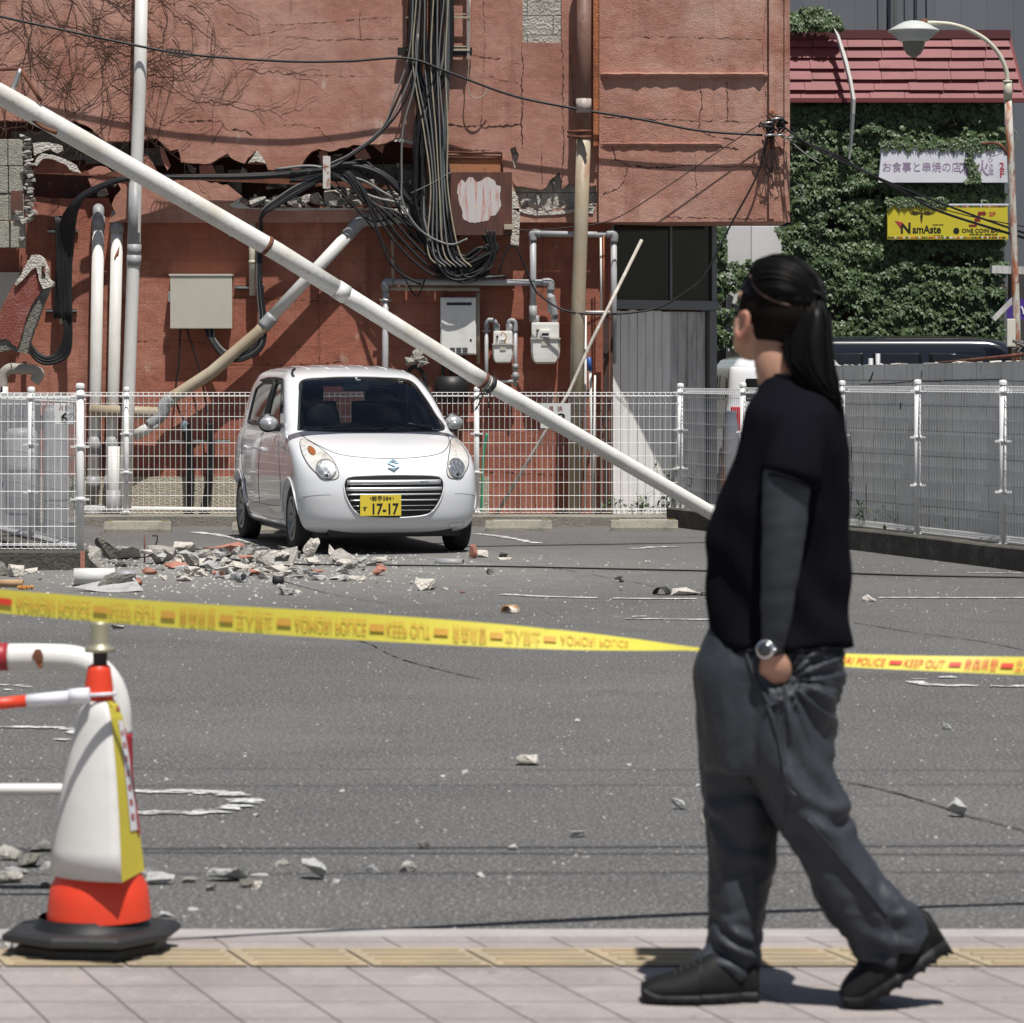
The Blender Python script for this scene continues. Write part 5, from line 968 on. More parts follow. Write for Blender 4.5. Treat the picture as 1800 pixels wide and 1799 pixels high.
m = MB(); m.beam(W(1742, 474, 40), W(1800, 476, 40), .09, .2); tag(m.build('canopy_beam', MT['board_grey']), 'weathered grey beam end sticking out of the ivy at right', 'timber')
t = thing('purple_banner', 'purple banner with white marks at the right edge behind the lamp pole', 'banner', W(1800, 560, 40)); m = MB(); a = W(1770, 562, 40); b = W(1830, 526, 40); m.box((a.x, 40, a.z), (b.x, 40.02, b.z)); m.build('cloth', mat('purplec', (.06, .02, .22), .7), t)
m = MB(); m.text('い', .17, lambda x, y: Vector((W(1790, 556, 40).x+x, 39.99, W(0, 556, 40).z+y)), .004); m.build('marks', MT['signwhite'], t)
m = MB(); a = W(1778, 0, 41); m.box((a.x, 41, -.2), (a.x+6, 41.3, W(0, 468, 41).z)); m.build('annex_wall', mat('annexw', (.045, .043, .04), .9), bpy.data.objects['ivy_building'])
# ---------------------------------------------------------------- vehicles: a shell lofted through horizontal outlines
def mono(xs, ys, x):            # smooth interpolation through control rows
    n = len(xs)
    if x <= xs[0]: return ys[0]
    if x >= xs[-1]: return ys[-1]
    i = max(k for k in range(n-1) if xs[k] <= x); h = xs[i+1]-xs[i]; t = (x-xs[i])/h
    def sl(k):
        if k == 0 or k == n-1: return (ys[1]-ys[0])/(xs[1]-xs[0]) if k == 0 else (ys[-1]-ys[-2])/(xs[-1]-xs[-2])
        a, b = (ys[k]-ys[k-1])/(xs[k]-xs[k-1]), (ys[k+1]-ys[k])/(xs[k+1]-xs[k])
        return 0 if a*b <= 0 else 2*a*b/(a+b)
    m0, m1 = sl(i)*h, sl(i+1)*h
    return (2*t**3-3*t*t+1)*ys[i]+(t**3-2*t*t+t)*m0+(-2*t**3+3*t*t)*ys[i+1]+(t**3-t*t)*m1
def shell(rows, nr=70, nf=22, ns=10, nb=12):
    """rows: (z, y front, y rear, half width, front corner depth, rear corner depth, exponent)"""
    cum = [0]
    for a, b in zip(rows, rows[1:]): cum.append(cum[-1]+max(.02, sqrt((a[0]-b[0])**2+(a[1]-b[1])**2*.6+(a[3]-b[3])**2)))
    out = []
    for i in range(nr+1):
        s = cum[-1]*i/nr; z, yf, yr, w, cf, cr_, ex = [mono(cum, [r[k] for r in rows], s) for k in range(7)]
        half = []
        for k in range(nf+1):
            a = pi/2*k/nf; half.append((w*sin(a)**(2/ex), yf+cf*(1-max(0, cos(a))**(2/ex))))
        ya, yb = yf+cf, yr-cr_
        for k in range(1, ns+1): half.append((w, ya+(yb-ya)*k/ns))
        for k in range(1, nb+1):
            a = pi/2*k/nb; half.append((w*max(0, cos(a))**(2/3.2), yb+cr_*sin(a)**(2/3.2)))
        ring = [Vector((x, y, z)) for x, y in half]+[Vector((-x, y, z)) for x, y in half[1:-1][::-1]]
        out.append(ring)
    return out
class Car:
    def __init__(s, rows, M, **k):
        s.M = M; s.rings = shell(rows, **k); s.b = MB(); s.b.rings(s.rings)
        s.bvh = BVHTree.FromPolygons(s.b.v, s.b.f)
    def hit(s, p, d):
        r = s.bvh.ray_cast(Vector(p), Vector(d)); return r[0], r[1]
    def front(s, x, z, off=.003):
        p, n = s.hit((x, -2, z), (0, 1, 0))
        if p is None: p, n = s.bvh.find_nearest(Vector((x, 0, z)))[:2]
        if n.y > 0: n = -n
        return p+n*off
    def side(s, y, z, sg=-1, off=.003):
        p, n = s.hit((sg*3, y, z), (-sg, 0, 0))
        if p is None: p, n = s.bvh.find_nearest(Vector((sg*.7, y, z)))[:2]
        if n.x*sg < 0: n = -n
        return p+n*off
    def back(s, x, z, off=.003):
        p, n = s.hit((x, 8, z), (0, -1, 0))
        if p is None: p, n = s.bvh.find_nearest(Vector((x, 3.3, z)))[:2]
        if n.y < 0: n = -n
        return p+n*off
    def patch(s, m, outline, fn, thick=.006, n=14, off=.004):
        """fill a closed outline with a grid of rows and lay it on the shell"""
        P = spline(outline+[outline[0]], 6)[:-1] if len(outline) > 4 else outline
        pts = [(p[0], p[1]) for p in P]; z0, z1 = min(p[1] for p in pts), max(p[1] for p in pts); vs = []; rows = []
        def span(z):
            xs = []
            for (x1, y1), (x2, y2) in zip(pts, pts[1:]+pts[:1]):
                if (y1 <= z) != (y2 <= z): xs.append(x1+(x2-x1)*(z-y1)/(y2-y1))
            return (min(xs), max(xs)) if len(xs) > 1 else None
        R_ = []
        for i in range(n+1):
            f = .5-.5*cos(pi*i/n); z = z0+(z1-z0)*(.004+.992*f); sp_ = span(z)
            if sp_: R_.append((z, sp_))
        nc = max(6, int(n*1.2)); top = []
        for z, (a, b) in R_: top.append([fn(a+(b-a)*k/nc, z, off) for k in range(nc+1)])
        bot = [[fn(a+(b-a)*k/nc, z, off-thick) for k in range(nc+1)] for z, (a, b) in R_]
        fl = [p for r in top for p in r]+[p for r in bot for p in r]; w = nc+1; N = len(top)*w; fs = []
        for i in range(len(top)-1):
            for k in range(nc): fs.append((i*w+k, i*w+k+1, (i+1)*w+k+1, (i+1)*w+k)); fs.append((N+i*w+k, N+(i+1)*w+k, N+(i+1)*w+k+1, N+i*w+k+1))
        for k in range(nc): fs.append((k, N+k, N+k+1, k+1)); q = (len(top)-1)*w; fs.append((q+k, q+k+1, N+q+k+1, N+q+k))
        for i in range(len(top)-1): fs.append((i*w, (i+1)*w, N+(i+1)*w, N+i*w)); fs.append((i*w+nc, N+i*w+nc, N+(i+1)*w+nc, (i+1)*w+nc))
        m.add(fl, fs, True)
    def line(s, m, pts, fn, w=.006, off=.0015, n=8, closed=False):
        P = spline([(p[0], p[1], 0) for p in pts], n); vs = []
        Q = [fn(p.x, p.y, off) for p in P]; m.tube(Q, w/2, 6)
    def out(s, m, name, mt, parent, **k):
        m.v = [s.M @ v for v in m.v]; return m.build(name, mt, parent, **k)
PAINT = mat('car_paint', (.74, .755, .775), .28, spec=.5, coat=1.0)
CHROME = mat('chrome', (.62, .63, .64), .18, .85)
GLASSD = mat('car_glass', (.20, .225, .25), .02, trans=1, ior=1.45, spec=.9)
GTINT = mat('car_glass_tint', (.05, .052, .055), .03, trans=1, ior=1.45, spec=.8)
TRIM = mat('car_trim', (.018, .018, .02), .45); INT = mat('car_interior', (.035, .036, .038), .8); INT2 = mat('car_seat', (.10, .102, .105), .85)
LENS = mat('lamp_lens', (.70, .69, .66), .06, spec=.8, coat=1, var=[(5, (.50, .47, .40), .5, .7), (18, (.35, .35, .34), .55, .7, (1, 1, 1))]); BOWL = mat('lamp_bowl', (.60, .61, .62), .12, .75, var=[(60, (.16, .16, .16), .5, .6, (3, 1, .15))], bump=(60, .7, .01))
AMB = mat('amber', (.30, .10, .03), .2, spec=.7); TYRE = mat('tyre', (.016, .016, .017), .8, bump=(60, .3, .004)); RIM = mat('rim', (.30, .31, .32), .3, .8)
rows = [(.17, .15, 3.28, .655, .42, .28, 2.7), (.20, .085, 3.33, .69, .42, .28, 2.7), (.26, .03, 3.37, .712, .42, .28, 2.8), (.36, .008, 3.39, .727, .42, .28, 2.8), (.48, .0, 3.395, .7375, .42, .26, 2.8), (.60, .012, 3.392, .7375, .42, .25, 2.75), (.69, .045, 3.388, .735, .42, .25, 2.7), (.755, .10, 3.385, .731, .43, .25, 2.65), (.81, .19, 3.38, .726, .44, .25, 2.6), (.855, .31, 3.378, .72, .44, .25, 2.6), (.895, .46, 3.375, .712, .42, .25, 2.6), (.93, .62, 3.372, .70, .38, .25, 2.6), (.962, .76, 3.368, .686, .32, .25, 2.6),
        (1.03, .87, 3.36, .672, .29, .25, 2.7), (1.12, 1.01, 3.345, .652, .27, .25, 2.8), (1.22, 1.17, 3.32, .628, .26, .25, 2.9), (1.31, 1.335, 3.285, .600, .25, .25, 2.9), (1.375, 1.48, 3.245, .574, .25, .25, 2.9), (1.42, 1.60, 3.20, .548, .26, .25, 2.8), (1.452, 1.73, 3.13, .505, .27, .26, 2.6), (1.476, 1.88, 3.04, .43, .28, .28, 2.4), (1.492, 2.05, 2.92, .32, .27, .28, 2.3), (1.500, 2.25, 2.75, .17, .2, .2, 2.2), (1.502, 2.42, 2.6, .03, .03, .03, 2)]
TH = radians(14.2); NOSE = Vector((xw(694, 26.92), 26.92, 0))
CM = Matrix.Translation(NOSE) @ Matrix.Rotation(-TH+pi*0, 4, 'Z')
# local axes: x to the car's left as seen from the front viewer's right, y rearwards
CM = Matrix.Translation(NOSE) @ Matrix(((cos(TH), -sin(TH), 0, 0), (sin(TH), cos(TH), 0, 0), (0, 0, 1, 0), (0, 0, 0, 1)))
car = Car(rows, CM, nr=90, nf=26)
ct = thing('parked_car', 'white small hatchback parked facing us behind the heap of rubble', 'car', NOSE+Vector((0, 0, 0)))
bo = car.out(car.b, 'body', [PAINT, INT], ct)
# cut wheel arches, cabin and window openings out of the shell
cut = MB(); cut.cm = 1
AX = [(.62, -1), (.62, 1), (3.02, -1), (3.02, 1)]
for y, sg in AX: cut.lathe([(0, 0), (.315, 0), (.315, .5), (0, .5)], (sg*.50 if sg > 0 else -1.0, y, .272), 40, 'x')
WS = [(-.60, .975), (-.30, .962), (0, .958), (.30, .962), (.60, .975), (.565, 1.10), (.515, 1.25), (.452, 1.368), (.25, 1.392), (0, 1.398), (-.25, 1.392), (-.452, 1.368), (-.515, 1.25), (-.565, 1.10)]
def prismy(m, o, y0, y1): n = len(o); m.rings([[Vector((x, y0, z)) for x, z in o], [Vector((x, y1, z)) for x, z in o]], False)
def prismx(m, o, x0, x1): m.rings([[Vector((x0, y, z)) for y, z in o], [Vector((x1, y, z)) for y, z in o]], False)
cut2 = MB(); cut2.cm = 1
cab_o = [(.95, .93), (3.18, .93), (3.18, 1.15), (3.10, 1.33), (2.9, 1.395), (1.75, 1.395), (1.48, 1.30), (1.2, 1.08)]
prismx(cut2, cab_o, -.545, .545)
cut3 = MB(); cut3.cm = 1; prismy(cut3, WS, -.5, 1.9)
cut4 = MB(); cut4.cm = 1; prismy(cut4, [(-.46, 1.0), (.46, 1.0), (.42, 1.32), (-.42, 1.32)], 2.9, 3.8)
SW1 = [(1.30, .985), (1.98, .992), (1.98, 1.352), (1.72, 1.352), (1.50, 1.235)]; SW2 = [(2.05, .994), (2.85, 1.01), (2.84, 1.30), (2.62, 1.35), (2.05, 1.352)]
cut5 = MB(); cut5.cm = 1; prismx(cut5, SW1, -1, 1); cut6 = MB(); cut6.cm = 1; prismx(cut6, SW2, -1, 1)
def boolean(o, cutter, mats):
    c = cutter.build('cutter', mats, origin=(0, 0, 0)); md = o.modifiers.new('b', 'BOOLEAN'); md.operation = 'DIFFERENCE'; md.solver = 'EXACT'; md.object = c
    dg = bpy.context.evaluated_depsgraph_get(); me = bpy.data.meshes.new_from_object(o.evaluated_get(dg)); o.modifiers.clear(); o.data = me; bpy.data.objects.remove(c)
for c_ in (cut, cut2, cut3, cut4, cut5, cut6):
    c_.v = [CM @ v for v in c_.v]
    boolean(bo, c_, [PAINT, INT])
bo.data.materials.clear(); bo.data.materials.append(PAINT); bo.data.materials.append(INT)
for p in bo.data.polygons: p.use_smooth = p.material_index == 0
FR, SD, BK = car.front, car.side, car.back
def patch(name, outline, fn, mt, par, **k):
    m = MB(); car.patch(m, outline, fn, **k); return car.out(m, name, mt, par)
# glass
m = MB(); car.patch(m, [(x*1.02, z+(.006 if z > 1.2 else -.006)) for x, z in WS], FR, thick=.004, n=20, off=.002); ws = car.out(m, 'windscreen', GLASSD, ct)
m = MB(); car.line(m, WS+[WS[0]], FR, .022, .0); car.out(m, 'windscreen_seal', TRIM, ws)
for sg in (-1, 1):
    f = lambda y, z, off, sg=sg: SD(y, z, sg, off)
    for o_ in (SW1, SW2):
        m = MB(); P = [(y, z) for y, z in o_]; pts = P
        # polygonal glass pane with a dark surround
        car.patch(m, pts, f, thick=.004, n=12, off=.001); w_ = car.out(m, 'side_window', GTINT, ct)
        m = MB(); loop = []
        for a, b in zip(P, P[1:]+P[:1]):
            for k in range(5): loop.append((a[0]+(b[0]-a[0])*k/5, a[1]+(b[1]-a[1])*k/5))
        loop.append(loop[0]); m.tube([f(y, z, .0) for y, z in loop], .013, 6); car.out(m, 'window_seal', TRIM, w_)
    m = MB(); m.tube([f(2.015, z, .001) for z in (.97, 1.1, 1.25, 1.37)], .03, 6); car.out(m, 'door_pillar', TRIM, ct)
    m = MB(); m.tube([f(y, z, .014) for y, z in ((1.36, 1.16), (1.52, 1.28), (1.72, 1.375), (2.0, 1.385), (2.4, 1.385), (2.7, 1.365))], .012, 6); car.out(m, 'rain_visor', TRIM, ct)
    m = MB()      # door and panel seams
    for ln in ([(.98, .36), (.99, .60), (1.10, .80), (1.27, .975)], [(1.98, .965), (2.0, .6), (2.0, .36)], [(.98, .36), (1.5, .345), (2.0, .345)], [(2.0, .345), (2.55, .36), (2.70, .52), (2.86, .70), (2.92, .96)]): car.line(m, ln, f, .006, .0)
    m.cm = 0; car.out(m, 'panel_seam', TRIM, ct)
    for y in (1.80, 2.62):
        m = MB(); m.tube([f(y-.07, .80, .012), f(y, .803, .022), f(y+.07, .80, .012)], .013, 8); car.out(m, 'door_handle', PAINT, ct)
    m = MB(); car.line(m, [(.95, .255), (1.5, .25), (2.65, .25)], f, .03, -.008); car.out(m, 'sill', PAINT, ct)
    m = MB()
    for ya in (.62, 3.02):
        m.tube([f(ya+.325*cos(a), .272+.325*sin(a), .000) for a in [radians(8+q*8.2) for q in range(21)]], .012, 6)
    car.out(m, 'wheel_arch_lip', PAINT, ct)
    # mirror
    m = MB(); c = f(1.28, .985, .10); rr = []
    for k in range(9):
        a = k/8*pi; rr.append([c+Vector((.076*sin(a)*cos(b)*1.05, -.055*cos(a), .06*sin(a)*sin(b)+.02)) for b in [q*pi/6 for q in range(12)]])
    m.rings(rr); mr = car.out(m, 'mirror', mat('mirrorshell', (.50, .51, .52), .25, .5), ct)
    m = MB(); m.tube([f(1.30, .985, -.01), c+Vector((0, .02, -.02))], .028, 8); m.lathe([(0, 0), (.078, 0), (.078, .02), (0, .02)], c+Vector((0, .035, .02)), 16, 'y'); car.out(m, 'mirror_base', TRIM, mr)
# front: bonnet seam, grille, lamps, plate, badge
m = MB(); car.line(m, [(-.60, .93), (-.565, .885), (-.475, .822), (-.38, .787), (-.2, .766), (0, .760), (.2, .766), (.38, .787), (.475, .822), (.565, .885), (.60, .93)], FR, .007, .0); car.out(m, 'bonnet_seam', TRIM, ct)
GO = [(-.405, .55), (-.385, .602), (-.33, .622), (-.15, .630), (0, .632), (.15, .630), (.33, .622), (.385, .602), (.405, .55), (.39, .47), (.35, .39), (.30, .335), (.22, .305), (0, .293), (-.22, .305), (-.30, .335), (-.35, .39), (-.39, .47)]
gr = patch('grille', GO, FR, mat('grille_black', (.008, .008, .009), .5), ct, n=20, off=.003, thick=.01)
m = MB(); car.line(m, GO+[GO[0]], FR, .014, .002); car.out(m, 'grille_rim', PAINT, gr)
SLV = mat('silver_paint', (.52, .53, .54), .28, .55)
def bar(z0, z1, w, off):
    m = MB(); rr = []
    for k in range(25):
        x = -w+2*w*k/24; a, b = FR(x, z0, off), FR(x, z1, off); q = .5*(a+b)+Vector((0, -.006, 0)); rr.append([a, q, b, b+Vector((0, .02, 0)), a+Vector((0, .02, 0))])
    m.rings(rr); car.out(m, 'grille_bar', SLV, gr)
bar(.556, .592, .375, .012); bar(.508, .534, .383, .012); bar(.472, .485, .372, .008); bar(.428, .439, .352, .008); bar(.388, .392, .33, .006); bar(.352, .356, .30, .006)
m = MB(); c = FR(.235, .572, .021); m.text('ECO', .024, lambda x, y: Vector((c.x+x*1.4+y*.3, c.y-.001, c.z-.008+y)), .0008); car.out(m, 'grille_badge', mat('bluechrome', (.06, .16, .2), .3), gr)
HL = [(.625, .905), (.585, .89), (.53, .84), (.478, .77), (.448, .70), (.437, .645), (.452, .608), (.50, .596), (.555, .612), (.61, .655), (.655, .72), (.672, .80), (.655, .87)]
for sg in (-1, 1):
    o_ = [(x*sg, z) for x, z in HL]
    hl = patch('headlight', o_, FR, LENS, ct, n=16, off=.004)
    m = MB(); car.line(m, o_+[o_[0]], FR, .008, .001); car.out(m, 'lamp_edge', TRIM, hl)
    cc = [(sg*.525+.072*cos(a), .678+.072*sin(a)) for a in [q*pi/8 for q in range(16)]]
    patch('reflector', cc, FR, BOWL, hl, n=12, off=.009)
    m = MB(); car.line(m, cc+[cc[0]], FR, .008, .010); car.out(m, 'reflector_ring', mat('dullgrey', (.25, .25, .245), .4), hl)
    if sg < 0: patch('indicator_bulb', [(sg*(.60)+.026*cos(a), .815+.034*sin(a)) for a in [q*pi/5 for q in range(10)]], FR, AMB, hl, n=6, off=.009)
    patch('bulb_cap', [(sg*.525+.012*cos(a), .628+.012*sin(a)) for a in [q*pi/4 for q in range(8)]], FR, TRIM, hl, n=4, off=.013)
px_ = -.118
m = MB(); y0 = FR(px_, .40, 0).y-.022; m.bbox((px_-.165, y0-.004, .312), (px_+.165, y0+.003, .477), .0025); pl = car.out(m, 'number_plate', mat('plate_yellow', (.72, .56, .05), .45), ct)
m = MB(); yt = y0-.0055
m.text('17-17', .118, lambda x, y: Vector((px_+.03+x*.82, yt, .326+y)), .0035); m.text('す', .042, lambda x, y: Vector((px_-.128+x, yt, .353+y)), .001)
m.text('岩手584', .044, lambda x, y: Vector((px_+.005+x*1.05, yt, .433+y)), .0008)
for x in (-.082, .10): m.box((px_+x-.003, yt-.001, .442), (px_+x+.003, yt, .460))
car.out(m, 'lettering', MT['black'], pl)
# badge: a stylised angular S
m = MB(); bc = FR(0, .705, .010); P = [(-.050, .010), (.004, .052), (.048, .030), (.034, .020), (.006, .034), (-.020, .012), (.050, -.010), (-.004, -.052), (-.048, -.030), (-.034, -.020), (-.006, -.034), (.020, -.012)]
sb = [(-.047, .012), (.0, .046), (.047, .020), (.028, .012), (.002, .026), (-.014, .013), (.012, .0), (.047, -.012), (.0, -.046), (-.047, -.020), (-.028, -.012), (-.002, -.026), (.014, -.013), (-.012, -.0)]
m.prism([Vector((bc.x+x, FR(x*.5, .705+z, .012).y, bc.z+z)) for x, z in sb], .012); car.out(m, 'badge', mat('badge', (.35, .50, .60), .2, .8), ct)
m = MB()                       # bumper creases, tow cover, lower lip
car.line(m, [(-.70, .46), (-.60, .475), (-.50, .48)], FR, .004, .0); car.line(m, [(.50, .48), (.60, .475), (.70, .46)], FR, .004, .0)
for a, b in (((.46, .245), (.60, .25)), ((.46, .205), (.60, .21)), ((.46, .205), (.46, .245)), ((.60, .21), (.60, .25))): car.line(m, [a, b], FR, .004, .0)
car.out(m, 'bumper_crease', mat('softline', (.30, .31, .33), .5), ct)
m = MB(); m.box((-.60, .3, .13), (.60, 3.1, .20)); m.box((-.5, .16, .15), (.5, .35, .21)); car.out(m, 'underside', TRIM, ct)
m = MB(); m.tube([Vector((-.03, 3.0, .2)), Vector((-.03, 3.3, .2))], .07, 10); m.tube([Vector((.3, .45, .16)), Vector((.3, .6, .16))], .04, 8); m.tube([Vector((-.3, .4, .15)), Vector((-.3, .55, .15))], .03, 8); car.out(m, 'exhaust', TRIM, ct)
# wipers
m = MB()
for a, b in ((-.42, .12), (.10, .50)):
    m.tube([FR(a, .975, .018), FR(a+(b-a)*.5, .985, .022), FR(b, .992, .018)], .007, 6); m.tube([FR(b-.02 if b > .3 else .02, .962, .015), FR(a+(b-a)*.5, 1.0, .03), FR(a+(b-a)*.4, .985, .024)], .008, 6)
car.out(m, 'wiper', TRIM, ct)
m = MB(); m.tube([Vector((-.50, 1.74, 1.435)), Vector((-.50, 1.70, 1.455)), Vector((-.50, 1.62, 1.47))], .012, 6); car.out(m, 'aerial', TRIM, ct)
m = MB()                      # roof gutter strips
for sg in (-1, 1): m.tube([car.bvh.find_nearest(Vector((sg*x, y, z)))[0] for x, y, z in ((.50, 1.62, 1.44), (.49, 1.9, 1.47), (.485, 2.3, 1.48), (.48, 2.9, 1.46), (.45, 3.1, 1.42))], .006, 6)
for k in range(-2, 3): m.tube([car.bvh.find_nearest(Vector((k*.17, y, 1.6)))[0]-Vector((0, 0, .004)) for y in (1.85, 2.2, 2.6, 2.95)], .009, 8)
car.out(m, 'roof_ribs', PAINT, ct)
# cabin
m = MB(); m.tube(spline([Vector((-.36+.165*cos(a), 1.28-.05*sin(a), 1.035+.155*sin(a))) for a in [q*pi/6 for q in range(13)]], 3), .014, 8); m.bbox((-.44, 1.24, .98), (-.28, 1.30, 1.08), .02); car.out(m, 'steering_wheel', INT, ct)
m = MB(); m.rings([[Vector((x, y, z)) for y, z in ((.90, .93), (.92, .965), (1.12, 1.0), (1.32, .99), (1.36, .93))] for x in (-.54, -.3, 0, .3, .54)], False)
m.lathe([(.0, .0), (.13, -.002), (.13, -.06), (.0, -.06)], (-.36, 1.18, 1.05), 20, 'y'); car.out(m, 'dashboard', mat('dash', (.14, .15, .145), .8), ct)
for x in (-.29, .29):
    m = MB(); m.bbox((x-.22, 1.95, .92), (x+.22, 2.1, 1.20), .04); st = car.out(m, 'seat', INT2, ct)
    m = MB(); m.bbox((x-.11, 1.98, 1.20), (x+.11, 2.07, 1.33), .03); car.out(m, 'headrest', INT2, st)
m = MB(); m.bbox((-.12, 1.47, 1.285), (.10, 1.50, 1.345), .012); m.tube([Vector((0, 1.5, 1.34)), Vector((0, 1.52, 1.40))], .01, 6); car.out(m, 'rear_view_mirror', mat('rvm', (.36, .40, .39), .3), ct)
m = MB(); p = FR(.01, 1.375, -.004); m.box((p.x-.02, p.y, p.z-.02), (p.x+.02, p.y+.002, p.z+.012)); p = FR(.37, 1.36, -.004); m.box((p.x-.018, p.y, p.z-.014), (p.x+.018, p.y+.002, p.z+.01)); car.out(m, 'inspection_sticker', mat('sticker', (.5, .62, .58), .5), ws)
# wheels
def wheel(par, c, sg, M, r=.272, w=.155, mt=RIM):
    m = MB(); hw = w/2
    m.lathe([(r*.66, -hw*.9), (r*.80, -hw), (r*.95, -hw*.92), (r*.995, -hw*.7), (r, -hw*.3), (r, hw*.3), (r*.995, hw*.7), (r*.95, hw*.92), (r*.80, hw), (r*.66, hw*.9), (r*.62, 0)], c, 40, 'x'); m.v = [M @ v for v in m.v]; ty = m.build('wheel', TYRE, par)
    m = MB(); s_ = sg*hw; m.lathe([(r*.67, s_*.86), (r*.66, s_*.95), (r*.60, s_*.86), (r*.58, s_*.2), (r*.12, s_*.15), (r*.12, s_*.62), (0, s_*.66)], c, 32, 'x')
    for k in range(7):
        a = 2*pi*k/7; d = Vector((0, cos(a), sin(a))); q = Vector((0, -sin(a), cos(a))); C = Vector(c)
        A = [C+d*r*.10+q*.022+Vector((s_*.6, 0, 0)), C+d*r*.62+q*.030+Vector((s_*.86, 0, 0)), C+d*r*.62-q*.030+Vector((s_*.86, 0, 0)), C+d*r*.10-q*.022+Vector((s_*.6, 0, 0))]
        m.add(A+[p-Vector((s_*.25, 0, 0)) for p in A], [(0, 1, 2, 3), (0, 4, 5, 1), (2, 6, 7, 3), (4, 7, 6, 5), (0, 3, 7, 4)], False)
    m.v = [M @ v for v in m.v]; m.build('rim', mt, ty)
    m = MB(); m.lathe([(0, 0), (r*.57, 0), (r*.57, s_*.2), (0, s_*.2)], c, 24, 'x'); m.v = [M @ v for v in m.v]; m.build('brake_disc', TRIM, ty)
for y, sg in AX: wheel(ct, (sg*.64, y, .272), sg, CM)
# ---- two vans beyond the block wall
def van(label, M, L_, w, h, paint, boxy=1.0):
    rw = [(.25, .06, L_-.06, w*.94, .25, .2, 3.4), (.45, .0, L_, w, .25, .2, 3.4), (.8, .03, L_-.01, w, .25, .2, 3.4), (1.0, .10, L_-.03, w*.99, .25, .2, 3.4), (1.08, .25, L_-.05, w*.975, .25, .2, 3.4), (1.5, .60*boxy, L_-.16, w*.91, .25, .2, 3.4), (h-.12, .85*boxy, L_-.26, w*.85, .28, .22, 3.2), (h-.05, 1.0*boxy, L_-.36, w*.78, .3, .25, 2.8), (h-.015, 1.25*boxy, L_-.6, w*.62, .35, .3, 2.5), (h, 1.8*boxy, L_-1.2, w*.3, .3, .3, 2.2)]
    c = Car(rw, M, nr=44, nf=12); t = thing('parked_van', label, 'van', M.translation); c.out(c.b, 'body', paint, t)
    SDv = lambda sg: (lambda y, z, off: c.side(y, z, sg, off))
    for sg in (-1, 1):
        for o_ in ([(.95, 1.12), (1.9, 1.12), (1.9, h-.22), (1.3, h-.25)], [(1.98, 1.12), (L_-1.4, 1.12), (L_-1.4, h-.22), (1.98, h-.22)], [(L_-1.3, 1.12), (L_-.35, 1.14), (L_-.42, h-.24), (L_-1.3, h-.22)]):
            m = MB(); c.patch(m, o_, SDv(sg), n=8); c.out(m, 'side_window', MT['darkglass'], t)
        m = MB(); c.line(m, [(1.95, .4), (1.95, 1.1)], SDv(sg)); c.out(m, 'panel_seam', TRIM, t)
    m = MB(); c.patch(m, [(-w*.75, 1.12), (w*.75, 1.12), (w*.68, h-.26), (-w*.68, h-.26)], c.back, n=8); c.out(m, 'rear_window', MT['darkglass'], t)
    m = MB(); c.patch(m, [(-w*.8, 1.16), (w*.8, 1.16), (w*.68, h-.22), (-w*.68, h-.22)], c.front, n=8); c.out(m, 'windscreen', MT['darkglass'], t)
    for sg in (-1, 1):
        m = MB(); c.patch(m, [(sg*w*.74, .78), (sg*w*.93, .78), (sg*w*.92, 1.06), (sg*w*.74, 1.06)], c.back, n=6); c.out(m, 'tail_light', mat('tail', (.45, .015, .02), .2, spec=.7), t)
        m = MB(); c.patch(m, [(sg*w*.6, .62), (sg*w*.9, .62), (sg*w*.88, .85), (sg*w*.6, .8)], c.front, n=6); c.out(m, 'headlight', LENS, t)
    for y in (.8, L_-.8):
        for sg in (-1, 1): wheel(t, (sg*(w-.08), y, .31), sg, M, .31, .18)
    return t
def place(x, y, ang): return Matrix.Translation((x, y, 0)) @ Matrix.Rotation(ang, 4, 'Z')
van('dark navy van whose long roof shows above the block wall beside the ivy', place(xw(1890, 43.3), 43.3, radians(87)), 4.0, .84, 1.90, mat('navy', (.008, .010, .017), .18, coat=1))
van('white van seen from behind between the board partition and the person', place(2.98, 40.9, radians(181)), 3.6, .70, 1.63, PAINT, .6)
t = thing('traffic_cone', 'orange and white cone beyond the fence beside the white van', 'cone', W(1285, 885, 34.5)*Vector((1, 1, 0)))
m = MB(); c = Vector((t.location.x, 34.5, 0)); m.lathe([(0, 1.05), (.05, 1.05), (.07, .9), (.09, .35), (0, .35)], c, 14); m.build('sleeve', MT['signwhite'], t)
m = MB(); m.lathe([(.0, .9), (.075, .9), (.14, 0), (0, 0)], c+Vector((0, .03, 0)), 14); m.build('body', mat('conefar', (.6, .2, .05), .5), t)
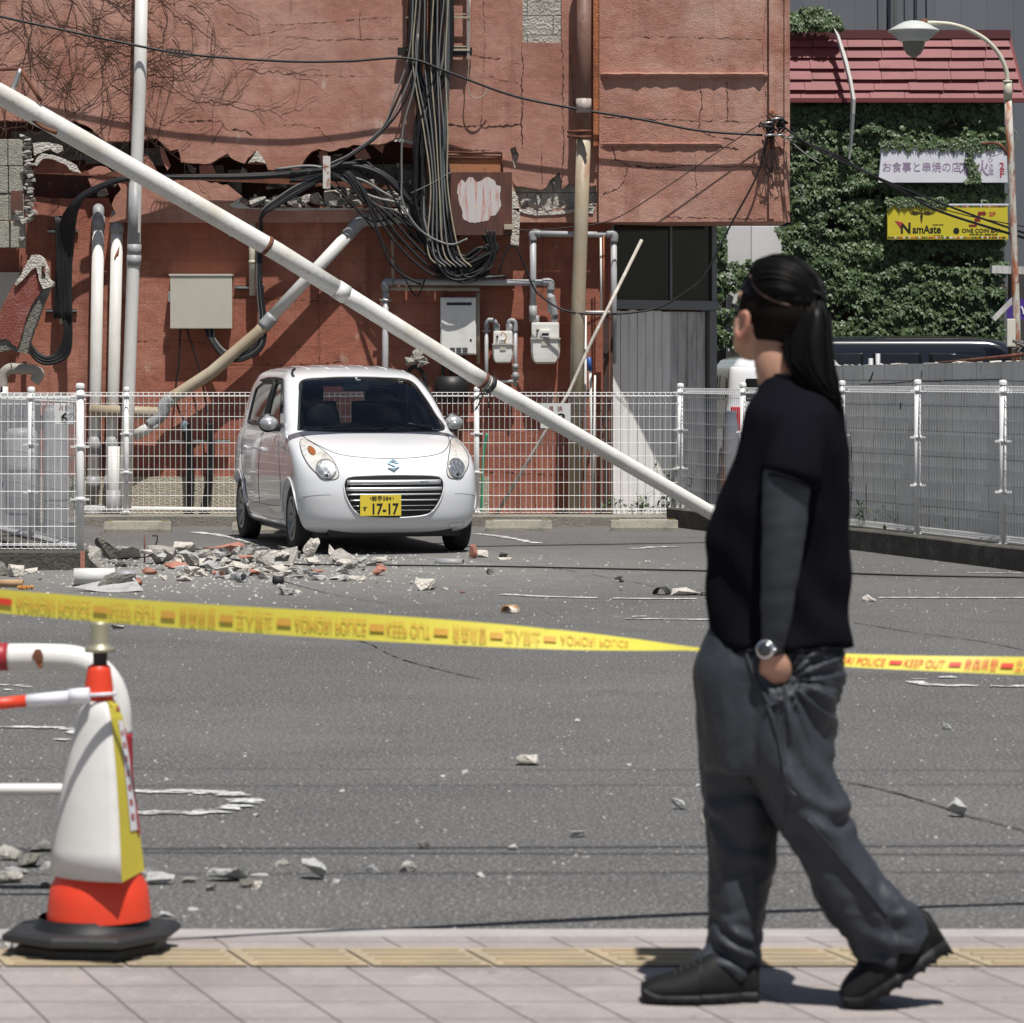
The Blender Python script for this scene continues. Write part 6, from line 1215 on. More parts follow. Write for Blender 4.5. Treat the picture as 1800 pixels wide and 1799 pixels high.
# ---------------------------------------------------------------- foreground: traffic cone, bar, guard pipe, tape, wires above
CR = mat('cone_red', (.72, .055, .02), .42, var=[(8, (.60, .045, .02), .5, .75), (50, (.5, .05, .03), .66, .8)])
CW = mat('cone_sheet', (.66, .65, .63), .45, var=[(6, (.58, .57, .54), .46, .7), (16, (.44, .42, .39), .62, .76), (60, (.30, .29, .27), .70, .76)], bump=(6, .18, .02))
YC = 8.50; sC = F/YC; CC = Vector((xw(162, YC), YC, 0))
def cr_(px): return px/sC
zc = lambda py: W(0, py, YC).z
t = thing('traffic_cone', 'red and white cone on a black base in the left foreground', 'cone', CC)
m = MB()
for sc_, z0, z1 in ((.176, .003, .040), (.210, .044, .070)):
    ring = lambda s_, z: [CC+Vector((s_*p[0], s_*p[1], z)) for p in [(cos(a)*(1.10 if k % 2 else 1.0), sin(a)*(1.10 if k % 2 else 1.0)) for k, a in enumerate([radians(-22+45*q/1) for q in range(8)])]]
    m.rings([ring(sc_*.97, z0), ring(sc_, z0+.006), ring(sc_*.99, z1-.008), ring(sc_*.93, z1)], False)
m.build('base', mat('conebase', (.020, .020, .021), .55, var=[(20, (.05, .048, .045), .6, .8)], bump=(80, .3, .004)), t)
m = MB(); prof = [(.155, .086), (.150, .097), (.139, .105), (.132, .112), (.130, .135), (.126, .17), (.032, zc(1175)), (.028, zc(1170)), (.0, zc(1169))]
m.lathe([(cr_(104), .066), (cr_(99), .078), (cr_(95), .088), (cr_(93), .096)], CC, 40); m.build('black_collar', MT['black'], t)
m = MB(); m.lathe([(cr_(92), .090), (cr_(89), .13), (cr_(85), zc(1556)), (cr_(70), zc(1528)), (cr_(31), zc(1255)), (cr_(26), zc(1234)), (cr_(24), zc(1200)), (cr_(21), zc(1180)), (cr_(19.5), zc(1172)), (cr_(14), zc(1168)), (0, zc(1168))], CC+Vector((.017, 0, 0)), 48); m.build('body', CR, t)
# printed sheet wrapped loosely round the cone: rounded at left, a fold at right, yellow panel on the far side
def ring2(y, xl, xf, xr, dep, yf=0):
    A = W(xl, y, YC); Fp = W(xf, y+yf, YC-dep); B = W(xr, y-4 if y > 1500 else y, YC+.01); out = []
    c0 = Vector((A.x, YC, A.z))
    for k in range(9): s_ = k/8; a = A.lerp(Fp, s_); a.y = YC-dep*sin(s_*pi/2)**.8; a.x = A.x+(Fp.x-A.x)*(1-cos(s_*pi/2))**.75; out.append(a)
    for k in range(1, 6): out.append(Fp.lerp(B, k/5))
    bk = [Vector((B.x+(A.x-B.x)*k/6, YC+dep*sin(pi*k/6), (A.z+B.z)/2)) for k in range(1, 6)]
    return out+bk
rr = [ring2(y, xl, xf, xr, d, yf) for y, xl, xf, xr, d, yf in [(1534, 86, 214, 254, .150, 18), (1490, 92, 212, 249, .140, 10), (1430, 101, 209, 242, .126, 4), (1370, 111, 205, 234, .112, 0), (1310, 124, 200, 226, .095, 0), (1262, 136, 195, 216, .078, 0), (1240, 144, 190, 208, .066, 0), (1233, 150, 187, 203, .056, 0)]]
m = MB(); m.rings([r[:9] for r in []] or [rr[0], rr[0]], True, False) if False else None
n_ = len(rr[0])
vs = [p for r in rr for p in r]; fw = []; fy = []
for i in range(len(rr)-1):
    for k in range(n_):
        f_ = (i*n_+k, i*n_+(k+1) % n_, (i+1)*n_+(k+1) % n_, (i+1)*n_+k)
        (fy if 8 <= k < 13 else fw).append(f_)
for f_ in (fw,): m.add(vs, f_, True)
def solid(o, th=.003):
    md = o.modifiers.new('s', 'SOLIDIFY'); md.thickness = th; dg = bpy.context.evaluated_depsgraph_get(); me = bpy.data.meshes.new_from_object(o.evaluated_get(dg)); o.modifiers.clear(); o.data = me; return o
sh = solid(m.build('white_sheet', CW, t)); m = MB(); m.add(vs, fy, False); yp = solid(m.build('yellow_panel', mat('cy', (.62, .52, .05), .45, var=[(9, (.55, .46, .05), .5, .75)]), sh))
def onpanel(u, v):     # u 0..1 across, v 0..1 up
    i = min(int(v*7), 6); f_ = v*7-i; a = rr[i][8].lerp(rr[i+1][8], f_); b = rr[i][13].lerp(rr[i+1][13], f_); return a.lerp(b, u)+Vector((.002, -.003, 0))
m = MB()
def pq(m, u0, u1, v0, v1, n=6):
    for k in range(n):
        a, b = v0+(v1-v0)*k/n, v0+(v1-v0)*(k+1)/n; m.add([onpanel(u0, a), onpanel(u1, a), onpanel(u1, b), onpanel(u0, b)], [(0, 1, 2, 3)])
pq(m, .52, .88, .22, .70); m.build('white_text_box', MT['signwhite'], yp, recalc=False)
m = MB(); pq(m, .86, .99, .2, .66); 
for k in range(7):
    v = .26+k*.06; a, b = onpanel(.60, v), onpanel(.78, v+.03); m.add([onpanel(.62, v)-Vector((0, .002, 0)), onpanel(.78, v)-Vector((0, .002, 0)), onpanel(.78, v+.028)-Vector((0, .002, 0)), onpanel(.62, v+.028)-Vector((0, .002, 0))], [(0, 1, 2, 3)])
m.add([onpanel(.55, .80), onpanel(.95, .80), onpanel(.95, .88)], [(0, 1, 2)]); m.build('red_print', mat('dred', (.35, .04, .03), .5), yp, recalc=False)
m = MB(); c = CC+Vector((cr_(14), 0, 0)); BR = mat('brass', (.36, .34, .25), .45, .5, var=[(18, (.5, .48, .38), .55, .75)])
m.lathe([(0, zc(1092)), (cr_(16), zc(1093)), (cr_(17.5), zc(1098)), (cr_(17), zc(1130)), (cr_(20), zc(1137)), (cr_(27), zc(1139)), (cr_(27), zc(1146)), (0, zc(1147))], c, 24); m.build('lamp_socket', BR, t)
m = MB(); m.lathe([(cr_(13), zc(1146)), (cr_(12.5), zc(1172))], c, 16); m.build('neck', MT['black'], t)
# cone bar
t = thing('cone_bar', 'thin red and white plastic bar hooked on the cone, running off left', 'barrier bar', W(0, 1237, YC-.06))
bp_ = lambda x: W(x, 1237-(x/145.)*14 if x < 150 else 1223-(x-150)*.06, YC-.06)
for nm, a, b, r, mt in [('red_band', -300, -140, 10.5, CR), ('white_band', -140, -60, 10.5, MT['signwhite']), ('red_band', -60, 47, 10.5, CR), ('white_band', 47, 122, 11, MT['signwhite']), ('end_sleeve', 122, 158, 13.5, MT['signwhite'])]:
    m = MB(); m.tube([bp_(a), bp_((a+b)/2), bp_(b)], cr_(r), 16); m.build(nm, mt, t)
m = MB(); m.tube([bp_(156), bp_(198)], cr_(3.2), 8); m.tube(spline([CC+Vector((.017+cr_(29)*cos(a), cr_(29)*sin(a), zc(1219))) for a in [q*pi/8 for q in range(17)]], 2), cr_(3), 6); m.build('hook_ring', MT['signwhite'], t)
# bent guard pipe behind the cone
YG = 9.35; g_ = lambda x, y: W(x, y, YG); gr_ = lambda p: p*YG/F
GW = mat('guard_white', (.70, .69, .66), .4, var=[(5, (.62, .60, .56), .5, .75), (40, (.40, .28, .16), .72, .8)]); GRD = mat('guard_red', (.34, .022, .032), .45)
t = thing('guard_pipe', 'thick bent red and white guard rail behind the cone at left', 'guard rail', Vector((xw(208, YG), YG, 0)))
def gt(nm, pts, r, mt): m = MB(); m.tube(spline([g_(*p) for p in pts], 8), gr_(r), 24); m.build(nm, mt, t)
gt('red_section', [(-300, 1155), (-100, 1155), (15, 1155)], 24.4, GRD); gt('white_section', [(14, 1155), (70, 1155), (128, 1158), (165, 1172), (192, 1200), (206, 1240), (209, 1291)], 23.4, GW); gt('red_section', [(209, 1290), (210, 1340), (211, 1424)], 24, GRD); gt('white_section', [(211, 1423), (213, 1500), (215, 1600)], 23.4, GW)
m = MB(); m.tube([g_(-300, 1388), g_(60, 1388), g_(205, 1388)], gr_(10.5), 14); m.build('lower_rail', GW, t)
m = MB(); m.prism([W(66+9*cos(a)*(1+.2*sin(3*a)), 1152+12*sin(a)*(1+.15*cos(2*a)), YG-.042) for a in [q*pi/8 for q in range(16)]], .012); m.build('rust_spot', MT['rust'], t)
m = MB(); m.prism([W(62, 1162, YG-.0405), W(74, 1162, YG-.0405), W(72, 1176, YG-.036), W(67, 1174, YG-.036)], .012); m.build('rust_streak', MT['rust_orange'], t)
# police tape: one long ribbon with a twist, lettering on its face
TY = mat('tape_yellow', (.60, .535, .07), .4, var=[(3, (.54, .48, .06), .5, .75)])
tape = [(-350, 1019, 42, 8.05, 0), (0, 1057, 42, 8.2, 0), (300, 1081, 45, 8.35, .0), (600, 1100, 47, 8.5, .005), (850, 1116, 42, 8.62, .015), (1000, 1126, 33, 8.7, .022), (1120, 1134, 20, 8.76, .028), (1235, 1142, 6, 8.82, .03), (1350, 1150, 10, 8.87, .028), (1490, 1161, 23, 8.92, .022), (1650, 1167, 27, 8.97, .018), (1800, 1171, 32, 9.02, .012), (2150, 1180, 36, 9.15, .01)]
def tpt(u, v, off=0.):       # u = column in the picture, v = -1 bottom .. 1 top
    ks = [a[0] for a in tape]; y, w, Y, tw = [mono(ks, [a[k] for a in tape], u) for k in (1, 2, 3, 4)]
    return W(u, y-v*w/2, Y+tw*v-off)
m = MB(); rr = []
for k in range(181):
    u = -350+2500*k/180; rr.append([tpt(u, -1), tpt(u, -.33), tpt(u, .33), tpt(u, 1), tpt(u, .33, -.0008), tpt(u, -.33, -.0008)])
m.rings(rr, False); tp = m.build('police_tape', TY); tag(tp, 'yellow police tape stretched across the picture and passing behind the person', 'tape')
TR1 = mat('tape_print_pale', (.56, .31, .05), .4); TR2 = mat('tape_print_red', (.60, .045, .02), .4)
def tprint(s, u0, u1, flip, mt):
    c = bpy.data.curves.new('t', 'FONT'); c.body = s; c.size = 1; o = bpy.data.objects.new('t', c); COL.objects.link(o); dg = bpy.context.evaluated_depsgraph_get(); me = bpy.data.meshes.new_from_object(o.evaluated_get(dg))
    x0, x1 = min(v.co.x for v in me.vertices), max(v.co.x for v in me.vertices); m = MB()
    m.add([tpt(u0+(u1-u0)*(v.co.x-x0)/(x1-x0)+(0 if flip else (v.co.y-.35)*6), (1 if not flip else -1)*(v.co.y-.36)*1.5, .006) for v in me.vertices], [tuple(p.vertices) for p in me.polygons], False)
    bpy.data.objects.remove(o); m.build('lettering', mt, tp, recalc=False)
def tblock(u0, u1, mt, sk=0):
    m = MB(); k = .27; m.add([tpt(u0, -k, .006), tpt(u1, -k, .006), tpt(u1+sk, k, .006), tpt(u0+sk, k, .006)], [(0, 1, 2, 3)], False); m.build('red_block', mt, tp, recalc=False)
for s_, a, b in [('AOMORI POLICE', 28, 160), ('KEEP OUT', 193, 275), ('青森県警', 315, 380), ('立入禁止', 415, 480), ('AOMORI POLICE', 518, 644), ('KEEP OUT', 680, 757), ('青森県警', 795, 856), ('立入禁止', 888, 950), ('AOMORI POLICE', 985, 1105), ('青森県警', -290, -225), ('立入禁止', -185, -110)]: tprint(s_, a, b, True, TR1)
for a, b in [(-60, 21), (164, 190), (283, 308), (386, 410), (487, 512), (650, 676), (763, 788), (862, 884), (956, 978)]: tblock(a, b, TR1 if a > 100 else TR2)
for s_, a, b in [('AOMORI POLICE', 1440, 1556), ('KEEP OUT', 1590, 1660), ('青森県警', 1695, 1754), ('立入禁止', 1785, 1840)]: tprint(s_, a, b, False, TR2)
for a, b in [(1562, 1584), (1667, 1688), (1758, 1780)]: tblock(a, b, TR2, 3)
# overhead lines, out of the frame, whose shadows cross the asphalt; a fallen wire on the ground
for i, (py, r, tilt, lab) in enumerate([(1506, .017, .006, 'nearest of the overhead lines high above the foreground'), (1514, .013, -.004, 'second overhead line above the foreground, close beside the nearest'), (1552, .010, .004, 'lowest overhead line above the pavement edge'), (1392, .007, .003, 'overhead line above the middle of the asphalt'), (1362, .006, -.004, 'farthest overhead line above the asphalt')]):
    h = 6.2; g = G(900, py); y = g.y-h*.343
    m = MB(); m.tube([Vector((x, y+tilt*x*4, h+.02*(x/10)**2)) for x in (-30, -10, 0, 10, 30)], r, 8); tag(m.build('overhead_line', MT['cable']), lab, 'cable', 'overhead lines')
m = MB(); m.tube(spline([G(*p, .012) for p in [(395, 984), (520, 992), (700, 994), (870, 996), (1060, 1000), (1250, 1004), (1420, 1006), (1600, 1012), (1830, 1016)]], 6), .007, 6); tag(m.build('fallen_wire', MT['cable']), 'thin black wire lying across the asphalt in front of the car', 'cable')
m = MB(); m.tube([G(-30, 1073, .01), G(70, 1076, .01)], .008, 6); tag(m.build('fallen_wire', MT['cable']), 'short end of black wire on the asphalt behind the tape at far left', 'cable')
# ---------------------------------------------------------------- rubble
RC = [MT['concrete'], MT['mortar'], MT['concrete_dark'], MT['redpaint'], mat('pale_grey_stone', (.42, .42, .41), .9, var=[(12, (.30, .30, .29), .5, .7)], bump=(50, 1, .02))]
def piece(name, label, px, py, w, h, mi, seed, d=None, n=13, group=None, tilt=None, lift=0):
    """px,py: foot of the piece in the photo; w,h its size in photo pixels"""
    rnd = random.Random(seed); g = G(px, py); k = g.y/F; n = 9 if w > 34 and py < 1050 else n; w *= k*(1.3 if py < 1050 and w > 30 else 1.12 if py < 1050 and w > 18 else 1); h *= k*(1.3 if py < 1050 and w > 18 else 1); d = d*k if d else w*rnd.uniform(.6, .95)
    rot = (Matrix.Rotation(tilt if tilt is not None else rnd.uniform(-.25, .25), 3, 'Y') @ Matrix.Rotation(rnd.uniform(-.3, .3), 3, 'X') @ Matrix.Rotation(rnd.uniform(-.5, .5), 3, 'Z'))
    m = MB(); chunk(m, g+Vector((0, 0, 0)), w, d, h, rnd, n, rot)
    zm = min(v.z for v in m.v); m.v = [v-Vector((0, 0, zm+.004-lift)) for v in m.v]
    bm = bmesh.new()                          # roughen: subdivide and push vertices about
    vv = [bm.verts.new(v) for v in m.v]; [bm.faces.new([vv[i] for i in f]) for f in m.f]
    if w > .05:
        bmesh.ops.subdivide_edges(bm, edges=bm.edges[:], cuts=2 if w > .12 else 1, use_grid_fill=True); bmesh.ops.triangulate(bm, faces=bm.faces[:])
        for v in bm.verts:
            v.co += noise.noise_vector(v.co*(14 if w > .15 else 30)+Vector((seed, 0, 0)))*min(w, h)*.13
            if v.co.z < .002: v.co.z = .002
    me = bpy.data.meshes.new(name); bm.normal_update(); o0 = Vector((g.x, g.y, 0))
    for v in bm.verts: v.co -= o0
    bm.to_mesh(me); bm.free(); me.materials.append(RC[mi]); o = bpy.data.objects.new(name, me); COL.objects.link(o); o.location = o0
    return tag(o, label, 'rubble', group)
GR = 'pieces of rubble from the broken wall'
big = [  # label, px, py, w, h, material, tilt
 ('large terracotta-faced slab leaning in the middle of the heap', 400, 985, 76, 36, 3, -.12), ('flat terracotta slab at the front of the heap, left of centre', 308, 1000, 42, 24, 3, .05),
 ('upright pale concrete block beside the left fence post', 165, 1000, 30, 46, 0, .05), ('long grey concrete arm slanting down right of the left fence post', 190, 992, 22, 62, 2, -.75),
 ('tan hollow block lying on its side at the back of the heap', 218, 985, 52, 30, 0, .03), ('dark underside fragment below the tan hollow block', 226, 996, 40, 16, 2, .1),
 ('grey concrete piece leaning right of the upright steel rod', 282, 992, 34, 44, 0, .75), ('rounded pale block at the back, left of the terracotta slab', 322, 973, 34, 22, 1, .0),
 ('pale flat-topped block right behind the flat terracotta slab', 348, 995, 56, 24, 0, .05), ('jagged tall grey fragment right of the large terracotta slab', 438, 990, 22, 34, 0, .2),
 ('long pale mortar lath in front of the large terracotta slab', 420, 1004, 44, 13, 1, .32), ('big ribbed brown-grey block in the middle right of the heap', 488, 1000, 58, 36, 0, -.25),
 ('dark hollow fragment behind the ribbed block', 510, 982, 34, 20, 2, .1), ('upright cream shard leaning left in front of the front wheel', 548, 984, 24, 44, 1, .55),
 ('small red and white lump standing near the cream shard', 587, 978, 22, 26, 1, .1), ('terracotta chip on top of the red and white lump', 594, 970, 10, 14, 3, .0), ('grey broken ring of hollow block right of the cream shard', 604, 992, 42, 24, 0, .0),
 ('pale chunk beneath the broken ring of block', 606, 994, 28, 10, 1, .0), ('dark grey plate lying at the left of the front row with white crust', 215, 1038, 62, 32, 2, .04), ('thin crumpled grey flake under the dark grey plate', 190, 1040, 90, 10, 4, .0),
 ('small dark triangle chip right of the dark grey plate', 243, 1030, 16, 16, 3, .3), ('pale rubble mound piece in front of the kerb at left', 112, 1002, 36, 16, 1, .1), ('low pale lump at the far left of the kerb', 54, 1008, 22, 9, 1, .0),
 ('dark wedge of debris at the left edge', 8, 1012, 40, 30, 2, .4), ('cream shard leaning on the dark wedge at the left edge', 32, 1014, 32, 18, 1, .25), ('cream triangle stone in front of the heap, left of centre', 324, 1022, 26, 12, 1, .0),
 ('terracotta triangle standing alone in front of the car', 668, 1012, 30, 26, 3, .1), ('terracotta wedge beside the front left wheel', 832, 982, 18, 28, 3, .05), ('crumbly pale lump behind the terracotta wedge near the wheel', 846, 980, 22, 16, 1, .0),
 ('pale oval stone in front of the bumper', 668, 990, 30, 11, 1, -.1), ('dark stone under the pale oval stone', 655, 993, 16, 8, 2, 0), ('tall tan lump of mortar alone on the asphalt', 744, 1038, 28, 26, 1, .05), ('grey half of the tan mortar lump', 760, 1037, 18, 20, 0, .0),
 ('small white stone right of the tan mortar lump', 782, 1038, 12, 7, 1, 0), ('brown-grey broken brick in front of the heap', 505, 1046, 28, 14, 0, .05), ('pale chip beside the brown-grey broken brick', 523, 1044, 12, 9, 1, 0),
 ('grey spiky stone right of the terracotta triangle', 862, 1010, 16, 12, 2, .1), ('flat pale flake chain in front of the heap, right of centre', 610, 1020, 56, 9, 1, .0), ('terracotta flake flat in the heap, right of centre', 558, 1006, 28, 9, 3, 0),
 ('pale block end showing at bottom of the ribbed block', 480, 1006, 40, 12, 1, .1), ('long pale stone alone on the bare asphalt in mid-lot', 928, 1345, 45, 19, 1, .02), ('grey angular stone at right near the person, mid-lot', 1680, 1437, 34, 32, 4, .5),
 ('grey stone left of the person at shin height', 1193, 1423, 30, 20, 4, .1), ('dark-sided stone half hidden by the trouser leg', 1240, 1450, 18, 26, 0, .1), ('small white stone at right, above the angular one', 1665, 1283, 20, 14, 4, 0),
 ('split pale stone near the middle foreground', 1018, 1472, 30, 15, 4, 0), ('grey cube-like stone in the middle foreground', 750, 1492, 30, 20, 0, .1), ('pale wedge stone right of the grey cube-like stone', 655, 1536, 30, 18, 4, .2),
 ('flat grey-brown stone in the foreground, left of the angular pile', 718, 1533, 26, 20, 0, .3), ('white flat stone in the foreground middle', 846, 1542, 26, 12, 4, 0), ('tilted grey angular slab of the foreground trio', 552, 1546, 50, 34, 4, .3),
 ('flat brown chip left of the grey angular slab', 494, 1520, 30, 10, 0, 0), ('wide white crumbled plate right of the cone', 402, 1548, 72, 20, 4, .05), ('dark stone in front of the white crumbled plate', 440, 1560, 40, 16, 2, .1), ('pale disc standing among the stones right of the cone', 452, 1566, 20, 22, 1, .5),
 ('big grey flake just right of the cone', 280, 1555, 56, 26, 4, .15), ('pale stone by the kerb, right of the cone base', 295, 1612, 32, 14, 4, 0), ('grey slab at the left edge of the foreground', 20, 1512, 60, 30, 0, .1), ('second grey slab at the left edge of the foreground', 52, 1524, 50, 24, 2, -.1),
 ('low grey slab left of the cone base', 18, 1552, 44, 26, 0, .0), ('white crumb between the cone and the left slabs', 82, 1528, 28, 16, 4, 0), ('white broken lump on the pavement left of the cone base', 14, 1672, 34, 22, 4, .1),
 ('cream crumpled stone pair left of the person', 1205, 1046, 46, 14, 1, 0), ('grey stone at the right end of the cream pair', 1238, 1047, 22, 9, 0, 0), ('dark upright chip in the middle distance', 1090, 1024, 14, 12, 2, .2), ('brown little stone below the dark upright chip', 1092, 1038, 10, 9, 0, 0),
 ('tan stone right of the person near the white line', 1527, 1058, 26, 15, 1, 0), ('small pale stone in mid-lot, left of the long stone', 817, 1361, 16, 10, 4, 0), ('small cream stone in the far middle of the lot', 1013, 1270, 12, 8, 1, 0),
 ('white stone close to the trouser leg', 1226, 1383, 10, 7, 4, 0), ('grey stone below the long pale stone', 900, 1495, 20, 12, 4, 0), ('pinkish stone on the pavement under the person', 1395, 1765, 12, 8, 1, 0), ('tiny red stone on the asphalt in front of the car', 813, 1043, 12, 6, 3, 0),
 ('grey chip beside the spiky stone', 885, 980, 14, 14, 2, .2), ('flat pale chip behind the spiky stone', 890, 984, 26, 4, 1, 0), ('grey flake beside the dark stone in front of the bumper', 636, 998, 16, 8, 0, 0), ('small grey stone left of the terracotta triangle', 640, 1003, 10, 6, 2, 0),
 ('flat white stone on the asphalt below the tape', 208, 1106, 28, 5, 4, 0), ('cream stone at mid-left of the lot', 600, 1392, 12, 7, 4, 0), ('pale stone right of the painted arc', 450, 1437, 14, 9, 4, 0), ('grey stone above the wide crumbled plate', 390, 1490, 14, 8, 0, 0)]
for i, (lab, px, py, w, h, mi, tl) in enumerate(big): piece('rubble_piece', lab, px, py, w, h, mi, 300+i, tilt=tl, group=GR)
for i, (lab, px, py, w, h, mi) in enumerate([('grey slab fragment left of the cone, behind the guard rail', 66, 1496, 46, 22, 0), ('pale flat shard at the far left below the lower rail', 30, 1536, 44, 12, 4), ('grey stone touching the left side of the cone', 78, 1560, 30, 16, 2),
 ('pale broken corner right of the cone at its waist', 262, 1538, 34, 18, 4), ('mid grey flake between the cone and the white plate', 330, 1552, 34, 13, 0), ('white narrow splinter on the plate of debris', 455, 1540, 36, 7, 4), ('brown stone among the debris right of the cone', 372, 1566, 22, 12, 0), ('small pale lump at the right of the angular slab', 590, 1552, 18, 10, 4),
 ('flat pale chip right of the cone near the kerb', 340, 1600, 22, 8, 4), ('grey chip on the asphalt edge right of the cone', 420, 1598, 14, 8, 0)]): piece('rubble_piece', lab, px, py, w, h, mi, 600+i, group=GR)
rnd = random.Random(77)
ZN = lambda px: 'beside the left fence post' if px < 215 else 'around the upright rusty rod' if px < 300 else 'below the large terracotta slab' if px < 440 else 'around the big ribbed block' if px < 530 else 'in front of the car'
CW_ = ['grey', 'cream', 'dark grey', 'terracotta', 'pale grey']
for i in range(120):                       # smaller lumps filling the heap
    px = rnd.gauss(400, 120); px = min(max(px, 165), 640); py = rnd.uniform(985, 1022); mi = rnd.choice([0, 0, 1, 1, 1, 3, 4, 4]); piece('rubble_lump', 'small '+CW_[mi]+' lump of the rubble heap '+ZN(px), px, py, rnd.uniform(9, 28), rnd.uniform(6, 17), mi, 900+i, n=9, lift=rnd.choice([0, 0, .04, .09])*(1 if py < 1005 and 180 < px < 560 else 0), group='small lumps of the rubble heap')
for i in range(60):                       # loose bits around the heap
    px = rnd.uniform(20, 1180); py = 985+abs(rnd.gauss(0, 26)); piece('concrete_chip', 'tiny chip of broken concrete scattered on the asphalt near the heap', px, py, rnd.uniform(4, 9), rnd.uniform(3, 6), rnd.choice([0, 1, 1, 4, 4, 2]), 1300+i, n=8, group='tiny chips scattered round the heap')
for i in range(90):
    px = rnd.uniform(240, 1780) if i % 3 else rnd.uniform(-10, 520); py = rnd.uniform(1330, 1625); piece('concrete_chip', 'tiny pale chip on the open asphalt of the foreground', px, py, rnd.uniform(5, 11), rnd.uniform(3, 7), rnd.choice([4, 4, 1, 0]), 1700+i, n=8, group='tiny chips on the foreground asphalt')
m = MB(); rnd = random.Random(31)
for i in range(2600):                     # grit
    if i < 1200: px, py = rnd.gauss(420, 190), 960+abs(rnd.gauss(0, 34))+rnd.uniform(0, 20)
    else: px, py = rnd.uniform(-20, 1820), 653+1/rnd.uniform(1/1000, 1/330)
    if py < 945: continue
    g = G(px, py); s_ = rnd.uniform(.004, .012)*(1.3 if i < 1200 else .75) if py < 1100 else rnd.uniform(.002, .006)
    a = rnd.uniform(0, 6.3); q = Vector((cos(a), sin(a), 0))*s_; r_ = Vector((-q.y, q.x, 0))
    m.cm = rnd.choice([0, 0, 1]); m.add([g+q, g+r_, g-q, g-r_, g+Vector((0, 0, s_*.9))], [(0, 1, 4), (1, 2, 4), (2, 3, 4), (3, 0, 4)], False)
tag(m.build('grit', [RC[4], MT['mortar']], origin=(0, 0, 0), recalc=False), 'fine pale grit strewn over the asphalt', 'grit', kind='stuff')
# pieces of pipe and odd things among the rubble
def pipebit(label, px, py, ln, r, ang, mt, mt2=None, half=False):
    g = G(px, py); k = g.y/F; L_ = ln*k/2; R_ = r*k; d = Vector((cos(ang), sin(ang), 0)); m = MB()
    a0, a1 = (0, pi) if half else (0, 2*pi); n = 16; vs = []; q = Vector((-d.y, d.x, 0))
    for e in (-1, 1):
        for rr_ in (R_, R_*.86):
            for i in range(n+1): a = a0+(a1-a0)*i/n; vs.append(g+d*L_*e+q*cos(a)*rr_+Vector((0, 0, sin(a)*rr_+(0 if half else R_)+.004)))
    w = n+1; fs = []
    for i in range(n): fs += [(i, i+1, 2*w+i+1, 2*w+i), (w+i, 3*w+i, 3*w+i+1, w+i+1), (i, w+i, w+i+1, i+1), (2*w+i, 2*w+i+1, 3*w+i+1, 3*w+i)]
    m.add(vs, fs, True); o = m.build('pipe_fragment', mt); return tag(o, label, 'pipe fragment')
pipebit('white broken drainpipe end lying in the front of the heap at left', 166, 1030, 72, 15, .12, MT['white_pipe']); pipebit('grey end of the broken drainpipe, at its right', 222, 1022, 34, 9, .1, MT['grey_joint'])
pipebit('black broken pipe stub in front of the heap, left one of two', 423, 1024, 18, 8, -.9, MT['grey_joint']); pipebit('black broken pipe stub in front of the heap, right one of two', 489, 1028, 18, 7, .3, MT['rubber'])
pipebit('curved grey pipe shell lying in front of the front left wheel', 790, 991, 50, 8, -.25, MT['grey_joint'], half=True); pipebit('curved glazed orange and white pot shard on the asphalt near the centre', 897, 1078, 24, 13, .9, mat('glaze', (.50, .26, .11), .3, var=[(20, (.66, .62, .55), .5, .55)]), half=True)
pipebit('black curved shell fragment left of the cream stones', 1163, 1046, 26, 13, 1.2, MT['rubber'], half=True); pipebit('tan cardboard-like tube lying at the left edge near the tape', 18, 1033, 46, 6.5, .0, mat('tan', (.42, .27, .15), .8), half=False)
m = MB(); rnd = random.Random(3); [chunk(m, G(44, 1037)+Vector((rnd.uniform(-.05, .05), 0, .015)), .04, .04, .03, rnd, 9) for _ in range(6)]; tag(m.build('orange_scrap', mat('orange_scrap', (.5, .22, .05), .7)), 'crumpled orange scrap beside the tan tube at the left edge', 'scrap')
m = MB(); g = G(254, 990); m.tube([g, g+Vector((0, 0, .21))], .006, 6); tag(m.build('steel_rod', MT['rust']), 'rusty rod standing upright out of the heap', 'rod')
m = MB(); m.tube(spline([G(238, 992)+Vector((0, 0, .05)), G(262, 992)+Vector((0, 0, .06)), G(272, 990)+Vector((0, 0, .12)), G(277, 988)+Vector((0, 0, .19)), G(268, 988)+Vector((0, 0, .2))], 5), .006, 6); tag(m.build('steel_rod', MT['black']), 'bent black rod curling over the heap right of the upright rod', 'rod')
m = MB(); g = G(182, 965); m.tube([g, g+Vector((-.02, 0, .14))], .006, 6); tag(m.build('steel_rod', MT['rust']), 'short rusty rod poking up beside the left fence post', 'rod')
# hanging and stacked masonry at the upper left, in front of the opening
YH = YA-.28
t = thing('hanging_block_stack', 'column of broken grey hollow blocks hanging at the left edge of the opening', 'masonry', W(25, 440, YH))
rnd = random.Random(14)
m = MB()
for c_, (x0, x1) in enumerate([(-40, 14), (15, 41)]):
    y = 245
    while y < 425: y2 = y+48; a = W(x0+rnd.uniform(-1, 1)+(y-245)*.02, y2-1.5, YH); b = W(x1-1+(y-245)*.02, y, YH); m.bbox((a.x, YH-rnd.uniform(0, .015), a.z), (b.x, YH+.12, b.z), .008); y = y2
m.build('blocks', mat('blockface', (.34, .33, .275), .95, var=[(5, (.24, .23, .19), .42, .68), (40, (.44, .43, .37), .55, .75)], bump=(60, .8, .015)), t)
m = MB()
for y in range(240, 392, 7):
    x = 46+(y-240)*.05; chunk(m, W(x+rnd.uniform(-3, 3), y, YH+.02), .075, .12, .05, rnd, 13)
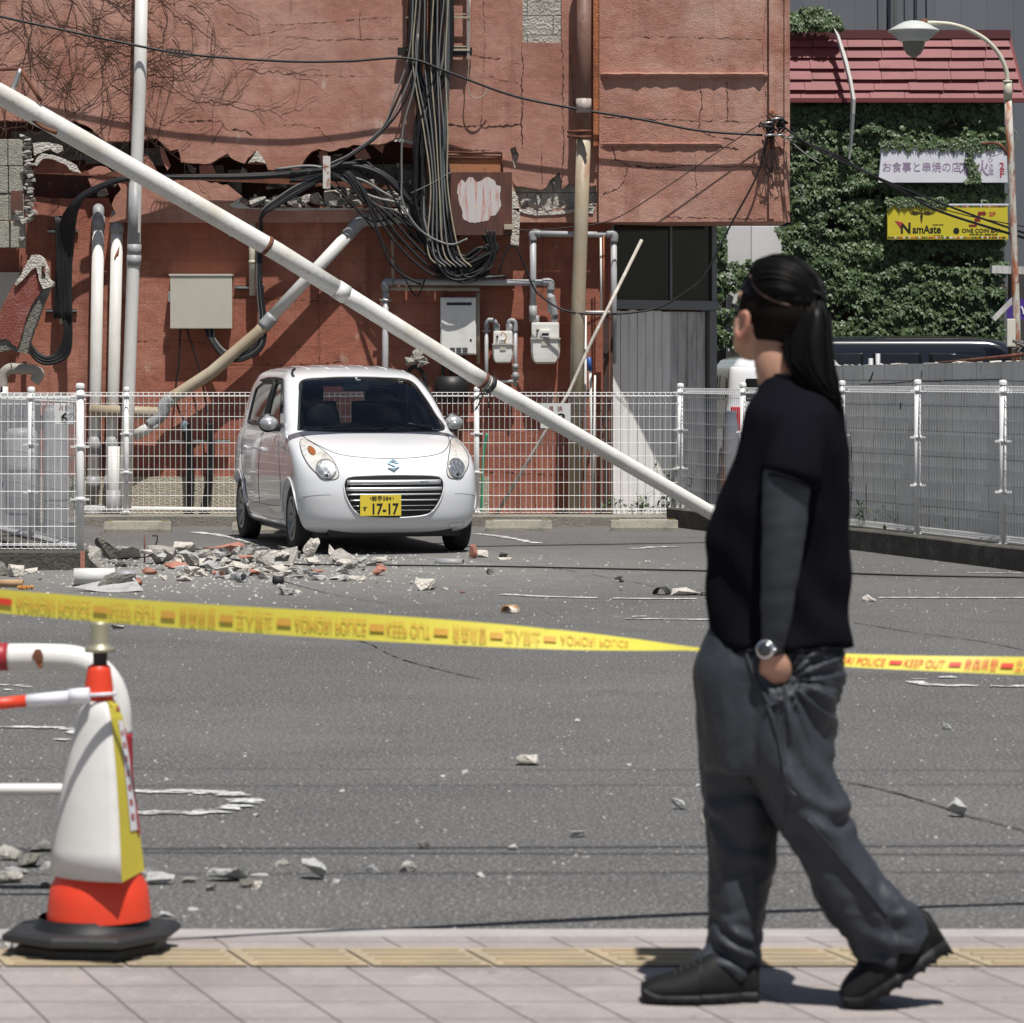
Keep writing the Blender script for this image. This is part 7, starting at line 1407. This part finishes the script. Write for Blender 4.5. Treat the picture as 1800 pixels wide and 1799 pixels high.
for y in (300, 375, 383, 390, 420): chunk(m, W(36+rnd.uniform(-5, 8), y, YH-.02), .11, .06, .06, rnd, 12)
m.build('broken_rim', MT['concrete'], t)
m = MB(); m.box(W(20, 336, YH-.002), W(40, 375, YH-.03)); m.build('open_cell', MT['cavity'], t)
for nm, lab, pts, mt, th in [('mortar_shelf', 'cream jagged mortar shelf right of the hanging block column', jag([(58, 252), (80, 250), (108, 256), (109, 264), (100, 270), (88, 262), (60, 274)], 1, 6, 1), MT['mortar'], .1),
                             ('curved_shard', 'arched shard of block with a pale broken rim, right of the hanging column', jag([(60, 290), (66, 276), (74, 270), (90, 272), (105, 276), (118, 282), (132, 290), (140, 304), (128, 302), (112, 288), (92, 280), (75, 279), (64, 292)], .8, 6, 2), MT['mortar'], .12),
                             ('render_flake', 'terracotta render flake hanging right of the arched shard', jag([(155, 300), (172, 292), (186, 294), (196, 302), (180, 307), (158, 307)], 1, 6, 3), MT['redpaint'], .04)]:
    m = MB(); m.prism([W(x, y, YH+.1) for x, y in pts], th); tag(m.build(nm, mt), lab, 'rubble')
m = MB(); m.prism([W(x, y, YH+.16) for x, y in [(60, 276), (75, 277), (95, 279), (112, 286), (126, 300), (130, 304), (60, 304)]], .03); tag(m.build('wall_fragment', MT['stucco2']), 'dark red fragment of wall below the arched shard', 'rubble')
YS2 = YA-.75
def slabpoly(pts, Y0, Y1): return [W(x, y, Y0+(Y1-Y0)*(y-450)/190.) for x, y in pts]
t = thing('hanging_slab', 'large tilted slab of terracotta-faced blockwork hanging before the wall at left', 'masonry', W(15, 625, YS2))
m = MB(); m.prism(slabpoly(jag([(-40, 570), (-5, 560), (8, 530), (24, 500), (38, 492), (56, 470), (62, 462), (66, 492), (74, 508), (60, 530), (46, 560), (36, 598), (30, 612), (12, 596), (-10, 598), (-40, 600)], 1, 9, 5), YS2, YS2+.05), .05); m.build('red_face', mat('slabred', (.24, .068, .05), .9, var=[(6, (.30, .12, .10), .45, .65), (40, (.35, .22, .2), .6, .72), (12, (.16, .04, .03), .6, .75)], bump=(60, 1, .012)), t)
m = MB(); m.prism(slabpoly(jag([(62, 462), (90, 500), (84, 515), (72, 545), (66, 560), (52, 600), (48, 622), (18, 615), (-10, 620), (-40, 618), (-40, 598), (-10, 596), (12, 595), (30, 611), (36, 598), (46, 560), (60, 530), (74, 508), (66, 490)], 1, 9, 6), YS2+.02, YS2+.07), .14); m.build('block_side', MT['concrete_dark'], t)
m = MB(); m.prism(slabpoly(jag([(26, 498), (38, 482), (46, 465), (55, 449), (66, 448), (76, 455), (83, 472), (84, 490), (93, 497), (92, 503), (76, 508), (68, 492), (64, 470), (54, 476), (40, 492), (28, 503)], .9, 6, 7), YS2-.015, YS2-.015), .16, [slabpoly([(73, 468), (80, 468), (80, 490), (72, 492)], YS2-.015, YS2-.015)]); m.build('broken_top', MT['mortar'], t)
m = MB(); m.tube([W(35, 440, YS2+.1), W(35, 492, YS2+.1)], .006, 6); m.build('rod', MT['rust'], t)
# dry vine over the upper wall: branching runners pressed on the render
t = thing('bare_vine', 'leafless brown vine spreading over the upper left of the wall', 'plant', W(150, 260, YA-.02))
rnd = random.Random(99)
m = MB(); cnt = [0]
def runner(x, y, a, L_, r, depth):
    n = int(L_/7); P = [(x, y)]; curl = rnd.uniform(-.05, .05)
    for i in range(n):
        a += curl+rnd.uniform(-.22, .22); x += cos(a)*7; y += sin(a)*7
        P.append((x, y))
        if depth < 3 and rnd.random() < (.10 if depth < 2 else .05): runner(x, y, a+rnd.choice([-1, 1])*rnd.uniform(.4, 1.2), L_*rnd.uniform(.25, .6), r*.7, depth+1)
        if x > 560 or y > 470: break
    if len(P) > 2: m.tube(spline([W(px, py, YA-.010-.012*rnd.random()) for px, py in P], 2), [r*(1-.6*i/(len(P)*2)) for i in range((len(P)-1)*2+1)], 4, False, False); cnt[0] += 1
for k in range(30):
    x = rnd.uniform(-40, 300); runner(x, rnd.uniform(150, 300) if k % 2 else rnd.uniform(-60, 60), (-pi/2+rnd.uniform(-.9, .9)) if k % 2 else (pi/2+rnd.uniform(-1.1, 1.1)), rnd.uniform(140, 380), rnd.uniform(.0026, .0052), 0)
for k in range(9): runner(rnd.uniform(300, 500), rnd.uniform(-20, 130), rnd.uniform(.2, 2.6), rnd.uniform(80, 260), rnd.uniform(.0025, .004), 1)
m.build('runners', MT['vine'], t)
t = thing('bare_vine', 'thin leafless vine climbing the lower wall between pipes and cabinet', 'plant', W(280, 690, YB-.02))
m = MB()
for k in range(16): runner(rnd.choice([rnd.uniform(120, 165), rnd.uniform(250, 300), rnd.uniform(255, 290)]), rnd.uniform(560, 700), -pi/2+rnd.uniform(-.6, .6), rnd.uniform(100, 260), rnd.uniform(.0025, .0045), 1)
m.v = [v+Vector((0, YB-YA, 0)) for v in m.v]; m.build('runners', MT['vine'], t)
# ---------------------------------------------------------------- the person walking past, seen from behind and the side
YQ = 7.85; sQ = F/YQ
Q_ = lambda px, py, dy=0.: Vector(((px-900)/sQ, YQ+dy, H-(py-HZ)/sQ))      # px on the person's own plane, dy metres away from the camera
pe = thing('person', 'person in black t-shirt walking left, long black hair tied back, hand in pocket', 'person', Q_(1380, 1761)*Vector((1, 1, 0)))
def ell(cx, cy, rx, ry, dy=0., n=28, tilt=0., rot=0., sq=2.0):
    """horizontal section: centre in px, half width rx in px, half depth ry in metres, tilt = slope of the ring"""
    c = Q_(cx, cy, dy); out = []; RX = rx/sQ
    for k in range(n):
        a = 2*pi*k/n; ca, sa = cos(a), sin(a); x = RX*abs(ca)**(2/sq)*(1 if ca > 0 else -1); y = ry*abs(sa)**(2/sq)*(1 if sa > 0 else -1)
        out.append(c+Vector((x*cos(rot)-y*sin(rot), x*sin(rot)+y*cos(rot), x*tilt)))
    return out
def loft(m, secs, smooth=5, **k):
    mxl = max(len(q) for q in secs); secs = [tuple(q)+(0,)*(mxl-len(q)) for q in secs]
    ks = list(range(len(secs))); rr = []; N = (len(secs)-1)*smooth
    for i in range(N+1):
        t_ = i/smooth; v = [mono(ks, [s_[j] for s_ in secs], t_) for j in range(len(secs[0]))]
        rr.append(ell(*v[:5], tilt=v[5] if len(v) > 5 else 0, rot=v[6] if len(v) > 6 else 0, **k))
    m.rings(rr)
SKIN = mat('skin', (.42, .235, .16), .5, var=[(8, (.37, .19, .125), .5, .75), (30, (.45, .26, .18), .6, .8)], bump=(160, .15, .002)); SKIN.node_tree.nodes['Principled BSDF'].inputs['Subsurface Weight'].default_value = .08
TEE = mat('tee', (.0058, .0060, .0088), .95, spec=.04, bump=(400, .25, .002)); SLEEVE = mat('arm_sleeve', (.027, .033, .039), .62, spec=.35, bump=(300, .2, .002)); TROU = mat('trousers', (.028, .033, .041), .6, spec=.4, var=[(2.5, (.020, .024, .031), .45, .7)], bump=(26, .35, .010), bump2=(350, .2, .002))
HAIR = mat('hair', (.0048, .0043, .004), .42, spec=.14); SHAVE = mat('shaved', (.014, .0105, .009), .9, spec=.06, var=[(30, (.008, .0065, .006), .45, .7)])
SHOE = mat('shoe', (.0065, .0065, .007), .65, spec=.25, bump=(260, .5, .003)); SOLE = mat('sole', (.008, .008, .009), .6, spec=.25)
# --- body: one continuous surface (head, neck, trunk, arms, hand, legs)
b = MB()
fd = Vector((-.62, .66, .30)).normalized(); up = Vector((.17, -.18, .97)); up = (up-fd*up.dot(fd)).normalized(); rt = fd.cross(up).normalized()   # gaze up to the left, away
HC = Q_(1366, 555, .02)
hp = lambda f, r, u: HC+fd*f+rt*r+up*u
def blob(m, c, rf, rr_, ru, n=20, pw=1.0):
    rings_ = []
    for i in range(1, 14):
        a = pi*i/14; rings_.append([c+up*ru*cos(a)+(fd*rf*cos(q)+rt*rr_*sin(q))*sin(a)**pw for q in [2*pi*k/n for k in range(n)]])
    m.rings(rings_)
blob(b, hp(-.002, 0, .022), .098, .079, .098); blob(b, hp(.030, 0, -.048), .064, .060, .068); blob(b, hp(.052, 0, -.092), .036, .038, .034)
blob(b, hp(.093, 0, -.030), .020, .015, .030); blob(b, hp(.088, 0, .022), .018, .050, .016); blob(b, hp(.085, 0, -.072), .012, .026, .013)      # nose, brow, lips
for s_ in (-1, 1): blob(b, hp(.048, s_*.046, -.040), .030, .022, .034)                                              # cheeks
for s_ in (-1, 1): b.tube([hp(.03, s_*.066, -.05), hp(.06, s_*.03, -.098)], [.022, .018], 12)                       # jaw
nb = [(HC+up*-.06+fd*-.02), Q_(1366, 640, .0), Q_(1378, 690, .0), Q_(1392, 740, 0)]
b.tube(spline(nb, 5), [.053+.0*i for i in range(16)], 20)
# ear, left side of the head = toward camera
EC = Q_(1303, 573, -.066)
# trunk inside the shirt, arms, legs
loft(b, [(1392, 700, 52, .06, 0), (1396, 740, 62, .11, 0), (1392, 800, 74, .130, 0), (1382, 900, 88, .110, 0), (1372, 1000, 96, .105, 0), (1366, 1100, 98, .105, 0), (1358, 1170, 96, .11, 0), (1348, 1240, 88, .11, 0)])
SH = Q_(1398, 775, -.130); EL_ = Q_(1364, 965, -.182); WR = Q_(1348, 1128, -.157)
b.tube(spline([SH, EL_.lerp(SH, .5), EL_, EL_.lerp(WR, .5), WR], 5), [.042-.0008*i for i in range(21)], 18)
b.tube(spline([Q_(1400, 765, .15), Q_(1340, 940, .18), Q_(1290, 1100, .15), Q_(1290, 1180, .10)], 5), [.050-.001*i for i in range(16)], 16)
b.tube(spline([Q_(1315, 1220, .07), Q_(1300, 1400, .06), Q_(1296, 1560, .05), Q_(1280, 1715, .04)], 5), [.075-.002*i for i in range(16)], 16)
b.tube(spline([Q_(1375, 1220, -.05), Q_(1420, 1420, -.06), Q_(1510, 1570, -.07), Q_(1592, 1680, -.07)], 5), [.075-.002*i for i in range(16)], 16)
# left hand: palm into the pocket, five fingers rooted in the palm
PM = Q_(1356, 1164, -.138)
b.tube(spline([WR, Q_(1350, 1145, -.150), PM, Q_(1362, 1186, -.108)], 4), [.026, .026, .027, .028, .030, .032, .034, .035, .036, .036, .035, .032, .028], 16)
for k, (dx, ln) in enumerate([(-19, 46), (-7, 54), (5, 52), (15, 42)]): b.tube(spline([Q_(1360+dx, 1172, -.122), Q_(1368+dx, 1176+ln*.5, -.098), Q_(1374+dx, 1178+ln, -.07)], 4), [.0115-.0003*i for i in range(9)], 10)
b.tube(spline([Q_(1342, 1152, -.150), Q_(1333, 1168, -.146), Q_(1334, 1184, -.120)], 4), [.0135-.0004*i for i in range(9)], 10)
bd = b.build('body', SKIN, pe, recalc=True); remesh(bd, .0075, 3)
em = MB()
for ring_c, w_, h_, th_ in ((0, .019, .034, .0075),):
    P = [EC+rt*0+Vector((.0, 0, 0))+fd*(-.001+.86*w_*cos(a)*(1.0 if cos(a) < 0 else .75))*-1+up*.86*h_*sin(a) for a in [radians(100-q*18.5) for q in range(-2, 14)]]
    em.tube(spline(P, 2), th_, 8)
em.tube(spline([EC+up*.020+fd*-.006, EC+up*.004+fd*-.012+Vector((0, -.002, 0)), EC+up*-.016+fd*-.002], 5), .0055, 8); em.tube([EC+up*-.034+fd*.004, EC+up*-.024+fd*.001], [.009, .008], 8)
em.rings([[EC+Vector((.003, d_, 0))+fd*w_*cos(q)+up*h_*sin(q) for q in [2*pi*k/14 for k in range(14)]] for d_, w_, h_ in ((.016, .016, .026), (.002, .017, .030), (-.001, .010, .02))])
eo = em.build('ear', mat('ear_skin', (.40, .18, .125), .5), pe); remesh(eo, .0035, 3)
# --- hair: shaved sides, a gathered top and a long tail
h = MB()
def cap(m, off, fn, n=36, mrows=22):
    rr = []
    for i in range(mrows+1):
        a = pi*i/mrows; ring = []
        for k in range(n):
            q = 2*pi*k/n; d = fd*.101*cos(q)*sin(a)+rt*.082*sin(q)*sin(a)+up*.101*cos(a); ring.append(HC+up*.022+fd*-.002+d*(1+off/.095))
        rr.append(ring)
    vs = [p for r in rr for p in r]; fs = []
    for i in range(mrows):
        for k in range(n):
            f_ = (i*n+k, i*n+(k+1) % n, (i+1)*n+(k+1) % n, (i+1)*n+k); c = sum((vs[j] for j in f_), Vector())/4-(HC+up*.022)
            if fn(c.dot(fd), c.dot(rt), c.dot(up)): fs.append(f_)
    m.add(vs, fs, True)
cap(h, .0015, lambda f, r, u: f < .058 and u > -.105 and not (f > .004 and u < -.040) and not (f > -.03 and u < -.075))
h.tube(spline([HC+up*-.045+fd*-.062, Q_(1388, 628, -.002), Q_(1396, 650, .0)], 5), [.040, .042, .044, .046, .046, .046, .045, .044, .043, .042, .040], 20)
sv = h.build('shaved_hair', SHAVE, pe)
h = MB()
cap(h, .007, lambda f, r, u: u > .022-.22*f*(1 if f < 0 else .3) and f < .074, 80, 40)
for i, v in enumerate(h.v):
    d = v-HC; az_ = atan2(d.dot(rt), d.dot(fd)+.12); h.v[i] = v+d.normalized()*(.0022*sin(az_*95)+.0016*sin(az_*41+d.dot(up)*60))
KN = Q_(1432, 535, -.035)                    # where it is tied
rnd = random.Random(12)
for k in range(330):                          # strands combed back to the knot
    q = rnd.uniform(-pi*.62, pi*.62); st = HC+up*.022+(fd*cos(q)*.088*(.9 if cos(q) > 0 else .7)+rt*sin(q)*.080+up*(.040+.03*cos(q)))*1.02
    hh_ = rnd.uniform(-.006, .004); hcu = HC+up*.022; sl2 = lambda t: (lambda d: hcu+d.normalized()*((1-t)*(st-hcu).length+t*(KN-hcu).length+.012*sin(pi*t)+hh_+.003))((st-hcu).lerp(KN-hcu, t)); P = [sl2(t/9) for t in range(10)]; h.tube(P, .0021, 4)
for k in range(26):                          # small knot roll
    a = rnd.uniform(0, 2*pi); c = KN+Vector((-.012, -.006, .004)); h.tube(spline([c+Vector((.030*cos(a+j*.5), .018*sin(j+k), .022*sin(a+j*.5))) for j in range(4)], 4), .0055, 5)
gh = h.build('gathered_hair', HAIR, sv)
hb = BVHTree.FromPolygons([v.co+parent_loc(gh) for v in gh.data.vertices]+[v.co+parent_loc(sv) for v in sv.data.vertices], [tuple(p.vertices) for p in gh.data.polygons]+[tuple(i+len(gh.data.vertices) for i in p.vertices) for p in sv.data.polygons])
def onhair(px, py):
    o = Vector((0, 0, H)); d = (Q_(px, py)-o).normalized(); r_ = hb.ray_cast(o, d)[0]; return (r_ if r_ is not None else Q_(px, py, -.08))-d*.001
m = MB(); m.tube([onhair(p.x, p.y) for p in spline([(1318, 484, 0), (1326, 504, 0), (1342, 519, 0), (1364, 530, 0), (1388, 537, 0)], 5)], [.0016+.0010*sin(pi*i/20) for i in range(21)], 6); m.build('hair_parting', mat('parting', (.14, .085, .065), .7), sv)
h = MB()
for k in range(520):
    o = Vector((rnd.gauss(0, .34), rnd.gauss(0, .34), 0)); o.x = max(-1, min(1, o.x)); o.y = max(-1, min(1, o.y))
    sec = [(1428, 530, 18, .018), (1425, 558, 36, .030), (1420, 600, 45, .036), (1422, 636, 46, .036), (1437, 668, 36, .030), (1453, 692, 22, .022), (1465+rnd.uniform(-3, 4), 705+rnd.uniform(-10, 6), 12, .012)]
    P = [Q_(cx+o.x*w_*1.0+(2*sin(k) if i > 2 else 0), cy+(rnd.uniform(-3, 3) if i else 0), -.045+o.y*d_-.012*i*.6) for i, (cx, cy, w_, d_) in enumerate(sec)]
    h.tube(spline(P, 4), [.0026]*17+[.0024-.0002*i for i in range(8)], 4, False)
rr = [ell(cx, cy, w_*.95, d_*.9, -.045-.007*i, 20) for i, (cx, cy, w_, d_) in enumerate([(1427, 534, 20, .018), (1426, 560, 34, .03), (1421, 600, 42, .036), (1423, 636, 43, .036), (1438, 668, 30, .028), (1453, 690, 18, .02)])]
h.rings(rr); h.build('ponytail', HAIR, sv)
# --- t-shirt: loft to the photographed outline plus the short sleeve, one surface
wr = lambda co, a, b_, c_, sc_, amp: amp*noise.noise(Vector((co.x*a, co.y*b_, co.z*c_))*sc_)
s_ = MB()
loft(s_, [(1391, 668, 48, .066, 0, -.18), (1393, 680, 58, .080, 0, -.12), (1398, 698, 74, .115, 0), (1397, 722, 88, .158, 0), (1396, 752, 92, .178, 0), (1394, 790, 98, .185, 0), (1384, 840, 107, .170, 0), (1374, 900, 118, .158, 0), (1370, 950, 124, .152, 0), (1370, 1000, 126, .150, 0), (1371, 1060, 125, .150, 0), (1372, 1110, 127, .152, 0, .02), (1373, 1134, 127, .155, 0, .03)])
s_.tube(spline([Q_(1408, 745, -.115), Q_(1398, 775, -.150), Q_(1386, 810, -.170), Q_(1378, 838, -.178)], 5), [.058+.0008*i for i in range(16)], 24)
s_.tube(spline([Q_(1404, 750, .11), Q_(1375, 800, .16), Q_(1352, 860, .17)], 5), [.060]*11, 20)
tee = s_.build('t_shirt', TEE, pe)
def teefn(co, n):
    f_ = wr(co, 1, 1, .45, 11, .010)+wr(co, 1, 1, .3, 26, .0035)+.006*(.5-abs(noise.noise(Vector((co.x*9-co.z*3, co.y*7, co.z*5+co.x*5)))))
    f_ += .006*sin((co.x*1.4+co.z*1.0)*34+3*noise.noise(co*5))*max(0, min(1, (1.25-co.z)*2.5))     # drape running down across the back
    return f_
remesh(tee, .0095, 3, teefn)
m = MB(); hm = ell(1373, 1137, 126, .155, 0, 40, tilt=.03); 
m.tube(hm+[hm[0]], .0035, 6, False); m.build('hem', TEE, tee)
m = MB(); nk = ell(1392, 666, 47, .064, 0, 30, tilt=-.20); m.tube(nk+[nk[0]], .006, 8, False); m.build('neck_band', TEE, tee)
m = MB(); cu = [Q_(1378+40*cos(a), 843+7*sin(a)+12*cos(a), -.178+.062*sin(a)) for a in [2*pi*k/28 for k in range(29)]]; m.tube(cu, .004, 6, False); m.build('sleeve_hem', TEE, tee)
# --- arm sleeve
m = MB(); P = spline([Q_(1374, 820, -.172), Q_(1370, 870, -.176), Q_(1367, 930, -.182), Q_(1362, 985, -.182), Q_(1357, 1040, -.175), Q_(1354, 1090, -.165), Q_(1349, 1126, -.157)], 5)
rad = [mono([0, 6, 12, 18, 24, 30], [.055, .053, .0475, .041, .034, .0275], i) for i in range(len(P))]
m.tube(P, rad, 28); sl_ = m.build('arm_sleeve', SLEEVE, pe); remesh(sl_, .006, 1, lambda co, n: wr(co, 1, 1, 2.2, 14, .0025))
# --- trousers
tr = MB()
loft(tr, [(1362, 1100, 112, .128, 0), (1358, 1140, 122, .142, 0), (1353, 1175, 130, .150, 0), (1350, 1210, 126, .150, 0), (1347, 1260, 118, .148, 0), (1343, 1310, 112, .14, 0), (1340, 1350, 104, .13, 0)], sq=2.2)
loft(tr, [(1308, 1190, 80, .10, .05), (1303, 1250, 72, .105, .06), (1302, 1330, 68, .105, .06), (1303, 1420, 62, .10, .055), (1305, 1500, 56, .09, .05), (1300, 1580, 52, .085, .045), (1293, 1640, 46, .080, .04), (1286, 1680, 48, .078, .035), (1276, 1706, 56, .074, .03), (1280, 1716, 52, .072, .03)], sq=2.1)
loft(tr, [(1376, 1200, 96, .12, -.05), (1378, 1270, 80, .12, -.055), (1392, 1350, 73, .118, -.06), (1416, 1420, 68, .112, -.065), (1443, 1475, 66, .105, -.07), (1478, 1530, 64, .098, -.07), (1517, 1580, 62, .09, -.07, .30), (1548, 1616, 60, .085, -.07, .45), (1568, 1642, 56, .080, -.07, .55), (1580, 1660, 52, .076, -.07, .6)], sq=2.1)
tw_ = tr.build('trousers', TROU, pe)
hand0 = Q_(1372, 1185, -.15); knee = Q_(1465, 1395, -.12); ank1 = Q_(1285, 1680, -.04); ank2 = Q_(1555, 1640, -.1); kn1 = Q_(1300, 1440, 0)
def trfn(co, n):
    d = co-hand0; r_ = sqrt(d.x*d.x+d.z*d.z)+.001; an = atan2(d.z, d.x); v = 0
    g_ = exp(-(r_/.16)**2)*min(1, r_/.03)
    if d.x > -.02 and n.y < .2: v += .009*g_*min(1, .25-n.y)*sin(an*17+2.0)+.004*g_*sin(an*41)          # folds radiating from the pocket hand
    for k_, am, rad_, sc_ in ((knee, .010, .10, 62), (ank1, .013, .075, 95), (ank2, .013, .075, 85), (kn1, .006, .12, 60)):
        e = co-k_; w_ = exp(-(e.length/rad_)**2); v += am*w_*sin(e.z*sc_+e.x*sc_*.55+5*noise.noise(co*9))
    e = co.x*.86+co.z*.5                                                       # long folds down the trailing leg
    if co.x > Q_(1370, 0).x and co.z < 1.0: v += .0065*sin(e*95+3*noise.noise(co*6))*min(1, (1.0-co.z)*3)
    q_ = Vector((co.x*11+co.z*3.0, co.y*8, co.z*4.2-co.x*1.2)); v += .0075*(.5-abs(noise.noise(q_)))*2*(.35+.65*min(1, max(0, (1.02-co.z)*2))); q2 = Vector((co.x*20, co.y*18, co.z*30)); v += .004*(.4-abs(noise.noise(q2)))*exp(-((co.z-.17)/.12)**2)*2
    return v+wr(co, 1.5, 1.5, .5, 9, .009)+wr(co, 1.4, 1.4, .6, 24, .0035)
remesh(tw_, .0062, 14, trfn)
m = MB()                                     # cargo pocket flap, seam and zip
pk = [(1330, 1205), (1345, 1228), (1352, 1262), (1362, 1282), (1400, 1262), (1384, 1238)]
dgp = bpy.context.evaluated_depsgraph_get(); tb = BVHTree.FromPolygons([v.co+parent_loc(tw_) for v in tw_.data.vertices], [tuple(p.vertices) for p in tw_.data.polygons])
def onleg(px, py, off=.004):
    o = Vector((0, 0, H)); d = (Q_(px, py)-o).normalized(); r_ = tb.ray_cast(o, d)[0]; return (r_ if r_ is not None else Q_(px, py, -.12))-d*off
def seam(m, pts, r): m.tube([onleg(*p) for p in [(q.x, q.y) for q in spline([(a, b_, 0) for a, b_ in pts], 6)]], r, 6)
seam(m, [(1312, 1150), (1322, 1180), (1334, 1205), (1346, 1226), (1352, 1240)], .0035); seam(m, [(1346, 1245), (1360, 1238), (1376, 1227)], .005); seam(m, [(1352, 1245), (1368, 1300), (1378, 1350), (1386, 1385), (1400, 1400)], .0035); seam(m, [(1420, 1440), (1470, 1500), (1520, 1560), (1560, 1612)], .003)
m.build('seams', TROU, tw_)
m = MB(); m.tube([onleg(1366, 1236, .006), onleg(1374, 1229, .006)], .003, 6); m.build('zip_pull', MT['steel'], tw_)
# --- wrist watch
t2 = MB(); wc = Q_(1345, 1133, -.157); t2.tube([wc+Vector((-.002, 0, .013)), wc+Vector((.003, 0, -.013))], .0305, 24); wt = t2.build('wrist_watch', MT['black'], pe)
m = MB(); nrm = Vector((-.42, -.9, .1)).normalized(); fc = wc+nrm*.031; Mx = nrm.to_track_quat('Z', 'Y').to_matrix()
m.lathe([(0, .006), (.016, .006), (.020, .0055), (.022, .003), (.022, -.004), (0, -.004)], fc, 28, M=Mx); m.tube([fc+Mx @ Vector((.022, 0, .003)), fc+Mx @ Vector((.027, 0, .003))], .004, 8); m.build('watch_case', CHROME, wt)
m = MB(); m.lathe([(0, .0072), (.0165, .0072), (.0165, .005), (0, .005)], fc, 24, M=Mx); m.build('watch_dial', mat('dial', (.03, .032, .035), .15, spec=.8), wt)
# --- shoes: upper on a scalloped sole
def shoe(toe, heel, width, roll, sgn, Yc, hs=1.0):
    """toe and heel: lowest points of the sole in px; built in its own length frame"""
    A = Q_(*toe, Yc); B = Q_(*heel, Yc); L_ = (B-A).length; u = (B-A).normalized(); v = Vector((0, 1, 0)); w = v.cross(u).normalized()
    if w.z < 0: w = -w
    P = lambda s, a, z: A+u*(s*L_)+v*a+w*z*hs
    wd = lambda s: width*(.55+.75*sin(pi*min(1, (s+.10)*1.05))**.7*(1 if s < .5 else .86))*.5 if s > 0.0 else width*.2
    sd_ = MB(); n = 85; rr = []
    for i in range(n+1):
        s = i/n; hw = wd(s)*(1 if 0 < i < n else .6); sp = .018*max(0, 1-s*6)**1.5; lump = .006*abs(sin(s*pi*8.5))**.6 if .1 < s < .97 else 0
        th_ = .026+.006*s
        rr.append([P(s, -hw*.92, sp+lump*1.3), P(s, -hw*1.04, sp+.010+lump*.5), P(s, -hw, sp+th_), P(s, hw, sp+th_), P(s, hw*1.04, sp+.010+lump*.5), P(s, hw*.92, sp+lump*1.3)])
    sd_.rings(rr, True)
    sole = sd_
    up_ = MB(); rr = []; top = [(0, .030), (.04, .050), (.12, .062), (.25, .072), (.38, .086), (.50, .103), (.60, .116), (.72, .120), (.85, .112), (.95, .102), (1.0, .085)]
    for i in range(n+1):
        s = i/n; hh = mono([a for a, _ in top], [b_ for _, b_ in top], s); hw = wd(s)*.97*(1 if 0 < i < n else .55); z0 = .022+.018*max(0, 1-s*6)**1.5
        rr.append([P(s, hw*cos(a), z0+(hh-z0)*max(0, sin(a))**.75) if sin(a) > 0 else P(s, hw*.98*cos(a), z0+.004*sin(a)) for a in [2*pi*k/24 for k in range(24)]])
    up_.rings(rr)
    o = up_.build('shoe', SHOE, pe); so_ = sole.build('sole', SOLE, o)
    m = MB()
    for k in range(5): s = .28+.055*k; hh = mono([a for a, _ in top], [b_ for _, b_ in top], s); m.tube(spline([P(s, -.022, hh-.004), P(s+.01, 0, hh+.004), P(s, .022, hh-.004)], 4), .0032, 6)
    m.build('laces', MT['black'], o)
    m = MB()          # dark gaps between the pods of the sole
    for k in range(9):
        s = .14+.095*k
        0 and m.rings([[P(s+.026*cos(q), -wd(s)*1.045+.0005, .014+.006*sin(q)) for q in [2*pi*j/10 for j in range(10)]], [P(s+.024*cos(q), -wd(s)*1.03+.012, .014+.006*sin(q)) for q in [2*pi*j/10 for j in range(10)]]])
    return o, P
s1, P1 = shoe((1126, 1762), (1333, 1764), .098, 0, 1, -.01)
s2, P2 = shoe((1490, 1772), (1668, 1664), .108, 0, 1, -.07, 1.22)
m = MB(); a, b_, c_ = P2(.45, -.049, .050), P2(.52, -.050, .075), P2(.50, -.050, .045); m.tube([a, b_, c_, P2(.57, -.049, .068)], .0035, 6); m.build('side_mark', mat('shoemark', (.16, .16, .16), .5), s2)
